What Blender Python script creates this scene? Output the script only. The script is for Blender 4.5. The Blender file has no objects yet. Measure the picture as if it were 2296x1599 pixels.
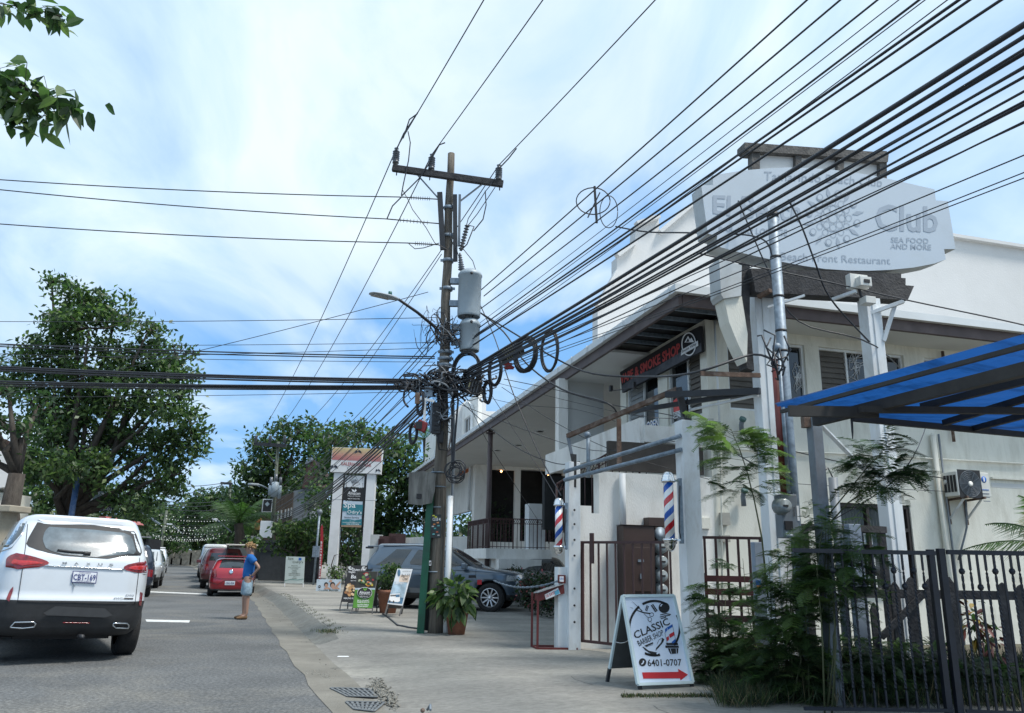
import bpy, bmesh, math, random
import numpy as np
from mathutils import Vector, Matrix
R = math.radians
random.seed(7); rng = np.random.default_rng(7)
scene = bpy.context.scene
# ------------------------------------------------ camera
CH = 1.5; FPX = 1718.0; PITCH = R(14.8); ROLL = R(1.16)
cf = Vector((0, math.cos(PITCH), math.sin(PITCH)))
_u0 = Vector((0, -math.sin(PITCH), math.cos(PITCH))); _r0 = Vector((1, 0, 0))
cr = _r0*math.cos(ROLL) + _u0*math.sin(ROLL)
cu = -_r0*math.sin(ROLL) + _u0*math.cos(ROLL)
CP = Vector((0, 0, CH))
cam = bpy.data.cameras.new('camera'); cam_o = bpy.data.objects.new('camera', cam); scene.collection.objects.link(cam_o)
M = Matrix((cr, cu, -cf)).transposed().to_4x4(); M.translation = CP
cam_o.matrix_world = M
cam.sensor_fit = 'HORIZONTAL'; cam.sensor_width = 36; cam.lens = 36*FPX/2296
cam.clip_start = 0.05; cam.clip_end = 3000
scene.camera = cam_o
# ------------------------------------------------ world and sun
SUN_EL = R(62); SUN_AZ = R(112)     # azimuth to the right of straight ahead: veiled sun high on the right
world = bpy.data.worlds.new('World'); scene.world = world; world.use_nodes = True
nt = world.node_tree; N = nt.nodes; Lk = nt.links; N.clear()
wo = N.new('ShaderNodeOutputWorld'); bg = N.new('ShaderNodeBackground'); bg.inputs['Strength'].default_value = 0.1
sky = N.new('ShaderNodeTexSky'); sky.sky_type = 'NISHITA'; sky.sun_disc = False
sky.sun_elevation = SUN_EL; sky.sun_rotation = SUN_AZ
tc = N.new('ShaderNodeTexCoord')
def ramp(nodes, pts, interp='LINEAR'):
    r_ = nodes.new('ShaderNodeValToRGB'); r_.color_ramp.interpolation = interp
    e = r_.color_ramp.elements
    while len(e) < len(pts): e.new(0.5)
    for k, (p, c) in enumerate(pts):
        e[k].position = p; e[k].color = (c, c, c, 1) if not hasattr(c, '__len__') else (*c, 1)
    return r_
sep = N.new('ShaderNodeSeparateXYZ'); Lk.new(tc.outputs['Generated'], sep.inputs[0])
# project directions on a cloud layer: (x/(z+.25), y/(z+.25))
zz = N.new('ShaderNodeMath'); zz.operation = 'ADD'; zz.inputs[1].default_value = 0.22; Lk.new(sep.outputs['Z'], zz.inputs[0])
zc = N.new('ShaderNodeMath'); zc.operation = 'MAXIMUM'; zc.inputs[1].default_value = 0.08; Lk.new(zz.outputs[0], zc.inputs[0])
dx = N.new('ShaderNodeMath'); dx.operation = 'DIVIDE'; Lk.new(sep.outputs['X'], dx.inputs[0]); Lk.new(zc.outputs[0], dx.inputs[1])
dy = N.new('ShaderNodeMath'); dy.operation = 'DIVIDE'; Lk.new(sep.outputs['Y'], dy.inputs[0]); Lk.new(zc.outputs[0], dy.inputs[1])
cmb = N.new('ShaderNodeCombineXYZ'); Lk.new(dx.outputs[0], cmb.inputs[0]); Lk.new(dy.outputs[0], cmb.inputs[1])
def noise(scale, detail, dist, off=(0,0,0), stretch=(1,1,1), rot=0):
    mp = N.new('ShaderNodeMapping'); mp.inputs['Location'].default_value = off; mp.inputs['Scale'].default_value = stretch
    mp.inputs['Rotation'].default_value = (0, 0, rot)
    Lk.new(cmb.outputs[0], mp.inputs['Vector'])
    n = N.new('ShaderNodeTexNoise'); n.inputs['Scale'].default_value = scale; n.inputs['Detail'].default_value = detail
    n.inputs['Roughness'].default_value = 0.55; n.inputs['Distortion'].default_value = dist
    Lk.new(mp.outputs[0], n.inputs['Vector']); return n
nA = noise(0.75, 4, 0.6, (1.3, 0.4, 0)); nB = noise(2.6, 9, 0.5, (3, 1, 2), (1, 0.5, 1), R(25))
addn = N.new('ShaderNodeMath'); addn.operation = 'MULTIPLY_ADD'; addn.inputs[1].default_value = 0.42
Lk.new(nB.outputs['Fac'], addn.inputs[0]); Lk.new(nA.outputs['Fac'], addn.inputs[2])
# coverage grows with height: bluer gaps low over the street
cov = ramp(N, [(0.0, 0.16), (0.06, 0.07), (0.13, 0.0), (0.24, 0.04), (0.36, 0.2), (0.8, 0.30)]); Lk.new(sep.outputs['Z'], cov.inputs[0])
addc = N.new('ShaderNodeMath'); addc.operation = 'ADD'; Lk.new(addn.outputs[0], addc.inputs[0]); Lk.new(cov.outputs[0], addc.inputs[1])
mask = ramp(N, [(0.68, 0.0), (0.80, 0.7), (0.95, 1.0)]); Lk.new(addc.outputs[0], mask.inputs[0])
nC = noise(2.3, 10, 0.5, (7, 2, 5), (1, 0.6, 1), R(25))
ccol = ramp(N, [(0.36, (3.6, 5.2, 7.4)), (0.49, (5.1, 6.6, 8.0)), (0.62, (6.6, 7.6, 8.2))]); Lk.new(nC.outputs['Fac'], ccol.inputs[0])
blue = N.new('ShaderNodeMix'); blue.data_type = 'RGBA'; blue.inputs['Factor'].default_value = 0.75
blue.inputs['B'].default_value = (1.7, 4.1, 7.8, 1); Lk.new(sky.outputs[0], blue.inputs['A'])
mix = N.new('ShaderNodeMix'); mix.data_type = 'RGBA'
Lk.new(mask.outputs[0], mix.inputs['Factor']); Lk.new(blue.outputs['Result'], mix.inputs['A']); Lk.new(ccol.outputs[0], mix.inputs['B'])
Lk.new(mix.outputs['Result'], bg.inputs['Color']); Lk.new(bg.outputs[0], wo.inputs['Surface'])
sl = bpy.data.lights.new('sun', 'SUN'); sl.energy = 3.0; sl.angle = R(14); sl.color = (1, 0.955, 0.88)
so = bpy.data.objects.new('sun', sl); scene.collection.objects.link(so)
sd = Vector((math.sin(SUN_AZ)*math.cos(SUN_EL), math.cos(SUN_AZ)*math.cos(SUN_EL), math.sin(SUN_EL)))
so.rotation_euler = sd.to_track_quat('Z', 'Y').to_euler(); so.location = (20, 20, 40)
scene.view_settings.view_transform = 'Standard'; scene.view_settings.look = 'None'
scene.view_settings.gamma = 1; scene.view_settings.exposure = 0.5
scene.render.engine = 'CYCLES'
# ------------------------------------------------ materials
MATS = {}
def mat(name, col, rough=0.8, var=0.15, scale=6.0, bump=0.0, bscale=40.0, metal=0.0, dirt=None, dirt_amt=0.0, dscale=1.5,
        emit=0, spec=0.5, stretch=(1,1,1), coat=0, trans=None, alpha=1):
    if name in MATS: return MATS[name]
    m = bpy.data.materials.new(name); m.use_nodes = True; MATS[name] = m
    t = m.node_tree; n = t.nodes; L = t.links
    b = n['Principled BSDF']; b.inputs['Roughness'].default_value = rough; b.inputs['Metallic'].default_value = metal
    b.inputs['Specular IOR Level'].default_value = spec; b.inputs['Coat Weight'].default_value = coat
    b.inputs['Coat Roughness'].default_value = 0.05
    co = n.new('ShaderNodeTexCoord'); mp = n.new('ShaderNodeMapping'); mp.inputs['Scale'].default_value = stretch
    L.new(co.outputs['Object'], mp.inputs[0])
    no = n.new('ShaderNodeTexNoise'); no.inputs['Scale'].default_value = scale; no.inputs['Detail'].default_value = 6
    no.inputs['Roughness'].default_value = 0.6; L.new(mp.outputs[0], no.inputs['Vector'])
    lo = tuple(c*(1-var) for c in col); hi = tuple(min(1, c*(1+var)) for c in col)
    cr_ = ramp(n, [(0.3, lo), (0.7, hi)]); L.new(no.outputs['Fac'], cr_.inputs[0]); out = cr_.outputs[0]
    if dirt:
        n2 = n.new('ShaderNodeTexNoise'); n2.inputs['Scale'].default_value = dscale; n2.inputs['Detail'].default_value = 9
        n2.inputs['Roughness'].default_value = 0.7; n2.inputs['Distortion'].default_value = 0.4; L.new(mp.outputs[0], n2.inputs['Vector'])
        r2 = ramp(n, [(0.48, 0.0), (0.72, dirt_amt)]); L.new(n2.outputs['Fac'], r2.inputs[0])
        mx = n.new('ShaderNodeMix'); mx.data_type = 'RGBA'; L.new(r2.outputs[0], mx.inputs['Factor'])
        L.new(out, mx.inputs['A']); mx.inputs['B'].default_value = (*dirt, 1); out = mx.outputs['Result']
    L.new(out, b.inputs['Base Color'])
    if bump:
        n3 = n.new('ShaderNodeTexNoise'); n3.inputs['Scale'].default_value = bscale; n3.inputs['Detail'].default_value = 5
        L.new(mp.outputs[0], n3.inputs['Vector'])
        bp = n.new('ShaderNodeBump'); bp.inputs['Strength'].default_value = bump; bp.inputs['Distance'].default_value = 0.02
        L.new(n3.outputs['Fac'], bp.inputs['Height']); L.new(bp.outputs[0], b.inputs['Normal'])
    if emit:
        b.inputs['Emission Color'].default_value = (*col, 1); b.inputs['Emission Strength'].default_value = emit
    if trans is not None or alpha < 1:
        o = n['Material Output']; t2 = n.new('ShaderNodeBsdfTranslucent' if alpha == 1 else 'ShaderNodeBsdfTransparent')
        if trans: t2.inputs['Color'].default_value = (*trans, 1)
        if trans and dirt:
            m5 = n.new('ShaderNodeMix'); m5.data_type = 'RGBA'; L.new(r2.outputs[0], m5.inputs['Factor']); m5.inputs['A'].default_value = (*trans, 1); m5.inputs['B'].default_value = (*(c*.15 for c in trans), 1); L.new(m5.outputs['Result'], t2.inputs['Color'])
        ms = n.new('ShaderNodeMixShader'); ms.inputs[0].default_value = 0.4 if alpha == 1 else 1-alpha
        L.new(b.outputs[0], ms.inputs[1]); L.new(t2.outputs[0], ms.inputs[2]); L.new(ms.outputs[0], o.inputs['Surface'])
    return m
white_wall = mat('white_stucco', (0.82, 0.81, 0.77), 0.9, 0.04, 2.2, 0.35, 60, dirt=(0.45, 0.42, 0.36), dirt_amt=0.6, dscale=1.6, stretch=(1.3, 1.3, 0.4))
cream_wall = mat('cream_stucco', (0.74, 0.73, 0.65), 0.9, 0.05, 2.0, 0.3, 60, dirt=(0.42, 0.40, 0.32), dirt_amt=0.6, dscale=1.7, stretch=(1.3, 1.3, 0.35))
far_white = mat('far_white', (0.66, 0.66, 0.65), 0.9, 0.03, 1.0, 0.2, 20, dirt=(0.5, 0.5, 0.48), dirt_amt=0.3, dscale=0.3)
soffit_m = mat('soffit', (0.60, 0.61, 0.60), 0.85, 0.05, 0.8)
fascia_w = mat('fascia_white', (0.68, 0.71, 0.72), 0.6, 0.05, 2)
brown_steel = mat('brown_steel', (0.085, 0.060, 0.058), 0.6, 0.2, 3, dirt=(0.2, 0.16, 0.14), dirt_amt=0.3)
white_paint = mat('white_painted_steel', (0.72, 0.75, 0.76), 0.5, 0.05, 4, 0.1, 20, dirt=(0.40, 0.36, 0.30), dirt_amt=0.65, dscale=2.6, stretch=(1, 1, 0.35))
galv = mat('galvanised_steel', (0.21, 0.26, 0.31), 0.55, 0.35, 14, metal=0.35)
grey_steel = mat('grey_steel', (0.17, 0.20, 0.23), 0.55, 0.2, 6, dirt=(0.1, 0.08, 0.07), dirt_amt=0.5)
dark_steel = mat('dark_steel', (0.025, 0.027, 0.032), 0.55, 0.3, 8)
rust = mat('rusty_steel', (0.115, 0.072, 0.052), 0.85, 0.4, 14, 0.3, 60, dirt=(0.34, 0.30, 0.26), dirt_amt=0.7, dscale=6)
rail_brown = mat('red_brown_rail', (0.060, 0.026, 0.024), 0.55, 0.2, 5)
glass = mat('dark_glass', (0.012, 0.015, 0.018), 0.04, 0.2, 1.0, spec=0.8)
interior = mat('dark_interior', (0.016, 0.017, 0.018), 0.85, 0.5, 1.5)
louvre_m = mat('window_blind', (0.115, 0.105, 0.092), 0.7, 0.2, 2)
louvre_l = mat('pale_blind', (0.26, 0.28, 0.29), 0.6, 0.2, 2)
cable_m = mat('black_cable', (0.022, 0.024, 0.030), 0.45, 0.3, 8)
wood_pole = mat('weathered_wood', (0.155, 0.135, 0.11), 0.9, 0.45, 7, 0.9, 35, dirt=(0.05, 0.045, 0.04), dirt_amt=0.75, dscale=5, stretch=(4, 4, 0.25))
dark_wood = mat('black_timber', (0.035, 0.035, 0.038), 0.85, 0.5, 8, 0.6, 30, dirt=(0.12, 0.11, 0.10), dirt_amt=0.4, stretch=(1, 1, 1))
old_timber = mat('weathered_timber', (0.09, 0.085, 0.08), 0.9, 0.5, 6, 0.6, 30, dirt=(0.25, 0.24, 0.22), dirt_amt=0.5, dscale=4)
tyre = mat('tyre_rubber', (0.018, 0.018, 0.019), 0.85, 0.25, 20, 0.3, 60)
rim_m = mat('alloy_rim', (0.55, 0.56, 0.58), 0.3, 0.08, 5, metal=0.7)
chrome = mat('chrome', (0.72, 0.74, 0.76), 0.12, 0.03, 5, metal=1.0)
plastic_b = mat('black_plastic', (0.022, 0.023, 0.025), 0.6, 0.2, 10)
plate_w = mat('plate_white', (0.72, 0.74, 0.78), 0.5, 0.03, 5)
plate_b = mat('plate_blue', (0.03, 0.04, 0.18), 0.5, 0.1, 5)
P_white = mat('paint_white', (0.78, 0.79, 0.8), 0.6, 0.03, 3)
P_black = mat('paint_black', (0.015, 0.015, 0.017), 0.6, 0.1, 3)
P_red = mat('paint_red', (0.50, 0.02, 0.03), 0.6, 0.1, 3)
P_blue = mat('paint_blue', (0.015, 0.11, 0.42), 0.6, 0.1, 3)
terracotta = mat('terracotta', (0.27, 0.12, 0.075), 0.85, 0.2, 8, 0.3, 30, dirt=(0.12, 0.09, 0.07), dirt_amt=0.5)
porcelain = mat('grey_porcelain', (0.11, 0.12, 0.135), 0.3, 0.2, 8)
green_steel = mat('green_steel', (0.006, 0.085, 0.045), 0.45, 0.25, 5, dirt=(0.02, 0.03, 0.03), dirt_amt=0.5)
bark = mat('bark', (0.055, 0.045, 0.037), 0.95, 0.4, 8, 0.9, 25, dirt=(0.13, 0.12, 0.10), dirt_amt=0.4, stretch=(2, 2, 0.5))
LEAF = [mat('leaf_dark', (0.030, 0.058, 0.026), 0.5, 0.35, 0.8, trans=(0.04, 0.10, 0.025)),
        mat('leaf_mid', (0.062, 0.108, 0.040), 0.45, 0.35, 0.8, trans=(0.09, 0.20, 0.045)),
        mat('leaf_light', (0.12, 0.18, 0.062), 0.45, 0.3, 0.8, trans=(0.18, 0.32, 0.07))]
# ------------------------------------------------ mesh builder and tagging
ALL = scene.collection
class MB:
    def __init__(s): s.v = []; s.f = []; s.m = []; s.mats = []; s.sm = []
    def mi(s, m):
        if m not in s.mats: s.mats.append(m)
        return s.mats.index(m)
    def add(s, vs, fs, m, smooth=False):
        k = len(s.v); s.v += [tuple(p) for p in vs]; i = s.mi(m)
        for f in fs: s.f.append(tuple(k+a for a in f)); s.m.append(i); s.sm.append(smooth)
        return s
    def box(s, c, size, m, ax=None, taper=1.0):
        """box centred at c; ax = (x,y,z) unit axes"""
        c = Vector(c); X, Y, Z = ax if ax else (Vector((1,0,0)), Vector((0,1,0)), Vector((0,0,1)))
        a, b, d = size[0]/2, size[1]/2, size[2]/2
        vs = []
        for k, (i, j) in [(k, ij) for k in (-1, 1) for ij in ((-1,-1),(1,-1),(1,1),(-1,1))]:
            t = taper if k > 0 else 1
            vs.append(c + X*(i*a*t) + Y*(j*b*t) + Z*(k*d))
        return s.add(vs, [(0,3,2,1),(4,5,6,7),(0,1,5,4),(1,2,6,5),(2,3,7,6),(3,0,4,7)], m)
    def beam(s, p, q, w, h, m, up=(0,0,1)):
        p = Vector(p); q = Vector(q); Z = (q-p); L = Z.length; Z = Z/L
        up = Vector(up)
        if abs(Z.dot(up)) > 0.98: up = Vector((0,1,0))
        X = Z.cross(up).normalized(); Y = X.cross(Z).normalized()
        return s.box((p+q)/2, (w, h, L), m, (X, Y, Z))
    def tube(s, pts, r, m, n=8, cap=True, smooth=True):
        pts = [Vector(p) for p in pts]; K = len(pts)
        rs = r if hasattr(r, '__len__') else [r]*K
        vs = []; prev = None
        for i, p in enumerate(pts):
            t = (pts[min(i+1, K-1)] - pts[max(i-1, 0)])
            if t.length < 1e-9: t = Vector((0,0,1))
            t.normalize()
            if prev is None:
                u = t.cross(Vector((0,0,1)))
                if u.length < 0.05: u = t.cross(Vector((1,0,0)))
            else:
                u = prev - t*prev.dot(t)
                if u.length < 1e-6: u = t.cross(Vector((1,0.2,0)))
            u.normalize(); prev = u; w = t.cross(u)
            for k in range(n):
                a = 2*math.pi*k/n; vs.append(p + (u*math.cos(a)+w*math.sin(a))*rs[i])
        fs = [(i*n+k, i*n+(k+1)%n, (i+1)*n+(k+1)%n, (i+1)*n+k) for i in range(K-1) for k in range(n)]
        s.add(vs, fs, m, smooth)
        if cap:
            b = len(s.v) - len(vs); i = s.mi(m)
            s.f.append(tuple(b+k for k in reversed(range(n)))); s.m.append(i); s.sm.append(False)
            s.f.append(tuple(b+(K-1)*n+k for k in range(n))); s.m.append(i); s.sm.append(False)
        return s
    def lathe(s, base, axis, prof, m, n=20, smooth=True, caps=True):
        """prof: list of (r, h) along axis from base"""
        A = Vector(axis).normalized(); u = A.cross(Vector((0.3,0.9,0.1))).normalized(); w = A.cross(u); base = Vector(base)
        vs = [base + A*h + (u*math.cos(2*math.pi*k/n)+w*math.sin(2*math.pi*k/n))*r for (r, h) in prof for k in range(n)]
        fs = [(i*n+k, i*n+(k+1)%n, (i+1)*n+(k+1)%n, (i+1)*n+k) for i in range(len(prof)-1) for k in range(n)]
        if caps: fs.append(tuple(reversed(range(n)))); fs.append(tuple((len(prof)-1)*n+k for k in range(n)))
        return s.add(vs, fs, m, smooth)
    def sphere(s, c, r, m, n=12, sc=(1,1,1)):
        c = Vector(c); vs = []; fs = []
        h = n//2
        for i in range(h+1):
            th = math.pi*i/h
            for k in range(n):
                a = 2*math.pi*k/n
                vs.append(c + Vector((math.sin(th)*math.cos(a)*sc[0], math.sin(th)*math.sin(a)*sc[1], math.cos(th)*sc[2]))*r)
        for i in range(h):
            for k in range(n): fs.append((i*n+k, (i+1)*n+k, (i+1)*n+(k+1)%n, i*n+(k+1)%n))
        return s.add(vs, fs, m, True)
    def poly(s, pts, m, thick=0.0, nrm=None):
        """flat polygon; thick>0 extrudes away along -nrm"""
        pts = [Vector(p) for p in pts]; n = len(pts)
        if not thick: return s.add(pts, [tuple(range(n))], m)
        nrm = Vector(nrm).normalized(); back = [p - nrm*thick for p in pts]
        fs = [tuple(range(n)), tuple(reversed(range(n, 2*n)))] + [(i, n+i, n+(i+1)%n, (i+1)%n) for i in range(n)]
        return s.add(pts+back, fs, m)
    def build(s, name, parent=None, loc=None, local=False, bevel=0.0):
        me = bpy.data.meshes.new(name)
        off = Vector((0,0,0))
        if not local:
            if parent is not None: off = Vector(base_of(parent))
            elif loc is not None: off = Vector(loc)
        me.from_pydata([tuple(Vector(p)-off) for p in s.v], [], s.f); me.update()
        for m in s.mats: me.materials.append(m)
        me.polygons.foreach_set('material_index', s.m); me.polygons.foreach_set('use_smooth', s.sm)
        o = bpy.data.objects.new(name, me); ALL.objects.link(o)
        if parent is not None: o.parent = parent; o['_b'] = list(off)
        elif loc is not None: o.location = loc; o['_b'] = list(loc)
        bmx = bmesh.new(); bmx.from_mesh(me); bmesh.ops.recalc_face_normals(bmx, faces=bmx.faces); bmx.to_mesh(me); bmx.free()
        if bevel:
            b = o.modifiers.new('bevel', 'BEVEL'); b.width = bevel; b.segments = 2; b.limit_method = 'ANGLE'
        return o
def base_of(o): return o['_b'] if '_b' in o else (0, 0, 0)
def tag(o, label=None, cat=None, group=None, kind=None):
    if label: o['label'] = label
    if cat: o['category'] = cat
    if group: o['group'] = group
    if kind: o['kind'] = kind
    return o
def thing(name, loc, label, cat, group=None, yaw=0.0):
    o = bpy.data.objects.new(name, None); ALL.objects.link(o); o.location = loc; o['_b'] = list(loc)
    o.empty_display_size = 0.2
    if yaw: o.rotation_euler = (0, 0, yaw)
    return tag(o, label, cat, group)
# ------------------------------------------------ measuring: a pixel of the photo (2296 wide) to a point in the place
def ray(a, b): return cf + cr*((a-1148)/FPX) + cu*((799.5-b)/FPX)
def atY(a, b, y): d = ray(a, b); return CP + d*(y/d.y)
def atZ(a, b, z): d = ray(a, b); return CP + d*((z-CH)/d.z)
class Plane:
    def __init__(s, o, ang=0.0, lean=0.0):
        """vertical plane through o, its right direction turned ang (deg) from +X; lean (deg) tips the top away"""
        s.o = Vector(o); a = R(ang); s.X = Vector((math.cos(a), math.sin(a), 0))
        back = Vector((-math.sin(a), math.cos(a), 0)); l = R(lean)
        s.Z = Vector((0,0,1))*math.cos(l) + back*math.sin(l); s.n = s.X.cross(s.Z)   # towards the viewer
    def at(s, x, z, off=0.0): return s.o + s.X*x + s.Z*z + s.n*off
    def hit(s, a, b, off=0.0):
        d = ray(a, b); o = s.o + s.n*off; t = (o-CP).dot(s.n)/d.dot(s.n); return CP + d*t
    def loc(s, a, b):
        p = s.hit(a, b) - s.o; return p.dot(s.X), p.dot(s.Z)
    def axes(s): return (s.X, -s.n, s.Z)
    def box(s, mb, x0, x1, z0, z1, o0, o1, m):
        mb.box(s.at((x0+x1)/2, (z0+z1)/2, (o0+o1)/2), (abs(x1-x0), abs(o1-o0), abs(z1-z0)), m, s.axes())
    def pbox(s, mb, a0, b0, a1, b1, o0, o1, m):
        x0, z1 = s.loc(a0, b0); x1, z0 = s.loc(a1, b1)
        s.box(mb, x0, x1, z0, z1, o0, o1, m)
_tc = {}
def _text(st, bold, shear):
    k = (st, bold, shear)
    if k in _tc: return _tc[k]
    c = bpy.data.curves.new('t', 'FONT'); c.body = st; c.offset = bold*0.4; c.shear = shear; c.resolution_u = 2; c.space_character = 1.0
    o = bpy.data.objects.new('t', c); ALL.objects.link(o)
    dg = bpy.context.evaluated_depsgraph_get(); me = bpy.data.meshes.new_from_object(o.evaluated_get(dg))
    vs = [tuple(v.co) for v in me.vertices]; fs = [tuple(p.vertices) for p in me.polygons]
    bpy.data.objects.remove(o); bpy.data.meshes.remove(me)
    xs = [v[0] for v in vs]; ys = [v[1] for v in vs]; x0, x1, y0, y1 = min(xs), max(xs), min(ys), max(ys)
    vs = [((v[0]-x0)/(x1-x0), (v[1]-y0)/(y1-y0)) for v in vs]
    _tc[k] = (vs, fs); return _tc[k]
def qtext(mb, st, q, m, bold=0.0, shear=0.0, bend=0.0):
    """lettering stretched in the quad q = (lower left, lower right, upper right, upper left)"""
    vs, fs = _text(st, bold, shear); a, b, c, d = [Vector(p) for p in q]
    out = []
    for x, y in vs:
        p = (a*(1-x)+b*x)*(1-y) + (d*(1-x)+c*x)*y
        if bend: p = p + (d-a)*(bend*(1-(2*x-1)**2))
        out.append(p)
    mb.add(out, fs, m)
def ptext(mb, pl, st, box, m, off=0.006, bold=0.0, shear=0.0, bend=0.0):
    """box = (x0,z0,x1,z1) in plane coordinates"""
    x0, z0, x1, z1 = box
    qtext(mb, st, (pl.at(x0,z0,off), pl.at(x1,z0,off), pl.at(x1,z1,off), pl.at(x0,z1,off)), m, bold, shear, bend)
def pxtext(mb, pl, st, px, m, off=0.006, bold=0.0, shear=0.0, bend=0.0):
    """px = four photo pixels: lower left, lower right, upper right, upper left"""
    qtext(mb, st, [pl.hit(a, b, off) for a, b in px], m, bold, shear, bend)
def wall(mb, pl, x0, x1, z0, z1, holes, m, thick=0.2):
    xs = sorted({x0, x1, *[h[0] for h in holes], *[h[2] for h in holes]}); xs = [x for x in xs if x0 <= x <= x1]
    zs = sorted({z0, z1, *[h[1] for h in holes], *[h[3] for h in holes]}); zs = [z for z in zs if z0 <= z <= z1]
    for i in range(len(xs)-1):
        # merge cells in a column
        run = None
        for j in range(len(zs)-1):
            cx, cz = (xs[i]+xs[i+1])/2, (zs[j]+zs[j+1])/2
            solid = not any(h[0] < cx < h[2] and h[1] < cz < h[3] for h in holes)
            if solid: run = [zs[j] if run is None else run[0], zs[j+1]]
            if (not solid or j == len(zs)-2) and run:
                pl.box(mb, xs[i], xs[i+1], run[0], run[1], -thick, 0, m); run = None
def arc(c, r0, r1, a0, a1, n=24):
    return [(c[0]+r0*math.cos(R(a0+(a1-a0)*k/n)), c[1]+r1*math.sin(R(a0+(a1-a0)*k/n))) for k in range(n+1)]
def sag(p, q, s, n=14):
    p = Vector(p); q = Vector(q)
    return [p.lerp(q, k/n) - Vector((0, 0, 4*s*(k/n)*(1-k/n))) for k in range(n+1)]
SW = 0.15          # pavement height over the road
# ================================================ GROUND
asphalt = mat('asphalt', (0.108, 0.112, 0.114), 0.88, 0.22, 0.6, 0.5, 55, dirt=(0.20, 0.19, 0.165), dirt_amt=0.7, dscale=0.4)
concrete = mat('concrete', (0.215, 0.208, 0.19), 0.9, 0.22, 0.9, 0.35, 30, dirt=(0.33, 0.32, 0.28), dirt_amt=0.8, dscale=0.45, stretch=(0.55, 1.4, 1))
kerb_m = mat('kerb_concrete', (0.17, 0.17, 0.155), 0.92, 0.15, 2, 0.4, 30, dirt=(0.12, 0.11, 0.09), dirt_amt=0.7, dscale=1.2)
dirt_m = mat('dirt', (0.10, 0.085, 0.06), 0.95, 0.4, 3, 0.8, 20, dirt=(0.05, 0.07, 0.03), dirt_amt=0.8)
line_m = mat('road_paint', (0.62, 0.63, 0.62), 0.8, 0.08, 9, 0.4, 60, dirt=(0.25, 0.25, 0.25), dirt_amt=0.8, dscale=6)
# fine aggregate speckle for the asphalt and the worn concrete
for m_, sc_, amt in ((asphalt, 24, 0.24), (concrete, 18, 0.10), (kerb_m, 22, 0.1)):
    t = m_.node_tree; n = t.nodes; L = t.links; b = n['Principled BSDF']
    src = b.inputs['Base Color'].links[0].from_socket
    w = n.new('ShaderNodeTexNoise'); w.inputs['Scale'].default_value = sc_; w.inputs['Detail'].default_value = 3; w.inputs['Roughness'].default_value = 0.8
    co = [q for q in n if q.type == 'MAPPING'][0]; L.new(co.outputs[0], w.inputs['Vector'])
    r_ = ramp(n, [(0.36, 1-amt*1.6), (0.5, 1.0), (0.64, 1+amt*2.2)]); L.new(w.outputs['Fac'], r_.inputs[0])
    mx = n.new('ShaderNodeMix'); mx.data_type = 'RGBA'; mx.blend_type = 'MULTIPLY'; mx.inputs['Factor'].default_value = 1
    L.new(src, mx.inputs['A']); L.new(r_.outputs[0], mx.inputs['B']); L.new(mx.outputs['Result'], b.inputs['Base Color'])
    b.inputs['Specular IOR Level'].default_value = 0.3
g = MB(); g.add([(-900, -300, -0.08), (900, -300, -0.08), (900, 900, -0.08), (-900, 900, -0.08)], [(0,1,2,3)], dirt_m)
tag(g.build('ground'), kind='structure')
EDGE = [(5.5, -12), (1.2, 0), (-1.72, 8.19), (-3.51, 13.0), (-8.05, 25.65), (-11.0, 33), (-19.0, 51), (-36.8, 92), (-46, 110)]
def edge_pts(step=1.0):
    out = []
    for (x0, y0), (x1, y1) in zip(EDGE[:-1], EDGE[1:]):
        L = math.hypot(x1-x0, y1-y0); n = max(1, int(L/step))
        for k in range(n): out.append((x0+(x1-x0)*k/n, y0+(y1-y0)*k/n))
    out.append(EDGE[-1]); return out
EP = edge_pts(0.8)
def edge_n(i):
    a = EP[max(0, i-2)]; b = EP[min(len(EP)-1, i+2)]; v = Vector((b[0]-a[0], b[1]-a[1], 0)).normalized()
    return Vector((v.y, -v.x, 0))
def ss(x): x = max(0, min(1, x)); return x*x*(3-2*x)
g = MB(); vs = []; 
for i, (x, y) in enumerate(EP):
    nn = edge_n(i)
    for e in (-9.5, -6, -3, 0.05): vs.append(Vector((x, y, 0)) + nn*e)
fs = [(i*4+k, i*4+k+1, i*4+k+5, i*4+k+4) for i in range(len(EP)-1) for k in range(3)]
g.add(vs, fs, asphalt); tag(g.build('road'), kind='structure')
def swz(e, y):
    """height of the gutter, sloped kerb and pavement, e metres right of the asphalt edge"""
    k = ss((y-12.6)/2.2)
    kerb = SW*ss((e-0.55)/0.40); rampz = SW*ss((e-0.3)/2.6)
    return 0.006 + kerb*k + rampz*(1-k)
es = [0, 0.3, 0.55, 0.65, 0.75, 0.85, 0.95, 1.2, 1.7, 2.3, 3.0, 4.5]
kb = MB(); pv = MB(); vs = []; gut_m = mat('gutter_sand', (0.19, 0.18, 0.155), 0.95, 0.2, 1.5, 0.5, 40, dirt=(0.13,0.12,0.10), dirt_amt=0.7, dscale=1.4)
for i, (x, y) in enumerate(EP):
    nn = edge_n(i)
    for e in es:
        wob = 0.012*math.sin(i*1.7+e*9)*(0.3 < e < 1)
        vs.append(Vector((x, y, swz(e, y)+wob)) + nn*(e + (0.03*math.sin(i*2.3) if e == 0 else 0)))
n_ = len(es)
kf = [(i*n_+k, i*n_+k+1, (i+1)*n_+k+1, (i+1)*n_+k) for i in range(len(EP)-1) for k in range(6)]
pf = [(i*n_+k, i*n_+k+1, (i+1)*n_+k+1, (i+1)*n_+k) for i in range(len(EP)-1) for k in range(6, n_-1)]
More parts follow.
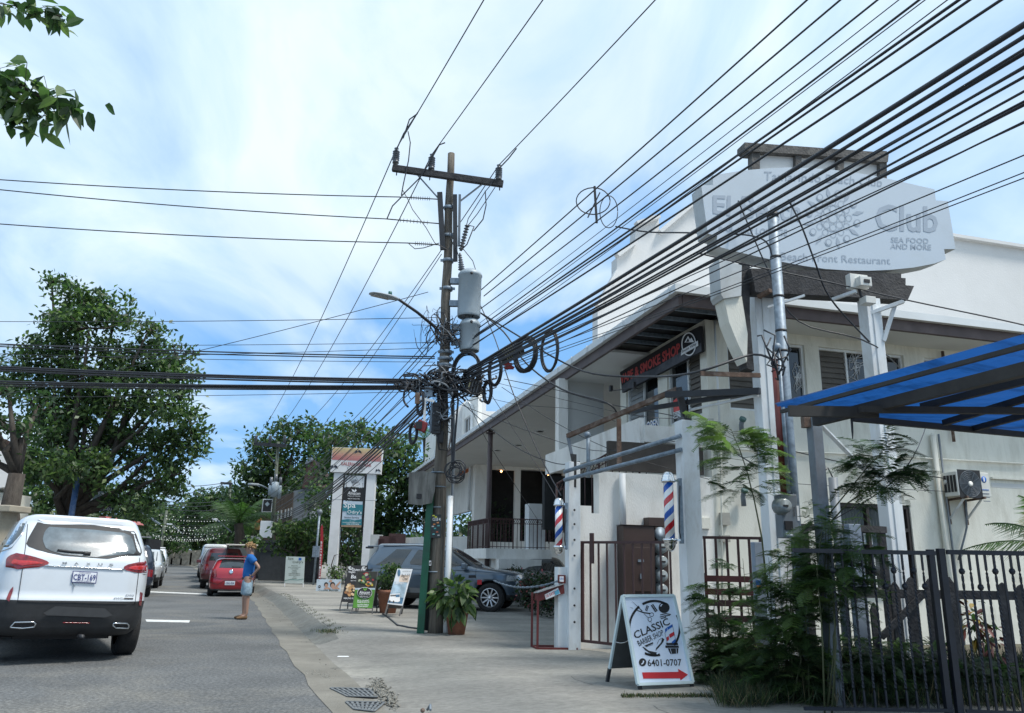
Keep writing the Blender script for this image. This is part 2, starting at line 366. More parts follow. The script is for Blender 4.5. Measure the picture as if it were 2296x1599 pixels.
kb.add(vs, [q for j, q in enumerate(kf) if j % 6 >= 2 and EP[j//6][1] > 13.2], kerb_m, True); kb.add(vs, [q for j, q in enumerate(kf) if j % 6 >= 2 and EP[j//6][1] <= 13.2], concrete, True); kb.add(vs, [q for j, q in enumerate(kf) if j % 6 < 2], gut_m, True); pv.add(vs, pf, concrete, True)
far = [Vector((x, y, SW)) + edge_n(i)*4.5 for i, (x, y) in enumerate(EP)]
far2 = [Vector((60, y, SW)) for (x, y) in EP]
pv.add(far+far2, [(i, len(EP)+i, len(EP)+i+1, i+1) for i in range(len(EP)-1)], concrete, True)
tag(kb.build('kerb'), kind='structure'); tag(pv.build('pavement'), kind='structure')
g = MB(); vs = []
for i, (x, y) in enumerate(EP):
    nn = edge_n(i)
    for e, z in ((-9.4, 0.004), (-9.45, 0.14), (-12, 0.15)): vs.append(Vector((x, y, z)) + nn*e)
g.add(vs, [(i*3+k, i*3+k+1, i*3+k+4, i*3+k+3) for i in range(len(EP)-1) for k in range(2)], concrete)
tag(g.build('opposite_pavement'), kind='structure')
# yard behind the fence: bare soil, a little above the slab
g = MB(); g.add([(3.0, 8.6, SW+0.006), (16, 7.4, SW+0.006), (16, 18, SW+0.006), (3.9, 13.4, SW+0.006), (2.9, 11.2, SW+0.006)], [(0,1,2,3,4)], dirt_m)
tag(g.build('yard'), kind='structure')
# painted marks on the road
def gp(a, b, z=0.0): p = atZ(a, b, z); return p
for nm, q in (('stop_line', ((318,1325),(463,1331),(463,1333.5),(318,1327.5))), ('lane_dash', ((326,1389),(426,1391),(424,1396),(329,1394)))):
    g = MB(); pts = [gp(a, b, 0.004) for a, b in q]; g.poly([pts[3], pts[2], pts[1], pts[0]], line_m)
    tag(g.build(nm), kind='structure')
# shallow joints and a worn patch in the slab
g = MB(); dk = mat('joint_dark', (0.10, 0.10, 0.095), 0.95, 0.3, 8)
def crack(pts, w):
    pts = [atZ(a, b, SW+0.004) for a, b in pts]
    for i in range(len(pts)-1):
        p, q = pts[i], pts[i+1]; d = (q-p).normalized(); s_ = Vector((-d.y, d.x, 0))*w*(0.6+0.8*random.random())
        g.add([p-s_, q-s_, q+s_, p+s_], [(0,1,2,3)], dk)
for i in [i for i in range(20, 60, 2) if EP[i][1] > 14.3]:
    x, y = EP[i]; nn = edge_n(i)
    for e0, e1 in ((.56, .97),): g.add([Vector((x, y+d, swz(e, y)+.006))+nn*e for e, d in ((e0,0),(e1,0),(e1,.035),(e0,.035))], [(0,1,2,3)], dk)
for i in [i for i in range(19, 70) if EP[i][1] > 14.3]:
    (x, y), (x2, y2) = EP[i], EP[i+1]; w0, w1 = .012+.012*random.random(), .012+.012*random.random(); n0, n1 = edge_n(i), edge_n(i+1)
    g.add([Vector((x,y,SW+.004))+n0*.98, Vector((x2,y2,SW+.004))+n1*.98, Vector((x2,y2,SW+.004))+n1*(.98+w1), Vector((x,y,SW+.004))+n0*(.98+w0)], [(0,1,2,3)], dk)
crack([(1215,1492),(1240,1500),(1275,1512),(1290,1524),(1330,1536)], 0.006)
crack([(1240,1480),(1300,1479),(1340,1484),(1330,1490),(1280,1491),(1240,1486),(1240,1480)], 0.008)
crack([(860,1432),(1000,1433),(1120,1446),(1250,1455)], 0.007)
crack([(1395,1562),(1440,1564),(1500,1562),(1560,1560),(1600,1566)], 0.018)
crack([(1455,1572),(1475,1590),(1500,1599)], 0.006)
tag(g.build('pavement_cracks'), kind='structure')
# storm drains
grate_m = mat('grate_iron', (0.17, 0.18, 0.185), 0.6, 0.25, 12, metal=0.3)
def ground_at(u, v):
    p = atZ(u, v, 0.05)
    for _ in range(3):
        i = min(range(len(EP)), key=lambda k: (EP[k][0]-p.x)**2+(EP[k][1]-p.y)**2); e = (p-Vector((*EP[i], p.z))).dot(edge_n(i)); p = atZ(u, v, swz(e, p.y))
    return p
def grate(q, nx, nz, label, cut=None):
    a, b, c, d = [ground_at(u, v)+Vector((0,0,.008)) for u, v in q]      # near left, near right, far right, far left
    o = thing('drain_grate', (a+c)/2, label, 'drain grate', 'iron drain grates in the gutter')
    pit_shade = MB(); pit_shade.poly([p - Vector((0,0,0.003)) for p in (a, b, c, d)], P_black); pit_shade.build('pit_shade', o)  # flat black sheet painted in for the shade inside the drain
    gr = MB(); P = lambda s, t: (a*(1-s)+b*s)*(1-t) + (d*(1-s)+c*s)*t
    for k in range(nx+1): gr.beam(P(k/nx, 0), P(k/nx, 1), 0.026, 0.008, grate_m)
    for k in range(nz+1): gr.beam(P(0, k/nz)+Vector((0,0,.003)), P(1, k/nz)+Vector((0,0,.003)), 0.03 if k in (0, nz) else 0.022, 0.008, grate_m)
    gr.build('frame', o)
grate(((780,1563),(846,1565),(826,1546),(741,1544)), 7, 3, 'iron drain grate in the gutter, the farther one beside the rubble')
grate(((795,1592),(838,1597),(862,1577),(776,1575)), 7, 3, 'nearer iron drain grate, at the bottom edge of the picture')
# broken concrete around the drains
g = MB(); rub = mat('rubble', (0.24, 0.23, 0.2), 0.95, 0.4, 20, 0.8, 60)
rr = random.Random(3)
for _ in range(520):
    t = rr.random(); u_ = 838+ (882-838)*t + rr.gauss(0, 7); v_ = 1536 + (1576-1536)*t + rr.gauss(0, 7)
    p = ground_at(u_, v_)+Vector((0,0,rr.random()*.02)); s_ = rr.uniform(0.008, 0.024)
    g.sphere(p, s_, rub, 5, (1, 1.2, 0.6))
for _ in range(260):
    t = rr.random(); u_ = 690+(835-690)*t + rr.gauss(0, 5); v_ = 1506+(1541-1506)*t + rr.gauss(0, 3.5)
    p = ground_at(u_, v_); g.sphere(p, rr.uniform(0.004, 0.014), rub, 5, (1, 1.2, 0.6))
for _ in range(330):
    i = rr.randrange(14, min(len(EP)-1, 70)); x, y = EP[i]; e = rr.gauss(0.40, 0.12)
    p = Vector((x, y+rr.random()*0.8, 0)) + edge_n(i)*e; p.z = swz(e, y)+0.004
    g.sphere(p, rr.uniform(0.003, 0.010)*(1+y/40), rub if rr.random() < .7 else dirt_m, 5, (1, 1.3, 0.5))
tag(g.build('gutter_rubble'), 'loose grey stones and grit along the gutter and round the drains', 'gravel', kind='stuff')
# ================================================ MAIN BUILDING
AV = Vector((-math.sin(R(15)), math.cos(R(15)), 0)); BV = Vector((math.cos(R(15)), math.sin(R(15)), 0))
O = Vector((3.55, 13.5, 0)); ZE = 5.75
PB = Plane(O, 15); PA = Plane(O, -75)
bld = thing('shop_building', O, 'long white two storey building with deep eaves, brown fascia and a smoke shop upstairs', 'building')
def part(mb, name, parent=bld, label=None):
    o = mb.build(name, parent)
    if label: o['label'] = label
    return o
def bp(s, t, z): return O + AV*s + BV*t + Vector((0, 0, z))
def bbox(mb, s0, s1, t0, t1, z0, z1, m): mb.box(bp((s0+s1)/2, (t0+t1)/2, (z0+z1)/2), (t1-t0, s1-s0, z1-z0), m, (BV, AV, Vector((0,0,1))))
# wall B (faces the camera, right part)
def winrect(pl, a0, b0, a1, b1):
    x0, z1 = pl.loc(a0, b0); x1, z0 = pl.loc(a1, b1); return (x0, z0, x1, z1)
sill = PB.loc(1640, 918)[1]; head = PB.loc(1640, 757)[1]
wx = [(PB.loc(1633, 840)[0], PB.loc(1715, 840)[0]), (PB.loc(1752, 840)[0], PB.loc(1808, 840)[0]), (PB.loc(1840, 840)[0], PB.loc(2030, 840)[0]), (PB.loc(2076, 840)[0], PB.loc(2290, 840)[0])]
holesB = [(a, sill, b, head) for a, b in wx]
dr = winrect(PB, 1868, 1126, 2061, 1322); holesB.append(dr)
w = MB(); wall(w, PB, 0, 14, SW-0.2, ZE+0.1, holesB, cream_wall, 0.25)
# lower storey running left of the corner, stepped top
x1326 = PB.loc(1326, 1200)[0]; x1343 = PB.loc(1343, 1100)[0]; xL = PB.loc(1296, 1200)[0]
zt1 = PB.loc(1310, 1134)[1]; zt2 = PB.loc(1335, 1151)[1]; zt3 = PB.loc(1420, 1061)[1]
PB.box(w, xL, x1326, SW, zt1, -0.25, 0.01, white_wall); PB.box(w, x1326, x1343, SW, zt2, -0.25, 0, white_wall)
PB.box(w, x1343, 0, SW, zt3, -0.25, 0, white_wall)
part(w, 'wall')
# side of the stair block running back, and wall A
w = MB(); zsA = PA.loc(1405, 988)[1]; zh = 5.35
xa0, xa1 = PA.loc(1405, 950)[0], PA.loc(1476, 900)[0]; xb0, xb1 = PA.loc(1497, 900)[0], PA.loc(1582, 860)[0]
holesA = [(xa0, zsA, xa1, zh), (xb0, zsA, xb1, zh)]
xaL = PA.loc(1392, 950)[0]
wall(w, PA, xaL, -0.25, 3.85, ZE+0.1, holesA, cream_wall, 0.22)
bbox(w, 0.25, 5.0, -0.02, 0.2, SW, 3.85, white_wall)
part(w, 'wall', label='white side wall under the smoke shop sign')
w = MB(); bbox(w, 0.26, 5.8, -1.15, -0.03, 3.55, 3.85, white_wall); bbox(w, 0.30, 5.8, -1.22, -1.13, 3.50, 3.98, white_wall)
part(w, 'walkway_slab')
w = MB(); bbox(w, 0.1, 0.2, -1.9, -0.1, 3.0, 3.5, mat('shadow_board', (.06,.052,.046), .85, .4, 2)); part(w, 'gap_shade_board'); w = MB(); bbox(w, 5.9, 6.1, -1.2, 0.1, 2.2, 3.5, interior); part(w, 'gap_shade_board')  # solid dark boards stand in for the shade in the gaps below the eave
# upper room wall beyond the sign
g0 = atY(1303, 950, 18.6); tt = (g0-O).dot(BV)
w = MB(); bbox(w, 5.25, 5.45, -1.05, 0.1, 3.85, ZE, soffit_m); bbox(w, 5.0, 5.26, -1.15, -0.92, 3.6, ZE, white_wall); part(w, 'wall', label='grey shaded end wall beside the smoke shop')  # shade of the end wall put into its colour by the greyer material
# interior blocks behind windows
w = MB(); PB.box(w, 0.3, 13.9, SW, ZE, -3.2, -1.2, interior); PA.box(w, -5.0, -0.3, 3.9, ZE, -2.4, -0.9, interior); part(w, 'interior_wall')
# windows of wall B
def window(pl, r, lv, name='window', frame=white_paint, parts=2, par=bld, lmat=louvre_m, dark=0.0):
    x0, z0, x1, z1 = r; f = MB(); fw = 0.045
    for (a, b, c, d) in ((x0, x1, z0, z0+fw), (x0, x1, z1-fw, z1), (x0, x0+fw, z0+fw, z1-fw), (x1-fw, x1, z0+fw, z1-fw)):
        pl.box(f, a, b, c, d, -0.13, -0.05, frame)
    for k in range(1, parts):
        xm = x0 + (x1-x0)*k/parts; pl.box(f, xm-0.02, xm+0.02, z0+fw, z1-fw, -0.13, -0.06, frame)
    o = f.build(name, par)
    if name != 'window': pass
    for k in range(parts):
        a = x0 + fw + (x1-x0-2*fw)*k/parts; b = x0 + fw + (x1-x0-2*fw)*(k+1)/parts
        p = MB()
        if lv[k % len(lv)]:
            n = int((z1-z0)/0.105)
            for j in range(n):
                zc_ = z0+fw + (z1-z0-2*fw)*(j+0.5)/n; hh = (z1-z0)/n*0.5
                c0 = [pl.at(a+0.02, zc_-hh, -0.075), pl.at(b-0.02, zc_-hh, -0.075), pl.at(b-0.02, zc_+hh, -0.105), pl.at(a+0.02, zc_+hh, -0.105)]
                p.add(c0, [(0,1,2,3)], lmat)
            q = p.build('louvre', o)
        else:
            pl.box(p, a, b, z0+fw, z1-fw, -0.12, -0.10, glass); q = p.build('pane', o)
    return o
window(PB, holesB[0], [1], parts=1); window(PB, holesB[1], [0], parts=1)
window(PB, (wx[2][0], sill, wx[2][1], head), [1, 0, 0], parts=3); window(PB, (wx[3][0], sill, wx[3][1], head), [1, 0], parts=3)
window(PA, holesA[0], [1, 0], parts=2, lmat=louvre_l); window(PA, holesA[1], [0, 1], parts=2)
# pale webs hung behind two of the panes
w = MB(); web = mat('web_white', (0.6, 0.62, 0.64), 0.9, 0.1, 5); r3 = random.Random(5)
for (a, b) in ((1790, 845), (1918, 823)):
    for k in range(26):
        c = PB.hit(a+r3.gauss(0, 5), b+r3.gauss(0, 11), -0.09); an = r3.gauss(0.9, 0.7); l = r3.uniform(0.06, 0.22)
        d = PB.X*math.cos(an)*l*0.8 + PB.Z*math.sin(an)*l; w.tube([c-d, c+PB.X*0.03*r3.gauss(0,1), c+d], 0.006, web, 4)
part(w, 'window_web')
# ground floor glazed door with pleated curtain
f = MB(); x0, z0, x1, z1 = dr; fw = 0.07
fr = mat('dark_frame', (0.03, 0.022, 0.02), 0.6, 0.2, 5)
for (a, b, c, d) in ((x0, x1, z1-fw, z1), (x0, x0+fw, z0, z1-fw), (x1-fw, x1, z0, z1-fw)): PB.box(f, a, b, c, d, -0.12, -0.03, fr)
for a in (1958, 2024): xm = PB.loc(a, 1250)[0]; PB.box(f, xm-0.03, xm+0.03, z0, z1-fw, -0.12, -0.03, fr)
zm = PB.loc(1950, 1186)[1]; PB.box(f, x0+fw, x1-fw, zm-0.03, zm+0.03, -0.12, -0.028, fr); dro = part(f, 'shop_window')
p = MB(); n = 44; cur = mat('curtain', (0.13, 0.15, 0.15), 0.9, 0.15, 3)
pts = []
for k in range(n+1):
    xx = x0+fw+(x1-x0-2*fw)*k/n; oo = -0.10 - 0.03*(k % 2); pts += [PB.at(xx, zm, oo), PB.at(xx, z1-fw, oo)]
p.add(pts, [(2*k, 2*k+2, 2*k+3, 2*k+1) for k in range(n)], cur); p.build('curtain', dro)
p = MB(); PB.box(p, x0+fw, x1-fw, z0, zm-0.03, -0.14, -0.11, glass); p.build('pane', dro)
for (a, b) in ((1955, 1208), (1962, 1256), (1966, 1305)):
    p = MB(); c = PB.loc(a, b); PB.box(p, c[0]-0.09, c[0]+0.09, c[1]-0.10, c[1]+0.10, -0.108, -0.10, P_white); PB.box(p, c[0]-0.06, c[0]+0.06, c[1]-0.07, c[1]+0.07, -0.099, -0.096, mat('notice_ink', (0.2, 0.3, 0.33), 0.7, 0.4, 30)); p.build('notice', dro)
w = MB(); PB.box(w, x0-0.1, x1+0.1, z0-0.08, z0-0.003, -0.1, 0.06, P_white); part(w, 'window_sill')
# soffit, roof slab, fascias
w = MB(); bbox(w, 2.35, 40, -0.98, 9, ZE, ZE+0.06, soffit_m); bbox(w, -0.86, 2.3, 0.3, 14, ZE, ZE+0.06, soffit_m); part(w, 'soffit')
w = MB(); bbox(w, -0.86, 2.35, -0.9, 0.28, 5.95, 6.0, interior)
for s_ in (-0.3, 0.25, 0.8, 1.35, 1.9): bbox(w, s_, s_+0.05, -0.88, 0.28, 5.86, 5.93, galv)
part(w, 'open_eave')
w = MB(); bbox(w, -0.9, -0.82, -0.92, 14, ZE-0.02, ZE+0.20, brown_steel); bbox(w, -0.9, 40, -1.0, -0.93, ZE-0.02, ZE+0.20, brown_steel); part(w, 'fascia')
w = MB(); bbox(w, -1.0, -0.83, -1.1, 14, ZE+0.19, ZE+0.33, fascia_w); bbox(w, -0.82, 40, -1.1, -0.95, ZE+0.19, ZE+0.33, fascia_w)
for k in range(40): bbox(w, k*1.0-0.8, k*1.0-0.77, -1.12, -1.1, ZE+0.19, ZE+0.34, fascia_w)
bbox(w, -0.8, 40, -0.94, 9, ZE+0.24, ZE+0.42, far_white); bbox(w, -0.8, 2.3, 8.9, 14, ZE+0.24, ZE+0.42, far_white)
part(w, 'roof_edge')
for (a, b) in ((1262, 943), (1211, 967), (1163, 998), (1116, 1010)):
    d = atZ(a, b, ZE-0.01); w = MB(); w.lathe(d, (0,0,1), [(0.0,-0.012),(0.17,-0.012),(0.19,0.0),(0.19,0.01)], fascia_w, 20); w.lathe(d-Vector((0,0,.004)), (0,0,1), [(0.0,-0.012),(0.13,-0.012)], mat('lamp_glass', (0.5,0.52,0.52), 0.4, 0.02), 20); part(w, 'ceiling_light')
w = MB(); q = [atZ(a, b, ZE-0.015) for a, b in ((1130+0,870),(1250,862),(1268,872),(1190,878))]
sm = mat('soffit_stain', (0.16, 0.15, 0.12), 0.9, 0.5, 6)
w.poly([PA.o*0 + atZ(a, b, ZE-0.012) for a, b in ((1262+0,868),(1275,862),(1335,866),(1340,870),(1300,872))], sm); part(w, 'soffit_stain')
# upper masses with stepped mission parapets
PU = Plane(bp(4.6, 0, 0), 15)
pts = [(1340,800),(1340,690),(1383,612),(1383,577),(1424,546),(1426,505),(1477,489),(1478,524),(1558,456),(1600,448),(1720,448),(1960,500),(2140,533),(2296,556),(2600,604),(2600,860)]
w = MB(); w.poly([PU.hit(a, b) for a, b in pts], far_white, 0.35, PU.n)
w2 = [(1383,577),(1424,546),(1424,540),(1383,571)]
for seg in (((1340,690),(1383,612)), ((1383,577),(1424,546)), ((1426,505),(1477,489)), ((1478,524),(1558,456)), ((1558,456),(1720,448)), ((1720,448),(2140,533)), ((2140,533),(2600,604))):
    p_, q_ = PU.hit(*seg[0], 0.06), PU.hit(*seg[1], 0.06); w.beam(p_+Vector((0,0,.03)), q_+Vector((0,0,.03)), 0.2, 0.10, far_white)
part(w, 'parapet')
PU2 = Plane(bp(27, 0, 0), 15)
pts = [(985,1080),(1000,1000),(1012,950),(1020,930),(1045,897),(1052,903),(1052,915),(1072,912),(1083,899),(1090,899),(1090,922),(1195,925),(1260,1000),(1260,1080)]
w = MB(); w.poly([PU2.hit(a, b) for a, b in pts], far_white, 4.0, PU2.n); part(w, 'parapet', label='far stepped white parapet behind the utility pole')
# porch back wall, column, far wing
cq = atZ(1080, 1043, ZE); PQ = Plane((cq.x, cq.y, 0), 15)
h = [winrect(PQ, 1096, 1052, 1152, 1216), winrect(PQ, 1168, 1052, 1262, 1216)]
xq0 = PQ.loc(1094, 1100)[0]
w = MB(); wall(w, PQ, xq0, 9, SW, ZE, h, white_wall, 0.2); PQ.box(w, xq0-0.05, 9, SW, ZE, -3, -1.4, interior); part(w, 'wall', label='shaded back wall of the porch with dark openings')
w = MB(); PQ.pbox(w, 1064, 1042, 1094, 1300, -0.3, 0.22, white_wall); part(w, 'column')
for r_ in h:
    w = MB(); x0, z0, x1, z1 = r_
    for k in range(9):
        xx = x0+(x1-x0)*(k+0.5)/9; PQ.box(w, xx-0.015, xx+0.015, z0, z0+1.0, -0.06, -0.03, rail_brown)
    PQ.box(w, x0, x1, z0+1.0, z0+1.05, -0.07, -0.02, rail_brown); part(w, 'railing')
rr = random.Random(9); w = MB()
for r_ in h:
    for k in range(150):
        xx = rr.uniform(r_[0], r_[2]); zz_ = r_[1] + abs(rr.gauss(0, 0.5)) + 0.8*rr.random(); c = PQ.at(xx, zz_, -0.3-0.3*rr.random()); d = Vector((rr.gauss(0,1), rr.gauss(0,1), rr.gauss(0,1))).normalized()*0.14; e = Vector((rr.gauss(0,1), rr.gauss(0,1), rr.gauss(0,1))).normalized()*0.06
        w.add([c-d, c+e, c+d, c-e], [(0,1,2,3)], LEAF[0])
part(w, 'balcony_plants')
warm = mat('warm_bulb', (1.0, 0.5, 0.2), 0.5, 0, emit=6)
for (a, b) in ((1124, 1057), (1229, 1064)):
    w = MB(); w.sphere(PQ.hit(a, b, -0.1), 0.05, warm, 8); part(w, 'bulb')
PW = Plane(PQ.hit(1064, 1150), -75)
hw = [(-3.2, 3.0, -1.6, 4.9), (-6.2, 3.0, -3.8, 4.9), (-10, 3.0, -7, 4.9)]
w = MB(); wall(w, PW, -16, 0, SW, ZE, hw, white_wall, 0.2); PW.box(w, -16, 0, 2.72, 2.82, 0, 0.12, fascia_w); part(w, 'wall', label='far wing wall behind the utility pole')
for r_ in hw: window(PW, r_, [0, 0], parts=2)
w = MB(); w.tube([PW.at(-0.75, SW, 0.12), PW.at(-0.75, 5.2, 0.12), PW.at(-1.2, 5.45, 0.3)], 0.07, white_paint, 10); part(w, 'downpipe')
w = MB(); PW.box(w, -5.5, -1.0, 2.05, 2.25, 0.0, 0.04, mat('orange_band', (0.45,0.12,0.03), 0.7)); part(w, 'painted_band')
# post under the eave
pt = atZ(1100, 966, ZE-0.02); w = MB(); w.tube([(pt.x, pt.y, SW), (pt.x, pt.y, ZE-0.02)], 0.085, brown_steel, 12)
w.box((pt.x, pt.y, ZE-0.1), (0.3, 0.3, 0.03), brown_steel); part(w, 'eave_post')
# landing with wrought railing
PL_ = Plane(atY(1160, 1231, 25.5)*1.0, 15); zo = PL_.o.z
x0 = PL_.loc(1090, 1231)[0]; x1 = PL_.loc(1237, 1231)[0]; xm0 = PL_.loc(1112, 1250)[0]; xm1 = PL_.loc(1206, 1250)[0]
w = MB(); PL_.box(w, x0, x1, -0.32, 0, -3.5, 0, white_wall); PL_.box(w, xm0, xm1, -0.62, -0.32, -2.5, 0.4, white_wall)
PL_.box(w, x0+0.2, x1, -1.9, -0.62, -3.4, -2.4, interior); xx = PL_.loc(1194, 1290)[0]; PL_.box(w, xx-0.14, xx+0.14, -1.75, -0.62, -0.6, -0.3, white_wall)
part(w, 'landing')
w = MB()
def rail(mb, pl, xa, xb, za, zb, off, m, step=0.13, hgt=0.95):
    n = max(2, int(abs(xb-xa)/step)); P = lambda t, z: pl.at(xa+(xb-xa)*t, za+(zb-za)*t+z, off)
    mb.beam(P(0, hgt), P(1, hgt), 0.05, 0.03, m); mb.beam(P(0, hgt-0.15), P(1, hgt-0.15), 0.02, 0.02, m); mb.beam(P(0, 0.06), P(1, 0.06), 0.03, 0.02, m)
    for k in range(n+1):
        t = k/n; mb.tube([P(t, 0.0), P(t, hgt-0.15 if k % 6 else hgt)], 0.010 if k % 6 else 0.022, m, 5)
        if k < n: mb.tube([P(t, hgt-0.14), P(t+0.5/n, hgt-0.02), P(t+1/n, hgt-0.14)], 0.008, m, 4); mb.tube([P(t, hgt-0.02), P(t+0.5/n, hgt-0.14), P(t+1/n, hgt-0.02)], 0.008, m, 4)
rail(w, PL_, x0+0.1, x1-0.05, 0, 0, -0.12, rail_brown); rail(w, Plane(PL_.at(x0+0.1, 0, -0.12), -75), -3.2, -0.1, 0, 0, 0, rail_brown); part(w, 'balcony_railing')
w = MB(); xx0, xx1 = PL_.loc(1196, 1150)[0], PL_.loc(1233, 1150)[0]; PL_.box(w, xx0, xx1, 0, PL_.loc(1200, 1127)[1], -1.0, -0.5, mat('white_tile', (0.72,0.74,0.74), 0.5, 0.05, 8, 0.3, 12)); part(w, 'tiled_pier')
w = MB(); rail(w, Plane(bp(1.4, -1.5, 0), 15), -0.9, 0.9, 1.9, 3.0, 0, rail_brown); part(w, 'stair_railing'); w = MB(); rail(w, PL_, x1, x1+2.0, 0.2, 1.5, -0.3, rail_brown); part(w, 'stair_railing')
# downpipes and conduits on the near walls
w = MB()
def vpipe(a, b0, b1, r_, m=white_paint, off=0.08):
    x, zt = PB.loc(a, b0); z2 = PB.loc(a, b1)[1]; w.tube([PB.at(x, zt, off), PB.at(x, z2, off)], r_, m, 10)
vpipe(1391, 1063, 1178, 0.055, fascia_w); part(w, 'downpipe'); w = MB(); vpipe(2084, 975, 1500, 0.05, cream_wall); vpipe(2097, 975, 1500, 0.02, grey_steel); part(w, 'downpipe')
w = MB(); vpipe(2106, 790, 990, 0.03, rust); vpipe(1597, 722, 990, 0.02, fascia_w)
w.tube([PB.hit(1774, 738, 0.05), PB.hit(1990, 764, 0.05), PB.hit(2180, 783, 0.05)], 0.022, cream_wall, 6); w.tube([PB.hit(1774, 734, 0.04), PB.hit(1990, 760, 0.04), PB.hit(2180, 779, 0.04)], 0.010, cable_m, 6)
w.tube([PB.hit(1560, 1001, 0.05), PB.hit(1700, 1010, 0.04), PB.hit(1930, 1019, 0.06), PB.hit(2296, 1040, 0.05)], 0.018, cream_wall, 6); part(w, 'conduit')
w = MB(); PB.pbox(w, 1547, 1160, 1590, 1186, 0, 0.05, cream_wall); part(w, 'wall_patch')
w = MB(); PB.pbox(w, 2222, 1082, 2420, 1103, -0.02, 0.004, soffit_m); PB.pbox(w, 2220, 1074, 2430, 1082, 0.0, 0.06, cream_wall); part(w, 'ledge_recess_shade')  # grey strip painted in for the recess's shadow line, below the ledge
for (a, b) in ((1664, 975), (1668, 1135)):
    w = MB(); w.tube([PB.hit(a, b, .1), PB.hit(a-2, b-22, .1), PB.hit(a, b-32, .16)], 0.045, grey_steel, 8); w.tube([PB.hit(a, b-32, .16), PB.hit(a+3, b-38, .2)], 0.06, mat('green_cap', (0.05,0.12,0.12), 0.6), 8); part(w, 'vent_pipe')
w = MB(); vpipe(1615, 970, 1400, 0.06, grey_steel, 0.1) if False else w.tube([PB.hit(1616, 960, .08), PB.hit(1618, 1140, .08), PB.hit(1619, 1400, .08)], 0.018, cream_wall, 6); part(w, 'conduit')
w = MB(); PB.pbox(w, 1612, 1150, 1631, 1178, 0, 0.1, mat('box_beige', (0.35,0.34,0.3), 0.6)); part(w, 'junction_box')
w = MB(); PB.pbox(w, 1612, 1200, 1631, 1216, 0, 0.1, MATS['box_beige']); part(w, 'junction_box')
# ================================================ THINGS BY THE BUILDING
def crop(x0, y0, k): return lambda u, v: (x0+u*k, y0+v*k)
c5 = crop(1181.3, 1004.1, .3721); c2b = crop(1004.1, 590.7, .3694); cB = crop(1388.1, 1329, .15145); c1b = crop(1535.7, 295.3, .3311)
c3 = crop(1535.7, 708.8, .3324); c4b = crop(1476.7, 1122.3, .3568); cT = crop(826.9, 295.3, .3695); cG = crop(921.4, 697, .15514)
cS = crop(679.3, 1169.5, .15514); cPy = crop(720.6, 992.3, .12557); c2 = crop(531.6, 886, .3695); cU = crop(921.4, 826.9, .3142)
def ppoly(mb, pl, c, pts, m, off=0.006, thick=0.0):
    mb.poly([pl.hit(*c(u, v), off) for u, v in pts], m, thick, pl.n)
def pline(mb, pl, c, pts, w, m, off=0.006):
    """a painted stroke of even width w (metres) on plane pl"""
    P = [pl.hit(*c(u, v), off) for u, v in pts]
    for i in range(len(P)-1):
        d = (P[i+1]-P[i]).normalized(); s_ = d.cross(pl.n)*w/2; e = d*w*0.15
        mb.add([P[i]-s_-e, P[i+1]-s_+e, P[i+1]+s_+e, P[i]+s_-e], [(0,1,2,3)], m)
def ctext(mb, pl, c, st, q, m, off=0.007, bold=0.0, shear=0.0, bend=0.0):
    pxtext(mb, pl, st, [c(*p) for p in q], m, off, bold, shear, bend)
def ring(mb, pl, c, cx, cy, rx, ry, a0, a1, w, m, off=0.006, n=28):
    pline(mb, pl, c, [(cx+rx*math.cos(R(a0+(a1-a0)*k/n)), cy-ry*math.sin(R(a0+(a1-a0)*k/n))) for k in range(n+1)], w, m, off)
def disc(mb, pl, c, cx, cy, rx, ry, m, off=0.006, n=20):
    ppoly(mb, pl, c, [(cx+rx*math.cos(2*math.pi*k/n), cy-ry*math.sin(2*math.pi*k/n)) for k in range(n)], m, off)
# ---- gate posts
def post(name, a, b, Y, btop, w, d, m, label, cat, ang=15, z0=SW, group=None):
    p = atY(a, b, Y); zt = (atY(a, btop, Y)).z
    o = thing(name, (p.x, p.y, z0), label, cat, group); X = Vector((math.cos(R(ang)), math.sin(R(ang)), 0)); Y_ = Vector((-X.y, X.x, 0))
    mb = MB(); mb.box((p.x, p.y, (z0+zt)/2), (w, d, zt-z0), m, (X, Y_, Vector((0,0,1)))); mb.build('shaft', o, bevel=0.008)
    return o, p, zt, (X, Y_, Vector((0,0,1)))
YL, YR = 12.75, 11.25
gl, pL, zL, axL = post('gate_post', 1284, 1230, YL, 1037, 0.20, 0.2, white_paint, 'white steel gate post with a row of bolt holes, left of the barred gate', 'post', group='white gate posts')
gr, pR, zR, axR = post('gate_post', 1549, 1230, YR, 945, 0.26, 0.24, white_paint, 'thick white steel gate post between the gate and the weeds', 'post', group='white gate posts')
mb = MB(); mb.box(Vector((pL.x-0.19, pL.y+0.05, SW+0.62)), (0.14, 0.2, 1.24), white_paint, axL); mb.build('plinth', gl)
mb = MB()
for v in (375, 460, 555, 650, 848, 950, 1050): mb.lathe(atY(*c5(287, v), YL-0.115), (0,-1,0), [(0,0),(0.018,0),(0.018,0.01)], P_black, 10)
mb.build('bolt_hole', gl)
# black split timbers on the post tops
for gp_, c_, Y_, q in ((gl, c5, YL-.1, ((263,35),(300,40),(298,240),(280,236),(276,100))), (gr, c2b, YR-.1, ((1440,900),(1480,900),(1480,1000),(1475,1120),(1455,1115),(1448,1000)))):
    mb = MB(); pl = Plane((0, Y_, 0), 15 if False else 0); mb.poly([pl.hit(*c_(*p)) for p in q], dark_wood, 0.10, pl.n); mb.build('split_timber', gp_)
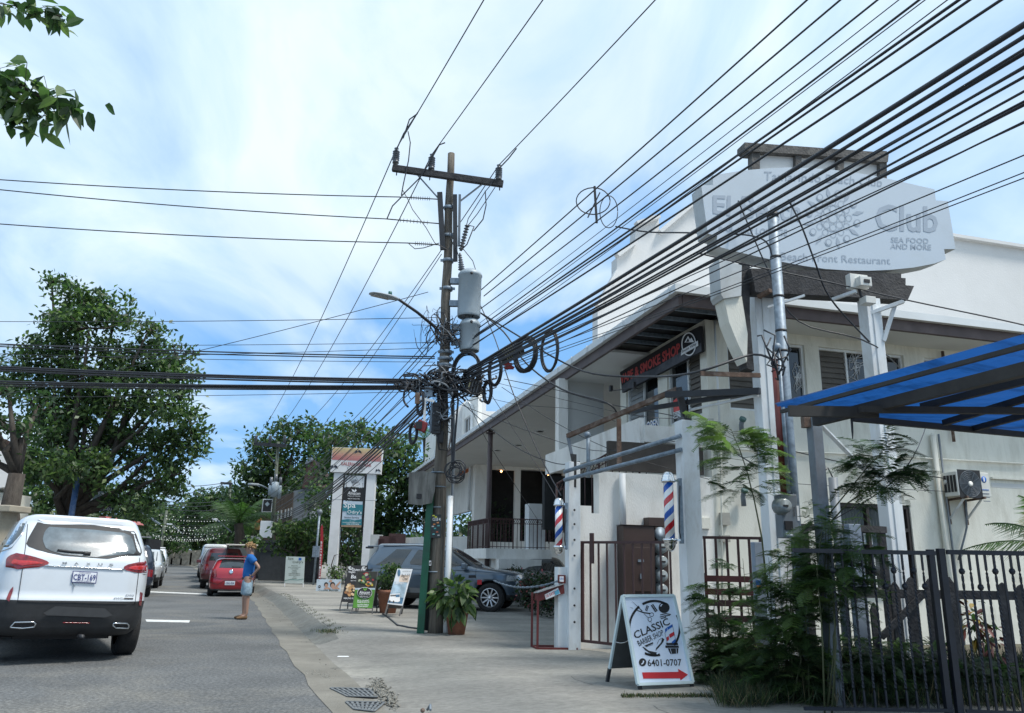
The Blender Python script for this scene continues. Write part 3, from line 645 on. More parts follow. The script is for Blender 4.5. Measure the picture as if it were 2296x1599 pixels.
# ---- pipes and beam joining the posts
fo = thing('overhead_frame', (pL.x, pL.y, zL), 'grey pipes and rusty beam spanning the two white gate posts', 'frame')
def seg(mb, c_, a, b, Ya, Yb, w, m, h=None, rnd=False):
    p, q = atY(*c_(*a), Ya), atY(*c_(*b), Yb)
    if rnd: mb.tube([p, q], w/2, m, 10)
    else: mb.beam(p, q, w, h or w, m)
mb = MB(); seg(mb, c2b, (708,1265), (1412,1046), YL-.15, YR-.15, 0.065, galv, rnd=True); mb.build('pipe', fo)
mb = MB(); seg(mb, c2b, (708,1315), (1418,1130), YL-.15, YR-.15, 0.065, galv, rnd=True); mb.build('pipe', fo)
mb = MB(); seg(mb, c2b, (728,1048), (1392,765), YL, YR, 0.07, rust); seg(mb, c2b, (728,1048), (760,1200), YL, YL, 0.05, grey_steel); seg(mb, c2b, (1398,755), (1440,930), YR, YR, 0.09, dark_steel); mb.build('rusty_beam', fo)
mb = MB(); seg(mb, c2b, (1325,797), (1893,775), YR, 10.2, 0.06, dark_steel, 0.09); mb.build('black_beam', fo)
mb = MB(); seg(mb, c2b, (1070,905), (1893,775), YR+1.1, 10.2, 0.05, dark_steel, 0.07); seg(mb, c2b, (1470,890), (1880,800), YR, 10.25, 0.04, white_paint, 0.03); mb.build('black_beam', fo)
mb = MB(); seg(mb, c2b, (1038,945), (1040,1240), YR+1.2, YR+1.2, 0.07, rust); mb.build('prop', fo)
mb = MB(); seg(mb, c2b, (852,1040), (853,1300), YL+.3, YL+.3, 0.07, galv, rnd=True); mb.sphere(atY(*c2b(848,1042), YL+.3), 0.06, galv, 10); mb.build('riser_pipe', fo)
# ---- barber poles
def stripe_mat():
    m = bpy.data.materials.new('barber_stripes'); m.use_nodes = True; t = m.node_tree; n = t.nodes; L = t.links
    b = n['Principled BSDF']; b.inputs['Roughness'].default_value = 0.15; b.inputs['Coat Weight'].default_value = 0.6
    co = n.new('ShaderNodeTexCoord'); s = n.new('ShaderNodeSeparateXYZ'); L.new(co.outputs['Object'], s.inputs[0])
    at = n.new('ShaderNodeMath'); at.operation = 'ARCTAN2'; L.new(s.outputs['Y'], at.inputs[0]); L.new(s.outputs['X'], at.inputs[1])
    d1 = n.new('ShaderNodeMath'); d1.operation = 'DIVIDE'; d1.inputs[1].default_value = 2*math.pi; L.new(at.outputs[0], d1.inputs[0])
    d2 = n.new('ShaderNodeMath'); d2.operation = 'DIVIDE'; d2.inputs[1].default_value = 0.385; L.new(s.outputs['Z'], d2.inputs[0])
    su = n.new('ShaderNodeMath'); su.operation = 'SUBTRACT'; L.new(d2.outputs[0], su.inputs[0]); L.new(d1.outputs[0], su.inputs[1])
    fr_ = n.new('ShaderNodeMath'); fr_.operation = 'FRACT'; L.new(su.outputs[0], fr_.inputs[0])
    r_ = ramp(n, [(0.0, (0.8,0.8,0.8)), (0.25, (0.01,0.09,0.42)), (0.5, (0.8,0.8,0.8)), (0.75, (0.5,0.012,0.025))], 'CONSTANT')
    L.new(fr_.outputs[0], r_.inputs[0]); L.new(r_.outputs[0], b.inputs['Base Color']); return m
stripes = stripe_mat()
def barber(u, v0, v1, rad, Y, bu, label, rot):
    top = atY(*c5(u, v0), Y); bot = atY(*c5(u, v1), Y); H_ = top.z-bot.z; r_ = rad
    o = thing('barber_pole', (bot.x, bot.y, bot.z), label, 'barber pole', 'striped barber poles on the gate posts')
    x, y, z = bot; U = Vector((0,0,1))
    g0, g1 = z + H_*0.155, z + H_*0.865
    mb = MB(); n = 32; mb.lathe((0,0,0), U, [(r_*0.86, 0), (r_*0.86, g1-g0)], stripes, n)
    s_ = mb.build('striped_cylinder', None, local=True); s_.parent = o; s_.location = (0, 0, g0-z); s_.rotation_euler = (0, 0, rot)
    mb = MB(); mb.lathe((x,y,g1-0.01), U, [(0,0),(r_*1.12,0),(r_*1.25,.012),(r_*1.25,.03),(r_*1.12,.04),(r_*1.15,.06),(r_*1.0,.075)] + [(r_*math.cos(R(a)), .075+ (top.z-g1-.065)*math.sin(R(a))) for a in range(10, 91, 16)], chrome, 28); mb.build('chrome_cap', o)
    mb = MB(); mb.lathe((x,y,g0+0.01), -U, [(0,0),(r_*1.12,0),(r_*1.25,.012),(r_*1.25,.03),(r_*1.12,.04),(r_*1.0,.06)] + [(r_*math.cos(R(a)), .06+ (g0-z-.05)*math.sin(R(a))) for a in range(10, 91, 16)], chrome, 28); mb.build('chrome_base', o)
    bx = atY(*c5(bu, (v0+v1)/2), Y).x - x
    mb = MB(); mb.box((x+bx, y+0.03, (g0+g1)/2), (0.045, 0.10, (g1-g0)*1.14), galv)
    mb.beam((x+r_*.9, y, g1+.02), (x+bx, y, g1+.02), 0.02, 0.03, chrome); mb.beam((x+r_*.9, y, g0-.01), (x+bx, y, g0-.01), 0.02, 0.03, chrome)
    mb.tube([(x+bx*.95, y-.02, g1-.05), (x+bx*.8, y-.03, (g0+g1)/2), (x+bx*.75, y-.03, g0+.1), (x+bx, y, g0-.05)], 0.008, cable_m, 6); mb.build('wall_bracket', o)
barber(192, 302, 648, 0.070, YL-0.32, 238, 'smaller striped barber pole, on the left gate post', R(200))
barber(865, 142, 628, 0.082, YR-0.30, 930, 'larger striped barber pole, on the right gate post above the barber sign', R(60))
# ---- barred gate
G0 = Vector((pL.x+0.12, pL.y+0.02, 0)); G1 = Vector((pR.x-0.15, pR.y+0.25, 0)); gang = math.degrees(math.atan2(G1.y-G0.y, G1.x-G0.x))
PG = Plane(G0, gang)
o = thing('barred_gate', (G0.x, G0.y, SW), 'low dark brown barred gate between the two white posts', 'gate')
zt = PG.loc(*c5(333, 570))[1]; zb = PG.loc(*c5(333, 1163))[1]; xe = (G1-G0).length
mb = MB(); xg0 = PG.loc(*c5(335, 800))[0]
for z in (zt, zb): PG.box(mb, xg0, xe, z-0.02, z+0.02, -0.02, 0.02, rail_brown)
PG.box(mb, xg0-0.02, xg0+0.02, zb-0.02, zt+0.02, -0.022, 0.022, rail_brown); mb.build('frame', o)
xx = xg0
k = 1
while xg0+0.165*k < xe:
    mb = MB(); PG.box(mb, xg0+0.165*k-0.012, xg0+0.165*k+0.012, zb+.02, zt-.02, -0.012, 0.012, rail_brown); mb.build('bar', o); k += 1
mb = MB(); x1_ = PG.loc(*c5(400, 600)); PG.box(mb, x1_[0]-0.035, x1_[0]+0.035, x1_[1]-0.25, x1_[1]+0.22, 0.02, 0.05, rail_brown); mb.build('latch_plate', o)
mb = MB(); xh = PG.loc(*c5(308, 800))[0]; PG.box(mb, xh-0.025, xh+0.025, PG.loc(*c5(308,1072))[1], PG.loc(*c5(308,680))[1], -0.03, 0.03, rail_brown)
for v in (720, 1030): z = PG.loc(*c5(308, v))[1]; PG.box(mb, xh+.025, xg0-.022, z-0.03, z+0.03, -0.02, 0.02, rail_brown)
mb.build('hinge', o)
# ---- electricity meters
cab_m = mat('brown_cabinet', (0.045, 0.026, 0.022), 0.5, 0.15, 4)
q = PB.hit(*c5(690, 700), 0.12); o = thing('meter_cabinet', (q.x, q.y, SW), 'dark brown electricity cabinet with a column of round glass meters', 'meter cabinet')
mb = MB(); PB.pbox(mb, *c5(541, 472), *c5(737, 985), 0.0, 0.28, cab_m); PB.pbox(mb, *c5(538, 466), *c5(740, 474), 0.0, 0.30, cab_m); mb.build('cabinet', o, bevel=.006)
mb = MB(); PB.pbox(mb, *c5(598, 600), *c5(725, 862), 0.282, 0.30, cab_m); mb.build('door', o, bevel=.004)
mb = MB(); x0, z0 = PB.loc(*c5(640, 680)); PB.box(mb, x0-.05, x0+.05, z0-.02, z0+.02, .302, .315, galv); PB.box(mb, x0-.02, x0+.02, z0-.28, z0-.2, .302, .32, galv); mb.build('latch', o)
mb = MB(); PB.pbox(mb, *c5(533, 602), *c5(556, 748), 0.28, 0.36, cab_m); mb.build('breaker_box', o)
mb = MB(); PB.pbox(mb, *c5(741, 480), *c5(828, 895), 0.0, 0.20, cab_m); PB.pbox(mb, *c5(702, 422), *c5(825, 478), 0.0, 0.20, cab_m); mb.build('meter_board', o, bevel=.005)
gm = mat('meter_glass', (0.22, 0.25, 0.26), 0.12, 0.1, 8, spec=0.8)
for k, v in enumerate((517, 600, 686, 771, 856)):
    p = PB.hit(*c5(800, v), 0.2); mb = MB()
    if k == 0: mb.lathe(p, PB.n, [(0,0),(0.105,0),(0.105,0.03),(0,0.032)], galv, 20); mb.build('blank_cover', o); continue
    mb.lathe(p, PB.n, [(0,0),(0.115,0),(0.115,0.02),(0.095,0.025),(0.092,0.12),(0.08,0.135),(0,0.14)], gm, 22); m_ = mb.build('meter', o)
    mb = MB(); PB.box(mb, 0, 0, 0, 0, 0, 0, P_black) if False else mb.box(p+PB.n*0.143, (0.075, 0.006, 0.028), P_black, PB.axes()); mb.build('dial', m_)
    mb = MB(); 
for k, v in enumerate((517, 635, 725, 810)):
    mb = MB(); mb.box(PB.hit(*c5(752, v), 0.21), (0.05, 0.02, 0.09), cab_m if k % 2 else galv, PB.axes()); mb.build('switch', o)
# ---- red menu stand
kr = mat('red_painted_steel', (0.13, 0.022, 0.02), 0.5, 0.2, 6)
p = atZ(1232, 1452, SW); KY = p.y-1.2 if False else 12.6
PK = Plane((0, 12.55, 0), 8)
def K(u, v, off=0): return PK.hit(*c5(u, v), off)
o = thing('menu_stand', (K(120,1200).x, K(120,1200).y, SW), 'red steel menu stand with a sloping desk beside the left gate post', 'stand')
mb = MB()
for (a, b) in (((67,885),(67,1200)), ((33,872),(33,1192))):
    off = 0.0 if a[0] == 67 else -0.35
    top, bot = K(*a, off), K(*b, off); mb.beam((top.x, top.y, SW+.01), top, 0.035, 0.035, kr); 
pa = K(67,1200); pa.z = SW+.02; pb = pa+Vector((0.62,0.06,0)); pc = K(33,1192,-.35); pc.z = SW+.02; pd = pc+Vector((0.62,0.06,0))
for a, b in ((pa,pb),(pc,pd),(pa,pc),(pb,pd)): mb.beam(a, b, 0.035, 0.03, kr)
mb.build('frame', o)
mb = MB(); A, B, C_, D = K(70,885,0.02), K(228,838,0.02), K(215,800,0.02), K(60,868,0.02)
mb.poly([K(70,872,.02), K(70,925,.02), K(228,878,.02), K(222,820,.02)], kr, 0.36, PK.n); mb.build('desk_box', o)
mb = MB(); mb.poly([K(40,872,.03)+Vector((0,0,.0)), K(70,870,.06), K(224,818,.06), K(208,808,-.3), K(45,868,-.3)], mat('menu_glass', (0.35,0.36,0.36), 0.15, 0.2, 9), 0.01, Vector((0,0,1))); mb.build('desk_top', o)
mb = MB(); ppoly(mb, PK, c5, [(107,885),(188,843),(202,880),(115,915)], P_white, 0.03); ctext(mb, PK, c5, 'DE EATERY', [(118,903),(188,872),(184,856),(112,888)], P_red, 0.034, 0.02)
ppoly(mb, PK, c5, [(165,868),(190,852),(199,878),(172,890)], mat('sticker_blue', (0.1,0.35,0.5), 0.6), 0.037); mb.build('sticker', o)
mb = MB(); mb.poly([K(190,766,.02), K(190,815,.02), K(234,818,.02), K(234,768,.02)], kr, 0.06, PK.n); ppoly(mb, PK, c5, [(197,775),(222,775),(222,808),(197,806)], P_white, 0.03); ctext(mb, PK, c5, 'OPEN', [(199,795),(220,795),(220,783),(199,782)], P_blue, 0.034); mb.build('sign_box', o)
mb = MB(); 
# chain from the stand to the landing
ch = MB(); pts = sag(K(195,800), atY(*cT(0,0), 1) if False else K(-200, 800, -4.0), 0.12, 30)
for i in range(len(pts)-1): ch.tube([pts[i].lerp(pts[i+1], .05), pts[i].lerp(pts[i+1], .95)], 0.012 if i % 2 else 0.02, galv, 5)
tag(ch.build('chain', None, loc=pts[0]), 'slack steel chain running from the red menu stand past the parked car', 'chain')
# ---- barber shop A-frame sign
bl = atZ(1441, 1553, 0.13); PS = Plane(bl, 25, 15)
o = thing('barber_sign', bl, 'white A-frame sign reading CLASSIC BARBER SHOP with a red arrow', 'sandwich board')
fr_w = mat('sign_frame_pale', (0.55, 0.66, 0.68), 0.5, 0.06, 6); face_w = mat('sign_face', (0.66, 0.74, 0.86), 0.5, 0.02, 2)
Q = [PS.hit(*cB(*p)) for p in ((270,1360),(1090,1330),(805,45),(45,55))]
x0, z0 = PS.loc(*cB(280, 1358)); x1, _ = PS.loc(*cB(1088, 1330)); _, z1 = PS.loc(*cB(45, 50)); x0b = PS.loc(*cB(45, 50))[0]
mb = MB(); ppoly(mb, PS, cB, [(60,60),(800,58),(1075,1318),(290,1345)], face_w, 0.0, 0.012); mb.build('panel', o)
mb = MB()
for a, b in (((50,52),(805,45)), ((805,45),(1088,1328)), ((1088,1328),(280,1358)), ((280,1358),(50,52))):
    p_, q_ = PS.hit(*cB(*a), 0.004), PS.hit(*cB(*b), 0.004); mb.beam(p_, q_, 0.03, 0.04, fr_w, PS.n)
mb.build('panel_frame', o)
for a, b in (((300,1350),(325,1508)), ((1070,1330),(1102,1490))):
    mb = MB(); mb.beam(PS.hit(*cB(*a), -.02), PS.hit(*cB(*b), -.02), 0.04, 0.03, dark_steel, PS.n); mb.build('leg', o)
tl = PS.hit(*cB(45, 52), -.02); tr = PS.hit(*cB(800, 46), -.02)
backv = Vector((-math.sin(R(25)), math.cos(R(25)), 0))
BL = Vector((tl.x, tl.y, SW)) + backv*0.34; BR = Vector((tr.x, tr.y, SW)) + backv*0.34
mb = MB(); mb.poly([tl, tr, tr.lerp(BR, .84), tl.lerp(BL, .84)], mat('board_back', (0.07,0.075,0.075), 0.8, 0.1, 4), 0.012, backv)
mb.beam(tl, tl.lerp(BL, .84), 0.025, 0.03, fr_w); mb.beam(tr, tr.lerp(BR, .84), 0.025, 0.03, fr_w); mb.build('back_panel', o)
for a, b in ((tl, BL), (tr, BR)):
    mb = MB(); mb.beam(a.lerp(b, .84), b, 0.035, 0.03, dark_steel); mb.build('leg', o)
mb = MB(); pts = sag(tl.lerp(BL, .52), PS.hit(*cB(160, 690), -.02), 0.03, 12); mb.tube(pts, 0.005, chrome, 5); mb.build('chain', o)
L = MB(); T = lambda st, q, m, **k: ctext(L, PS, cB, st, q, m, 0.004, **k)
T('CLASSIC', [(235,690),(760,470),(715,370),(205,580)], P_black, bold=0.035)
T('BARBER SHOP', [(300,795),(660,630),(640,545),(262,715)], P_black, bold=0.012)
T('6401-0707', [(428,1092),(928,1082),(918,980),(415,988)], P_black, bold=0.03)
for a0, a1 in ((62, 118), (128, 196), (-38, 28), (248, 282)): ring(L, PS, cB, 525, 525, 372, 402, a0, a1, 0.026, P_black, 0.004)
ppoly(L, PS, cB, [(340,1180),(880,1172),(872,1127),(1020,1213),(910,1300),(902,1268),(360,1273)], P_red, 0.004)
disc(L, PS, cB, 348, 1030, 55, 60, P_black, 0.004); L2 = [(325,1055),(338,1065),(360,1048),(372,1020),(362,1003),(350,1012),(355,1024),(342,1042)]; ppoly(L, PS, cB, L2, face_w, 0.006)
disc(L, PS, cB, 667, 222, 82, 80, P_black, 0.004); ppoly(L, PS, cB, [(605,200),(625,170),(650,168),(632,185),(625,205)], face_w, 0.006)
for dv, du in ((0, 0), (30, -6), (55, 6)): pline(L, PS, cB, [(612+du,330+dv),(690,310+dv),(765-du*3-dv,322+dv*.4)], 0.010, P_black, 0.004)
ppoly(L, PS, cB, [(710,515),(788,468),(792,505),(722,552)], P_blue, 0.004); ppoly(L, PS, cB, [(680,540),(705,515),(712,560),(684,595)], P_blue, 0.004)
ppoly(L, PS, cB, [(740,620),(812,575),(820,630),(752,672)], P_red, 0.004); ppoly(L, PS, cB, [(700,665),(732,640),(742,690),(712,722)], P_red, 0.004)
ppoly(L, PS, cB, [(775,735),(835,680),(845,745),(790,750)], P_blue, 0.004)
pline(L, PS, cB, [(788,468),(848,748)], 0.004, P_black, 0.004); pline(L, PS, cB, [(678,590),(712,745)], 0.004, P_black, 0.004)
for v, w_ in ((760, 165), (800, 190)): pline(L, PS, cB, [(785-w_/2,v),(785+w_/2,v)], 0.024, P_black, 0.004)
ppoly(L, PS, cB, [(722,825),(878,822),(872,900),(760,908)], P_black, 0.004); pline(L, PS, cB, [(758,830),(778,905)], 0.006, face_w, 0.006); pline(L, PS, cB, [(845,828),(850,900)], 0.006, face_w, 0.006)
ppoly(L, PS, cB, [(185,118),(352,270),(335,275)], P_black, 0.004); ppoly(L, PS, cB, [(248,250),(372,288),(470,300),(460,318),(360,302),(255,264)], P_black, 0.004); ppoly(L, PS, cB, [(148,212),(200,225),(205,235)], P_black, 0.004)
ring(L, PS, cB, 482, 325, 30, 28, 0, 360, 0.006, P_black, 0.004, 16); ring(L, PS, cB, 455, 395, 27, 32, 0, 360, 0.006, P_black, 0.004, 16); pline(L, PS, cB, [(370,312),(430,370)], 0.006, P_black, 0.004); pline(L, PS, cB, [(470,425),(480,455)], 0.004, P_black, 0.004)
ppoly(L, PS, cB, [(408,185),(440,200),(415,275),(385,260)], P_black, 0.004); ppoly(L, PS, cB, [(468,190),(505,168),(572,265),(535,290)], P_black, 0.004); pline(L, PS, cB, [(492,185),(550,272)], 0.004, face_w, 0.006); pline(L, PS, cB, [(424,198),(402,262)], 0.004, face_w, 0.006)
ppoly(L, PS, cB, [(345,800),(362,800),(440,860),(560,885),(580,905),(555,920),(470,905),(385,850)], P_black, 0.004); disc(L, PS, cB, 565, 902, 12, 12, face_w, 0.006, 10)
ppoly(L, PS, cB, [(372,785),(500,732),(508,752),(400,800)], P_black, 0.004); pline(L, PS, cB, [(405,803),(500,770)], 0.003, P_black, 0.004)
ppoly(L, PS, cB, [(640,668),(670,690),(655,730),(590,810),(555,845),(540,868),(548,820),(620,740)], P_black, 0.004); pline(L, PS, cB, [(560,765),(590,700),(640,668)], 0.004, P_black, 0.004)
L.build('lettering', o)
# ---- smoke shop sign over the windows
PV = Plane(PA.at(0, 0, 0.16), -75)
o = thing('smoke_shop_sign', PV.hit(1480, 820), 'long black VAPE and SMOKE SHOP sign with red letters under the eave', 'sign')
v_b = mat('sign_black', (0.012, 0.012, 0.014), 0.9, 0.2, 3); v_g = mat('sign_smoke', (0.09, 0.095, 0.11), 0.9, 0.6, 1.2, dirt=(0.03, 0.03, 0.035), dirt_amt=0.9, dscale=1.6); v_r = mat('sign_red', (0.42, 0.04, 0.035), 0.6, 0.15, 8)
mb = MB(); ppoly(mb, PV, c2b, [(1045,660),(1058,785),(1540,535),(1530,380),(1430,430)], v_b, 0, 0.06); mb.build('panel', o)
mb = MB(); ppoly(mb, PV, c2b, [(1053,745),(1058,783),(1540,533),(1538,480),(1400,545),(1250,640),(1150,675)], v_g, 0.004)
mb.build('smoke_print', o)
L = MB(); ctext(L, PV, c2b, 'VAPE & SMOKE SHOP', [(1048,735),(1412,545),(1408,478),(1046,680)], v_r, 0.008, 0.09); L.build('lettering', o)
mb = MB(); ring(mb, PV, c2b, 1462, 488, 42, 70, 0, 360, 0.0, P_white) if False else None
disc(mb, PV, c2b, 1462, 490, 45, 72, P_white, 0.02, 26); disc(mb, PV, c2b, 1462, 490, 38, 64, v_b, 0.024, 26); ppoly(mb, PV, c2b, [(1436,480),(1458,440),(1470,462),(1478,450),(1495,478)], P_white, 0.028)
ppoly(mb, PV, c2b, [(1446,478),(1458,452),(1466,474)], v_b, 0.031); ppoly(mb, PV, c2b, [(1418,525),(1415,560),(1520,500),(1518,468)], P_white, 0.034); ctext(mb, PV, c2b, 'Smoke Valley', [(1422,548),(1510,498),(1508,478),(1420,528)], v_b, 0.038, 0.02, 0.2)
mb.build('round_badge', o)
mb = MB()
for u_, v_ in ((990,760),(1130,740)): mb.box(PV.hit(*c2b(u_, v_), 0.5), (0.09, 0.06, 0.12), P_black, PV.axes())
mb.tube([PV.hit(*c2b(990,775), 0.5), PV.hit(*c2b(1130,755), 0.5), PV.hit(*c2b(1150,760), 0.0)], 0.012, P_black, 6); mb.build('spotlight_arm', o)
# posters in the shop window
PW2 = Plane(PA.at(0, 0, 0.012), -75)
for nm, q, col, lab in (('window_poster', [(1205,960),(1280,930),(1280,1000),(1205,1025)], P_white, 'OPEN poster in the smoke shop window'), ):
    oo = thing('open_sign', PW2.hit(*c2b(1240, 980)), 'blue and white OPEN sign inside the upper left shop window', 'sign'); mb = MB()
    ctext(mb, PW2, c2b, 'OPEN', [(1205,1018),(1280,990),(1280,938),(1205,962)], P_white, 0.0, 0.03); ctext(mb, PW2, c2b, 'OPEN', [(1207,1022),(1282,994),(1282,942),(1207,966)], P_blue, -0.006, 0.06); mb.build('lettering', oo)
oo = thing('red_figure_sticker', PW2.hit(*c2b(1390, 880)), 'red poster with white print in the right smoke shop window', 'poster'); mb = MB()
ppoly(mb, PW2, c2b, [(1368,835),(1400,808),(1418,830),(1412,890),(1372,905)], mat('sticker_red', (0.6,0.05,0.04), 0.5), 0.0); mb.build('print', oo)
mb = MB()
for v_ in range(905, 945, 9): ppoly(mb, PW2, c2b, [(1367,v_),(1412,v_-13),(1412,v_-9),(1367,v_+4)], P_white, 0.0)
mb.build('caption', oo)
# ---- air conditioner on wall B
q = PB.hit(*c3(1920, 1140), 0.2); o = thing('air_conditioner', q, 'white outdoor air conditioning unit on rusty brackets on the wall', 'air conditioner')
acw = mat('ac_white', (0.66, 0.66, 0.62), 0.5, 0.05, 4, dirt=(0.4, 0.36, 0.28), dirt_amt=0.3)
PBo = Plane(PB.at(0,0,.45), 15); xa, za = PBo.loc(*c3(1828, 1045)); xb, zb_ = PBo.loc(*c3(2072, 1240)); s_ = 0.92
PA2 = lambda x, z, of: PB.at(x, z, of)
mb = MB(); PB.box(mb, xa, xb, zb_+.05, za, 0.12, 0.45, acw); mb.build('casing', o, bevel=0.012)
fc = PB.hit(*c3(1938, 1135), 0.0); fx, fz = PB.loc(*c3(1938, 1135)); fr2 = 0.235
fx = xa + (xb-xa)*0.38; fz = (zb_+.05+za)/2
mb = MB(); mb.box(PB.at(fx, fz, 0.452), (0.52, 0.008, 0.52), P_black, PB.axes())
for k in range(7): mb.lathe(PB.at(fx, fz, 0.457), PB.n, [(0.045+k*.032, 0), (0.05+k*.032, 0.008), (0.055+k*.032, 0)], grey_steel, 28)
for k in range(12): a = 2*math.pi*k/12; mb.beam(PB.at(fx, fz, .463), PB.at(fx+.25*math.cos(a), fz+.25*math.sin(a), .463), 0.005, 0.005, grey_steel)
mb.lathe(PB.at(fx, fz, 0.46), PB.n, [(0,0),(0.05,0),(0.05,0.012),(0,0.014)], acw, 20); mb.build('fan_grille', o)
mb = MB()
for k in range(5):
    for j in range(4): mb.box(PB.at(xa-0.004, zb_+.16+k*(za-zb_-.2)/5, 0.17+j*.075), (0.006, 0.055, 0.07), P_black, PB.axes())
mb.build('side_vent', o)
mb = MB(); x_, z_ = xb-0.13, za-0.13; mb.lathe(PB.at(x_, z_, .451), PB.n, [(0,0),(0.06,0),(0.06,0.003),(0,0.004)], P_blue, 20); ptext(mb, PB, '1', (x_-.015, z_-.04, x_+.015, z_+.04), P_white, .458, .03)
for k in range(4): PB.box(mb, x_-.07, x_+.08, z_-.2-k*.07, z_-.185-k*.07, .45, .457, grey_steel if k else P_blue)
mb.build('badge', o)
for xx in (xa+.15, xb-.2):
    mb = MB(); mb.beam(PB.at(xx, zb_, 0.0), PB.at(xx, zb_+.03, .5), 0.04, 0.04, rust); mb.beam(PB.at(xx, zb_-.35, 0.02), PB.at(xx, zb_, .4), 0.03, 0.03, white_paint); mb.beam(PB.at(xx, zb_-.45, 0.02), PB.at(xx, zb_, .02), 0.04, 0.03, rust); mb.build('bracket', o)
mb = MB(); mb.tube([PB.at(xb-.35, zb_, .2), PB.at(xb-.33, zb_-.5, .12), PB.at(xb-.4, zb_-.7, .1), PB.at(xb-.6, zb_-1.1, .1), PB.hit(*c4b(1925, 312), .1)], 0.02, grey_steel, 6)
mb.tube([PB.hit(2118,1085,.15), PB.at(xa, za-.15, .2)], 0.03, acw, 8); mb.build('hose', o)
# ---- restaurant sign on its white posts
YP = 10.3
PC = Plane(atY(1836, 480, YP), 13)
o = thing('restaurant_sign', PC.hit(1836, 700), 'big faded oval club sign board with stepped ends high on two white posts', 'sign')
sf = mat('club_face', (0.50, 0.57, 0.64), 0.5, 0.03, 1.2, dirt=(0.40, 0.44, 0.45), dirt_amt=0.4, dscale=0.7); si = mat('club_ink', (0.34, 0.40, 0.47), 0.6, 0.05, 3); sside = mat('club_side', (0.52, 0.55, 0.56), 0.7, 0.06, 3, dirt=(0.34, 0.31, 0.25), dirt_amt=0.5)
face = [(190,295),(400,262),(560,248),(700,242),(850,247),(1000,258),(1150,277),(1300,302),(1450,335),(1690,390),(1700,465),(1780,470),(1833,795),(1755,795),(1767,865),(1690,893),(1550,920),(1400,935),(1250,942),(1100,940),(950,930),(800,908),(650,880),(500,848),(360,815),(215,775),(218,706),(155,690),(110,362),(190,362)]
mb = MB(); ppoly(mb, PC, c1b, face, sside, 0.0, 0.30); mb.build('sign_box', o)
mb = MB(); ppoly(mb, PC, c1b, face, sf, 0.004); mb.build('face', o)
L = MB(); T = lambda st, q, **k: ctext(L, PC, c1b, st, q, si, 0.009, **k)
T('Tamarindo Beach Club', [(535,328),(1335,372),(1340,318),(538,268)], bend=0.12, bold=0.0)
T('Beach Front Restaurant', [(650,868),(1392,897),(1390,850),(650,815)], bold=0.0)
T('SEA FOOD', [(1395,748),(1650,758),(1650,722),(1395,713)], bold=0.03); T('AND MORE', [(1392,792),(1668,802),(1668,764),(1392,755)], bold=0.03)
T('BAR AND LOUNGE', [(230,675),(695,705),(695,662),(232,640)], bold=0.02)
T('El Be', [(190,555),(560,610),(575,440),(190,430)], bold=0.05); T('ach', [(575,600),(780,610),(790,470),(585,450)], bold=0.05)
T('Club', [(1290,670),(1715,685),(1712,505),(1290,490)], bold=0.05)
cx, cy = 1005, 585
for rr_, n_, k_ in ((60, 8, 22), (105, 12, 20)):
    for j in range(n_):
        a = 2*math.pi*j/n_; ring(L, PC, c1b, cx+rr_*math.cos(a), cy-rr_*math.sin(a)*1.05, k_, k_*1.1, 0, 360, 0.008, si, 0.009, 10)
for j in range(16):
    a = 2*math.pi*(j+.5)/16; ex, ey = cx+165*math.cos(a), cy-165*math.sin(a)*1.02
    if j % 2: disc(L, PC, c1b, ex, ey, 24, 26, si, 0.009, 10); disc(L, PC, c1b, ex, ey, 15, 17, sf, 0.012, 10)
    else:
        pa_ = (ex-14*math.sin(a), ey-14*math.cos(a)); pb_ = (ex+14*math.sin(a), ey+14*math.cos(a)); pc_ = (cx+215*math.cos(a), cy-215*math.sin(a)); pd_ = (cx+128*math.cos(a), cy-128*math.sin(a))
        ppoly(L, PC, c1b, [pa_, pc_, pb_, pd_], si, 0.009)
ring(L, PC, c1b, cx, cy, 84, 88, 0, 360, 0.012, si, 0.009, 24); ring(L, PC, c1b, cx, cy, 30, 32, 0, 360, 0.012, si, 0.009, 16)
L.build('lettering', o)
def cpost(name, u0, u1, v, vt, Y, m, d=0.25):
    a, b = c1b((u0+u1)/2, v); p = atY(a, b, Y); wd = (atY(*c1b(u1, v), Y)-atY(*c1b(u0, v), Y)).x; zt_ = atY(*c1b((u0+u1)/2, vt), Y).z
    mb = MB(); mb.box((p.x, p.y, (SW+zt_)/2), (wd*0.92, d, zt_-SW), m, PC.axes())
    mb.box((p.x, p.y, (SW+zt_)/2), (wd*0.3, d+.03, zt_-SW-.1), m, PC.axes()); mb.build(name, o, bevel=.006); return p, zt_
cpost('post', 445, 600, 1300, 1000, YP+.12, white_paint, 0.2); cpost('post', 1200, 1318, 1300, 1140, YP+.12, white_paint, 0.2)
mb = MB(); ppoly(mb, PC, c1b, [(445,925),(1465,960),(1465,990),(1495,992),(1495,1040),(1552,1045),(1510,1140),(480,1085)], dark_wood, 0.06, 0.22); mb.build('lower_timber', o)
mb = MB(); ppoly(mb, PC, c1b, [(405,72),(1382,143),(1375,205),(1330,205),(1080,175),(740,150),(440,132),(405,112)], old_timber, 0.0, 0.22); mb.build('top_timber', o)
for us in ((455,508), (750,790), (1035,1078), (1320,1368)):
    mb = MB(); ppoly(mb, PC, c1b, [(us[0],128),(us[1],132),(us[1],330),(us[0],330)], old_timber, -0.03, 0.12); mb.build('upright', o)
mb = MB(); ppoly(mb, PC, c1b, [(505,140),(1330,205),(1330,330),(505,330)], far_white, -0.10, 0.06); mb.build('back_board', o)
mb = MB(); ppoly(mb, PC, c1b, [(385,880),(440,905),(440,1250),(470,1620),(420,1600),(405,1400),(380,1200)], dark_wood, -0.05, 0.2); mb.build('timber', o)
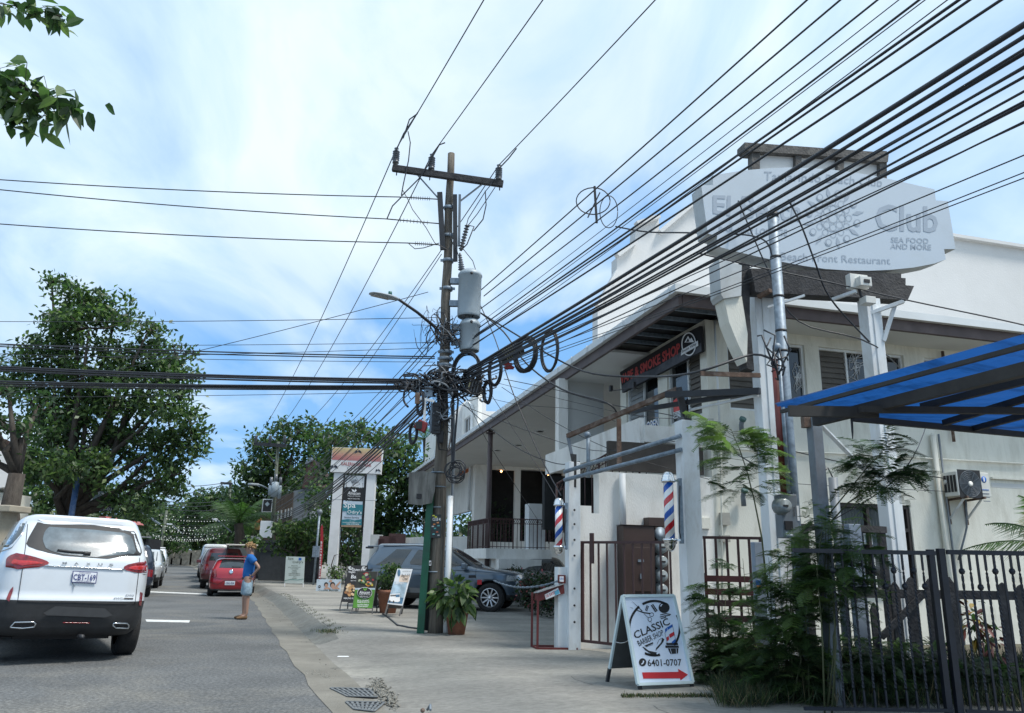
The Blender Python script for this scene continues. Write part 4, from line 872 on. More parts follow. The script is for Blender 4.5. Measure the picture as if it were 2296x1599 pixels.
mb = MB(); ppoly(mb, PC, c1b, [(232,860),(385,905),(382,1110),(262,1130),(245,1100)], sside, 0.10, 0.3); ppoly(mb, PC, c1b, [(265,1135),(385,1115),(425,1370),(420,1560),(360,1440),(300,1290)], cream_wall, 0.06, 0.26); mb.build('side_arm', o)
mb = MB(); mb.beam(PC.hit(*c1b(1255,1230), .1), PC.hit(*c1b(1480,1150), .3), 0.07, 0.05, white_paint); mb.beam(PC.hit(*c1b(1345,1420), .12), PC.hit(*c1b(1420,1180), .2), 0.07, 0.05, white_paint)
mb.build('bracket', o); mb = MB(); mb.beam(PC.hit(*c1b(500,1120), .1), PC.hit(*c1b(580,1075), .3), 0.06, 0.05, rust); mb.beam(PC.hit(*c1b(560,1190), .1), PC.hit(*c1b(810,1110), .3), 0.04, 0.03, white_paint); mb.build('bracket', o); mb = MB(); mb.beam(PC.hit(*c1b(990,1140), .2), PC.hit(*c1b(1160,1080), .5), 0.05, 0.04, white_paint); mb.build('bracket', o)
mb = MB(); mb.beam(PC.hit(*c2b(1535,668), .25), PC.hit(*c2b(1895,680), .12), 0.03, 0.06, rust); mb.build('rusty_arm', o)
mb = MB(); d0 = Plane(PC.at(0,0,0.0), 13)
d_a, d_b = PC.hit(*c3(915,735), .1), PC.hit(*c3(1315,1140), .1); mb.beam(d_a, d_b, 0.02, 0.09, white_paint, PC.n); mb.build('diagonal_brace', o)
fl = MB(); q_ = PC.hit(*c1b(1165,1020), .45); o2 = thing('floodlight', q_, 'grey floodlight with a small camera under the big oval sign', 'floodlight')
mb = MB(); mb.box(q_, (0.28, 0.10, 0.20), acw, PC.axes(), 1.0); mb.box(q_+PC.n*0.09+Vector((.03,0,-.03)), (0.18, 0.10, 0.13), acw, PC.axes()); mb.box(q_+PC.n*.145+Vector((.04,0,-.03)), (0.09,0.01,0.05), P_black, PC.axes()); mb.build('lamp_housing', o2, bevel=.008)
mb = MB(); mb.box(q_+Vector((.12,0,-.27)), (0.16, 0.14, 0.10), acw, PC.axes()); mb.tube([q_, q_+Vector((.04,0,-.2)), q_+Vector((.1,0,-.27))], 0.02, dark_steel, 6); mb.build('camera', o2, bevel=.006)
# ---- galvanised service mast with meter
def vtube(c_, u_, v_, Y, vt, r_, m, z0=SW, n=16):
    p = atY(*c_(u_, v_), Y); zt_ = atY(*c_(u_, vt), Y).z; mb = MB(); mb.tube([(p.x, p.y, z0), (p.x, p.y, zt_)], r_, m, n); return mb, p, zt_
YM = 9.3; pm = atY(1767, 960, YM)
o = thing('service_mast', (pm.x, pm.y, SW), 'galvanised steel mast in front of the club sign with an electricity meter', 'pole')
mb = MB(); zt_ = atY(1737, 482, YM).z; mb.tube([(pm.x, pm.y, SW), (pm.x, pm.y, zt_)], 0.068, galv, 18); mb.lathe((pm.x, pm.y, zt_), (0,0,1), [(0.075,-.04),(0.075,0.02),(0,0.03)], dark_steel, 18)
for v in (580, 668, 745, 790): z = atY(1745, v, YM).z; mb.tube([(pm.x, pm.y, z), (pm.x, pm.y, z+.03)], 0.071, P_black, 18)
mb.build('mast', o)
mb = MB(); pr_ = atY(*c3(650, 900), YM-.05); mb.tube([(pr_.x+.0, pr_.y, atY(*c3(665,1200), YM).z), (pr_.x, pr_.y, atY(*c3(610,300), YM).z)], 0.045, mat('red_conduit', (0.16,0.03,0.025), 0.5, 0.2, 5), 12); mb.build('red_conduit', o)
mb = MB(); p2 = atY(*c3(680, 900), YM-.12); mb.tube([(p2.x, p2.y, atY(*c3(690,1200), YM).z), (p2.x, p2.y, atY(*c3(650,240), YM).z)], 0.022, galv, 10); mb.sphere((p2.x-.02, p2.y, atY(*c3(640,230), YM).z), 0.06, galv, 10); mb.build('conduit', o)
pl = Plane((pm.x, pm.y-0.14, 0), 5)
mb = MB(); pl.pbox(mb, *c3(618, 1205), *c3(750, 1500), -0.08, 0.10, grey_steel); mb.build('meter_box', o, bevel=.01)
mp_ = pl.hit(*c3(640, 1285), 0.1); mb = MB(); mb.lathe(mp_, pl.n, [(0,0),(0.10,0),(0.10,0.03),(0.085,0.035),(0.082,0.14),(0.07,0.155),(0,0.16)], gm, 24); mb.box(mp_+pl.n*.162, (.06,.004,.02), P_black, pl.axes()); mb.build('meter', o)
mb = MB(); pl.pbox(mb, *c3(644, 1385), *c3(698, 1445), 0.10, 0.13, P_black); mb.build('breaker', o)
mb = MB(); pl.pbox(mb, *c3(726, 1283), *c3(748, 1384), 0.10, 0.104, P_white); ctext(mb, pl, c3, 'ROARK', [(729,1290),(731,1355),(746,1355),(744,1290)], P_black, 0.108, 0.02); mb.build('sticker', o)
mb = MB(); pl.pbox(mb, *c3(655, 1456), *c3(700, 1482), 0.10, 0.104, P_white); mb.build('sticker', o)
pmn = Vector((pm.x, pm.y, 0))
rr = random.Random(2); mb = MB(); hd = pl.hit(*c3(600, 250), .12)
for k in range(9):
    a0 = hd + Vector((rr.uniform(-.25,.2), rr.uniform(-.05,.05), rr.uniform(-.1,.35))); a3 = hd+Vector((rr.uniform(-.05,.1), 0, rr.uniform(-.35,-.1)))
    mb.tube([a0, a0.lerp(a3,.3)+Vector((rr.uniform(-.15,.1), -.05, rr.uniform(-.15,.15))), a0.lerp(a3,.7)+Vector((rr.uniform(-.15,.1), -.03, rr.uniform(-.15,.1))), a3], 0.011, cable_m, 6)
mb.build('service_leads', o)
# ---- blue canopy
cb = mat('blue_sheet', (0.010, 0.055, 0.18), 0.35, 0.5, 1.5, trans=(0.02, 0.12, 0.42), dirt=(0.006, 0.012, 0.03), dirt_amt=1.0, dscale=1.3, stretch=(0.5, 2.6, 1))
b_ = cb.node_tree.nodes
P0 = atZ(1737, 907, 3.10); P1 = atZ(2296, 749, 3.22); P2_ = atZ(2296, 978, 3.02); P3 = atZ(1862, 931, 3.04)
o = thing('blue_canopy', (P0.x, P0.y, SW), 'translucent blue corrugated canopy on dark beams and a grey post at the right edge', 'canopy')
E1 = P1 + (P1-P0)*0.5; E2 = P2_ + (P2_-P3)*0.6; mb = MB(); nx_, ny_ = 40, 60; vs = []
for j in range(ny_+1):
    for i in range(nx_+1):
        a = P0.lerp(E1, i/nx_); b = P3.lerp(E2, i/nx_); p = a.lerp(b, j/ny_); p.z += 0.018*math.sin(j/ny_*2*math.pi*15); vs.append(p)
mb.add(vs, [(j*(nx_+1)+i, j*(nx_+1)+i+1, (j+1)*(nx_+1)+i+1, (j+1)*(nx_+1)+i) for j in range(ny_) for i in range(nx_)], cb, True); mb.build('sheet', o)
bm_ = mat('canopy_beam', (0.028, 0.026, 0.024), 0.7, 0.3, 5)
def cbeam(a, b, z_, w_, h_, ext=0.6):
    p = atZ(a[0], a[1], z_); q_ = atZ(b[0], b[1], z_); q_ = q_ + (q_-p)*ext; mb = MB(); mb.beam(p, q_, w_, h_, bm_); mb.build('beam', o)
cbeam(c3(650,645), c3(2287,205), 3.02, 0.035, 0.035); cbeam(c3(880,710), c3(2287,360), 2.95, 0.075, 0.10); cbeam(c3(1180,630), c3(2287,640), 2.9, 0.06, 0.06); cbeam(c3(700,640), c3(1300,650), 2.9, 0.05, 0.10, 0)
cbeam(c3(1600,610), c3(2287,440), 2.97, 0.05, 0.06); cbeam(c3(1750,720), c3(2287,560), 2.97, 0.05, 0.06); cbeam(c3(1130,690), c3(2287,800), 2.96, 0.05, 0.06); cbeam(c3(1950,760), c3(2287,670), 2.97, 0.05, 0.06)
pc_ = atY(*c3(870, 720), 8.3); ztc = atY(*c3(870, 685), 8.3).z
mb = MB(); mb.box((pc_.x, pc_.y, (SW+ztc)/2), (0.12, 0.12, ztc-SW), grey_steel, Plane((0,0,0), 12).axes()); mb.build('post', o, bevel=.006)
mb = MB(); pz = atY(*c3(818, 715), 8.3); mb.box(pz, (0.08, 0.1, 0.12), rust); mb.build('bracket', o)
mb = MB(); t0 = atY(*c3(1120,610), 7.4); mb.tube([t0, atY(*c3(1125,700), 7.4), atY(*c3(1130,780), 7.4), atY(*c3(1132,830), 7.4)], [0.014,0.012,0.010,0.004], dark_steel, 6); mb.build('hanging_strap', o)
# conduit stub standing in the yard
mb, p, z = vtube(c3, 1003, 1150, 9.6, 1090, 0.055, grey_steel); r4 = random.Random(8)
for k in range(7): mb.tube([Vector((p.x, p.y, z)), Vector((p.x-.05, p.y, z+.12)), Vector((p.x-.1-.02*k, p.y-.02, z+.08)), Vector((p.x-.16, p.y, z-.15-.02*k))], 0.009, cable_m, 5)
tag(mb.build('conduit_stub', None, loc=(p.x, p.y, SW)), 'grey conduit stub with wires spilling out, behind the mimosa bush', 'pipe')
# ================================================ FENCES ON THE RIGHT
fe = mat('fence_iron', (0.010, 0.013, 0.022), 0.45, 0.3, 10)
FA = Vector((3.12, 9.0, 0)); 
fl0 = atZ(1850, 1590, SW-0.02); 
PF = Plane((fl0.x*0.94, fl0.y*0.94, 0), 2)
def twisted(mb, x, z0, z1, w=0.016, twist=True, knob=None, pl=PF, off=0.0):
    n = 40 if twist else 1; vs = []; h = w/2
    for k in range(n+1):
        t = k/n; z = z0+(z1-z0)*t; a = t*math.pi*10 if twist and 0.12 < t < 0.9 else 0
        for j in range(4):
            b = a + math.pi/4 + j*math.pi/2; vs.append(pl.at(x+h*1.414*math.cos(b), z, off+h*1.414*math.sin(b)))
    mb.add(vs, [(k*4+j, k*4+(j+1)%4, (k+1)*4+(j+1)%4, (k+1)*4+j) for k in range(n) for j in range(4)], fe)
    if knob is not None: mb.sphere(pl.at(x, knob, off), 0.030, fe, 8, (1,1,1.1))
zt_ = PF.loc(*c4b(1300, 322))[1]; xs0 = PF.loc(*c4b(1035, 330))[0]; xs1 = PF.loc(*c4b(1735, 322))[0]; zb_ = SW+0.05
o = thing('iron_fence', PF.at(xs0, SW), 'black iron fence section with twisted bars among the weeds', 'fence', 'black iron fence sections')
mb = MB(); PF.box(mb, xs0-.3, xs1, zt_-.02, zt_+.02, -.02, .02, fe); PF.box(mb, xs0-.3, xs1, zb_, zb_+.03, -.015, .015, fe); mb.build('rail', o)
k = 0; us = [1095,1158,1218,1282,1350,1415,1475,1535,1600,1660]
for i, u_ in enumerate(us):
    mb = MB(); x = PF.loc(*c4b(u_, 420))[0]; kz = PF.loc(*c4b(u_, 440 if i % 2 == 0 else 540))[1]
    twisted(mb, x, zb_+.03, zt_-.02, 0.017, True, kz); mb.build('bar', o)
for u_ in (1735, 1800):
    x = PF.loc(*c4b(u_, 500))[0]; mb = MB(); PF.box(mb, x-.028, x+.028, SW, zt_+.035, -.05, .006, fe) if u_ == 1735 else PF.box(mb, x-.03, x+.03, SW, zt_+.045, -.05, .01, fe); mb.build('post', o)
PF2 = Plane(PF.at(PF.loc(*c4b(1830, 330))[0], 0, 0.02), -6)
o = thing('iron_fence', PF2.at(0, SW), 'black iron fence section with knobbed bars, running out at the right edge', 'fence', 'black iron fence sections')
zt2 = PF2.loc(*c4b(1850, 325))[1]
mb = MB(); PF2.box(mb, -.04, 2.6, zt2-.022, zt2+.022, -.02, .02, fe); PF2.box(mb, -.04, 2.6, zb_, zb_+.03, -.015, .015, fe); mb.build('rail', o)
x = 0.06; i = 0
for u_ in (1850,1900,1955,2005,2055,2110,2162,2215,2262,2315,2370,2425):
    mb = MB(); x = PF2.loc(*c4b(u_, 400))[0]; kz = PF2.loc(*c4b(u_, 445 if i % 4 == 1 or i % 4 == 3 and i % 2 == 1 and i != 3 else 545))[1] if i % 2 else None
    twisted(mb, x, zb_+.03, zt2-.02, 0.019, i % 3 != 0, kz, PF2); mb.build('bar', o); i += 1
# dark wooden picket fence behind
PPk = Plane((3.9, 9.25, 0), 6)
o = thing('picket_fence', PPk.at(0, SW), 'black weathered picket fence with pointed boards behind the iron fence', 'fence')
mb = MB(); za = PPk.loc(*c4b(1400, 585))[1]; PPk.box(mb, -.05, 4.4, za-.05, za+.05, -.04, 0, dark_wood); PPk.box(mb, -.05, 4.4, za-.95, za-.87, -.04, 0, dark_wood); mb.build('rail', o)
r5 = random.Random(4)
for i, (u_, w_, top) in enumerate(((1345,38,640),(1475,50,510),(1575,60,480),(1700,70,485),(1815,50,478),(1910,0,0),(2150,55,515),(2262,60,530),(2390,60,520))):
    if not w_: continue
    x, z = PPk.loc(*c4b(u_, top)); ww = w_*0.0011; mb = MB()
    mb.poly([PPk.at(x-ww, SW, .02), PPk.at(x+ww, SW, .02), PPk.at(x+ww*1.05, z-.07, .02), PPk.at(x+ww*.2, z, .02), PPk.at(x-ww*.3, z-.02, .02), PPk.at(x-ww*.95, z-.09, .02)], dark_wood, 0.03, PPk.n); mb.build('picket', o)
mb = MB(); mb.beam(PPk.hit(*c4b(1400, 860), .04), PPk.hit(*c4b(1660, 590), .04), .07, .03, dark_wood, PPk.n); mb.build('brace', o)
# brown railing gate beside the right barber post
PR_ = Plane((pR.x+.1, pR.y+.2, 0), -8)
o = thing('brown_railing', PR_.at(0.2, SW), 'red-brown barred railing with wide cross boards between white post and mast', 'fence')
x0 = PR_.loc(*c4b(255, 300))[0]; x1 = PR_.loc(*c4b(880, 300))[0]; zt3_ = PR_.loc(*c4b(300, 230))[1]
mb = MB(); PR_.box(mb, x0, x1, zt3_-.025, zt3_+.015, -.02, .02, rail_brown); mb.build('top_rail', o)
for u_ in range(290, 900, 70):
    mb = MB(); x = PR_.loc(*c4b(u_, 300))[0]; PR_.box(mb, x-.017, x+.017, SW+.1, zt3_-.025, -.017, .017, rail_brown); mb.build('bar', o)
rb = mat('red_board', (0.10, 0.028, 0.026), 0.6, 0.25, 5)
for k, v in enumerate((488, 570, 640, 735, 872, 975)):
    z = PR_.loc(*c4b(290, v))[1]; mb = MB(); PR_.box(mb, x0+.02, x0+1.45-.06*k, z-.045, z+.04, .02, .045, rb if k < 2 else rail_brown); mb.build('cross_board', o)
mb = MB(); PR_.box(mb, x0-.02, x0+.06, SW, PR_.loc(*c4b(260, 605))[1], .046, .075, dark_wood); PR_.box(mb, x0+.02, x0+.06, SW+.6, PR_.loc(*c4b(268, 455))[1], .0, .02, dark_wood); mb.build('side_post', o)
# grey steel posts and box in the weeds
for (u0, u1, v, vt, Y, lab) in ((600,662,500,262,9.8,'pale grey steel post with a small sticker rising from the weeds'), (1215,1300,600,150,9.5,'wide pale grey steel column behind the twisted bars')):
    a, b = c4b((u0+u1)/2, v); p = atY(a, b, Y); wd = (atY(*c4b(u1, v), Y)-atY(*c4b(u0, v), Y)).x; z_ = atY(*c4b((u0+u1)/2, vt), Y).z
    o = thing('steel_post', (p.x, p.y, SW), lab, 'post'); mb = MB(); mb.box((p.x, p.y, (SW+z_)/2), (wd, 0.1, z_-SW), mat('pale_grey_steel', (0.24,0.29,0.36), 0.5, 0.12, 4, dirt=(0.12,0.13,0.14), dirt_amt=.5), Plane((0,0,0), 10).axes()); mb.build('shaft', o, bevel=.006)
    if Y > 9.6: mb = MB(); mb.box((p.x-.03, p.y-.06, z_-.5), (0.06, 0.01, 0.09), P_blue); mb.box((p.x-.03, p.y-.067, z_-.53), (0.05, 0.004, 0.03), mat('sticker_orange', (0.6,0.25,0.03), 0.6)); mb.build('sticker', o)
mb = MB(); pb_ = atY(*c4b(1120, 168), 9.7); q_ = atY(*c4b(1420, 185), 9.9); r_ = atY(*c4b(885, 168), 9.5); mb.beam(r_, pb_, .08, .08, dark_wood); mb.beam(pb_, q_, .08, .08, dark_wood)
mb.box(Vector((r_.x+.05, r_.y, (SW+r_.z)/2)), (.08,.08,r_.z-SW), dark_wood); mb.box(Vector((q_.x-.05, q_.y, (SW+q_.z)/2)), (.08,.08,q_.z-SW), dark_wood)
tag(mb.build('timber_rail', None, loc=(r_.x, r_.y, SW)), 'short weathered timber crossbar crossing behind the bush and mast', 'rail')
# ================================================ MAIN UTILITY POLE
YU = 15.0
def U(a, b, dy=0.0): return atY(a, b, YU+dy)
pb = U(975, 1412); zb = SW
o = thing('utility_pole', (pb.x, pb.y, SW), 'weathered wooden utility pole crowded with cables, transformers and coils at the kerb', 'utility pole', 'utility poles along the street')
UP = o
mb = MB(); n = 26; pts = []; rs = []
for k in range(n+1):
    t = k/n; a = 976 + (1011-976)*t; b = 1418 + (345-1418)*t; p = U(a, b); p.x += 0.012*math.sin(k*1.3); pts.append(p); rs.append(0.145-0.070*t)
pts[0].z = SW-0.05
mb.tube(pts, rs, wood_pole, 16); mb.build('shaft', o)
ax0, ax1 = U(880, 377, -.16), U(1128, 413, -.16)
mb = MB(); mb.beam(ax0, ax1, 0.10, 0.14, dark_wood, (0,0,1)); 
for k in (.04, .34, .97): c = ax0.lerp(ax1, k); mb.tube([c+Vector((0,0,-.16)), c+Vector((0,0,.1))], 0.014, dark_steel, 6)
mb.build('crossarm', o, bevel=.008)
INS = []
for (a, b) in ((887, 366), (967, 380), (1118, 404)):
    p = U(a, b, -.16); mb = MB(); prof = [(0,0),(0.07,0),(0.065,0.05)]
    for k in range(5): prof += [(0.045, .06+k*.048), (0.078, .075+k*.048), (0.045, .095+k*.048)]
    prof += [(0.04, .33), (0.05, .35), (0, .37)]
    mb.lathe(p, (0,0,1), prof, porcelain, 18); mb.build('insulator', o); INS.append(p+Vector((0,0,.36)))
mb = MB(); mb.beam(U(934, 390, -.12), U(984, 446, -.1), 0.05, 0.02, grey_steel); mb.build('brace', o)
mb = MB(); mb.beam(U(1080, 414, -.12), U(1032, 451, -.1), 0.05, 0.02, grey_steel); mb.build('brace', o)
mb = MB(); mb.beam(U(986, 432, -.12), U(993, 560, -.12), 0.11, 0.07, dark_steel, (0,1,0)); mb.build('steel_channel', o)
for u_, w_ in ((1020, .09), (1031, .05)):
    mb = MB(); mb.beam(U(u_, 437, -.1), U(u_+(1 if w_ > .06 else -2), 586 if w_ > .06 else 552, -.1), w_, 0.06, dark_steel if w_ > .06 else grey_steel, (0,1,0)); mb.build('steel_channel', o)
for a, b in ((1007,467),(1006,530),(1005,585),(1003,648),(1001,760),(1000,790),(999,805),(998,820)):
    mb = MB(); c = U(a, b); mb.tube([c-Vector((0,0,.035)), c+Vector((0,0,.035))], 0.112 if b < 700 else .125, galv, 16); mb.beam(c+Vector((-.16,-.02,0)), c+Vector((.16,-.02,0)), .03, .05, galv); mb.build('clamp', o)
# dead-end insulator strings towards the left
def string(p0, p1, n_):
    mb = MB(); d = (p1-p0); mb.tube([p0, p1], 0.012, dark_steel, 6)
    for k in range(n_): c = p0.lerp(p1, .25+.55*k/n_); mb.lathe(c, d, [(0,0),(0.045,0.002),(0.045,.008),(0,.01)], porcelain, 12)
    return mb.build('insulator_string', UP)
S1 = (U(902,442,-.15), U(984,447,-.12)); S2 = (U(866,491,-.2), U(990,502,-.12)); S3 = (U(913,545,-.15), U(985,549,-.12))
for s_ in (S1, S2, S3): string(*s_, 9)
# fused cutout and bushing
mb = MB(); c0, c1 = U(1033, 562, -.25), U(1048, 505, -.25)
mb.tube([c0, c1], 0.03, porcelain, 12)
for k in range(9): c = c0.lerp(c1, (k+.5)/9); mb.lathe(c, c1-c0, [(0,0),(.055,.004),(.055,.012),(0,.02)], porcelain, 14)
mb.tube([c1, U(1063,508,-.3), U(1047,548,-.3), c0], 0.012, dark_steel, 6); mb.build('fuse_cutout', o)
# pipes strapped low on the pole
mb = MB(); mb.tube([U(1000,1418,-.12), U(1004,1300,-.14), U(1010,1112,-.14)], 0.055, white_paint, 10); mb.build('conduit', o)
mb = MB(); mb.tube([U(1004,1416,-.05), U(1012,1200,-.02), U(1018,1000,-.05), U(1015,880,-.08)], 0.03, grey_steel, 8); mb.build('conduit', o)
mb = MB(); mb.tube([U(957,1414,.0), U(968,1200,.05), U(975,1050,.05)], 0.045, dark_steel, 8); mb.build('conduit', o)
for a, b in ((983,1060),(983,1092),(980,1138),(978,1170),(974,1282)):
    mb = MB(); c = U(a, b); mb.tube([c+Vector((.0,0,-.01)), c+Vector((0,0,.01))], .15, galv, 14); mb.build('strap', o)
PP = Plane(U(978, 1180, -.16), 4)
mb = MB(); ppoly(mb, PP, cU, [(142,1040),(215,1040),(213,1208),(138,1205)], mat('poster_dark', (0.02,0.03,0.032), 0.6, 0.4, 20), 0.0, 0.004); ctext(mb, PP, cU, 'CLUB 41', [(155,1085),(212,1085),(212,1064),(155,1064)], P_white, 0.004, .02)
for (a, b, c_) in ((160,1048,(0.6,0.6,0.05)),(176,1058,(0.6,0.6,0.05)),(165,1110,(0.6,0.2,0.05)),(190,1098,(0.6,0.25,0.1)),(170,1140,(0.05,0.3,0.3)),(185,1165,(0.4,0.1,0.05)),(160,1180,(0.1,0.35,0.35)),(195,1188,(.3,.3,.3)),(155,1125,(.5,.5,.5)),(195,1120,(.1,.3,.3))):
    ppoly(mb, PP, cU, [(a-7,b+5),(a+10,b+4),(a+9,b-5),(a-6,b-4)], mat('poster_%.2f_%.2f' % (c_[0], c_[1]), c_, 0.6), 0.004)
mb.build('poster', o)
mb = MB(); ppoly(mb, PP, cU, [(130,1370),(145,1370),(144,1405),(129,1405)], P_white, 0.02, 0.003); ppoly(mb, PP, cU, [(133,1376),(142,1376),(141,1398),(132,1398)], P_black, 0.023); mb.build('sticker', o)
# ---- transformers
tk = mat('transformer_grey', (0.33, 0.39, 0.43), 0.45, 0.06, 3, dirt=(0.2,0.22,0.22), dirt_amt=.4, dscale=3)
def transformer(a, b0, b1, rpx, label):
    t_, bt = U(a, b0, -.05), U(a, b1, -.05); r_ = rpx*0.0097; H_ = t_.z-bt.z
    o = thing('transformer', bt, label, 'transformer', 'transformers on the utility pole')
    mb = MB(); mb.lathe((bt.x, bt.y, bt.z), (0,0,1), [(0,0.05),(r_*.9,0.05),(r_*.94,0),(r_*.98,0.01),(r_,.05),(r_,H_-.10),(r_*1.06,H_-.09),(r_*1.06,H_-.05),(r_*.9,H_+.01),(r_*.55,H_+.06),(0,H_+.075)], tk, 32); mb.lathe((bt.x, bt.y, bt.z+.03), (0,0,1), [(0,0),(r_*.9,0),(r_*.9,.01)], grey_steel, 28); mb.build('tank', o)  # darker disc puts the shade under the tank into its colour
    mb = MB(); mb.box((bt.x-r_-.07, bt.y, bt.z+H_*.8), (.2, .1, .12), galv); mb.build('mounting_bracket', o); mb = MB(); mb.box((bt.x-r_-.07, bt.y, bt.z+H_*.3), (.2, .1, .12), galv); mb.build('mounting_bracket', o)
    mb = MB()
    for k in range(3): mb.lathe((bt.x+r_*(.2+.4*k)*.8, bt.y-r_*.85+.1*k, bt.z+H_*.9), (0.1,-1,0), [(0,0),(.03,0),(.022,.04),(.03,.06),(0,.07)], P_black, 8)
    mb.build('terminal', o); return o, Vector((bt.x, bt.y, bt.z+H_)), r_
t1, tt1, r1 = transformer(1051, 612, 712, 24.5, 'upper grey cylindrical transformer with a ribbed bushing on top')
mb = MB(); c0 = U(1035, 606, -.08); c1 = U(1032, 577, -.08); prof = []
L_ = (c1-c0).length*1.25
for k in range(7): rr_ = 0.075-.006*k; prof += [(rr_*.6, L_*k/7), (rr_, L_*(k+.4)/7), (rr_*.6, L_*(k+.8)/7)]
mb.lathe(c0, (c1-c0), [(0,-.02)]+prof+[(0.02, L_*1.05),(0,L_*1.1)], porcelain, 14); mb.build('bushing', t1)
mb = MB(); mb.box(U(1058, 640, -.31), (.12,.01,.12), P_white) if False else None
transformer(1052, 722, 788, 21, 'lower grey transformer hanging under the first one')
# ---- street lamp
o = thing('street_lamp', U(985, 742), 'grey LED street lamp on a long black arm, on the main pole', 'street lamp', 'street lamps')
mb = MB(); mb.tube([U(985,748), U(975,733,-.1), U(935,700,-.6), U(893,671,-1.1)], [0.035,0.035,0.03,0.028], dark_steel, 10); mb.build('arm', o)
h0, h1 = U(893, 672, -1.1), U(829, 657, -1.5); d = (h1-h0).normalized(); sd_ = d.cross(Vector((0,0,1))).normalized(); L_ = (h1-h0).length
mb = MB(); vs = []; secs = [(0,.035,.03),(.1,.07,.05),(.35,.12,.055),(.75,.13,.04),(.95,.09,.025),(1.0,.03,.012)]
for t, w_, h_ in secs:
    for k in range(12): a = 2*math.pi*k/12; vs.append(h0+d*(t*L_)+sd_*(w_*math.cos(a))+Vector((0,0,h_*math.sin(a)*(1 if math.sin(a) > 0 else .5))))
mb.add(vs, [(i*12+k, i*12+(k+1)%12, (i+1)*12+(k+1)%12, (i+1)*12+k) for i in range(len(secs)-1) for k in range(12)] + [tuple(range(12)), tuple(60+k for k in range(12))], mat('lamp_grey', (0.30,0.34,0.37), 0.45, .05), True); mb.build('lamp_head', o)
mb = MB(); mb.lathe(h0.lerp(h1, .3)+Vector((0,0,.05)), (0,0,1), [(0,0),(.04,0),(.035,.07),(0,.08)], mat('photocell', (0.02,0.12,0.10), 0.4), 12); mb.build('photocell', o)
mb = MB(); c = h0.lerp(h1, .6)-Vector((0,0,.025)); mb.box(c, (.14,.38,.015), mat('led_glass', (0.3,0.3,0.29), 0.2, .2, 30), (sd_, d, Vector((0,0,1)))); mb.build('lens', o)
# ================================================ CABLES
WIRES = 0
def wire(pts, r_, label, group=None, cat='cable', name='cable', m=cable_m, n=6):
    mb = MB(); mb.tube(pts, r_, m, n, cap=False); o = mb.build(name, None, loc=pts[0]); tag(o, label, cat, group); return o
def ext(p, q, k): return q + (q-p)*k
# medium voltage lines going up over the camera
for (p, px, z1, i) in ((INS[0], (1083,0), 10.2, 0), (INS[1], (1215,0), 10.1, 1), (INS[2], (1466,0), 9.9, 2)):
    q = ext(p, atZ(*px, z1), .5); wire(sag(p, q, 0.03), 0.011, ('left','middle','right')[i]+' bare wire rising from a crossarm insulator to the top of the photo', 'bare wires above the crossarm', 'wire', 'power_line')
# jumpers and taps near the crossarm
j = [((888,338),(905,300),(937,252)), ((904,310),(918,268),(936,255)), ((967,352),(985,325),(998,320)), ((1119,378),(1140,356),(1158,333))]
for k, q in enumerate(j): wire([U(a,b,-.3) for a, b in q], 0.014, ['short clamp wire at the left crossarm insulator','curved tap wire above the left crossarm insulator','short clamp wire at the middle crossarm insulator','short clamp wire at the right crossarm insulator'][k], 'crossarm jumpers', 'wire', 'jumper_wire')
jl = [((915,295),(920,320),(916,360),(904,415),(900,438)), ((985,325),(960,370),(940,400),(900,440)), ((900,442),(880,462),(868,490)), ((902,425),(915,448),(925,470),(955,510),(975,545),(1003,560)),
      ((1088,428),(1090,460),(1083,492),(1062,518)), ((1122,380),(1100,415),(1088,430),(1050,490),(1045,508)), ((1110,420),(1100,435),(1070,480),(1050,505)), ((915,545),(930,558),(950,556),(985,545)),
      ((1005,560),(1018,540),(1030,580)), ((1036,555),(1060,585),(1068,610)), ((1003,490),(1005,515),(1020,560))]
JL = ['jumper wire hanging from the left wire down past the left brace','jumper wire from the middle insulator curving to the left insulator strings','short drooping jumper between the upper two insulator strings','thin crinkled wire crossing from the left strings to the pole','dark jumper looping right of the pole down to the fuse cutout','straight jumper from the right insulator down to the fuse cutout','thin crinkled wire right of the pole above the fuse cutout','jumper loop under the lowest insulator string','short wire at the pole above the transformer bushing','wire curving over the top of the upper transformer','wire hugging the pole between its two steel channels']
for k, q in enumerate(jl): wire([U(a,b,-.22) for a, b in q], 0.009 if k not in (0,1,2,4) else .013, JL[k], 'loose jumpers near the pole top', 'wire', 'jumper_wire')
# three dead-ended lines to the left
for k, (s_, b) in enumerate(((S1, 396), (S2, 418), (S3, 495))):
    q = atZ(0, b, s_[0].z+.1); wire(sag(s_[0], ext(s_[0], q, .3), 0.10), 0.011, ('uppermost','second','third')[k]+' of the bare lines leaving the pole to the left edge of the sky', 'bare lines to the left', 'wire', 'power_line')
# lines from the crossarm on to the second pole
Y2 = 46.0
A2 = [atY(573, 985, Y2), atY(605, 986, Y2), atY(641, 990, Y2)]
for k in range(3): wire(sag(INS[k], A2[k], 0.75, 24), 0.012, ('left','middle','right')[k]+' bare line from the main crossarm down to the second pole', 'bare lines to the second pole', 'wire', 'power_line')
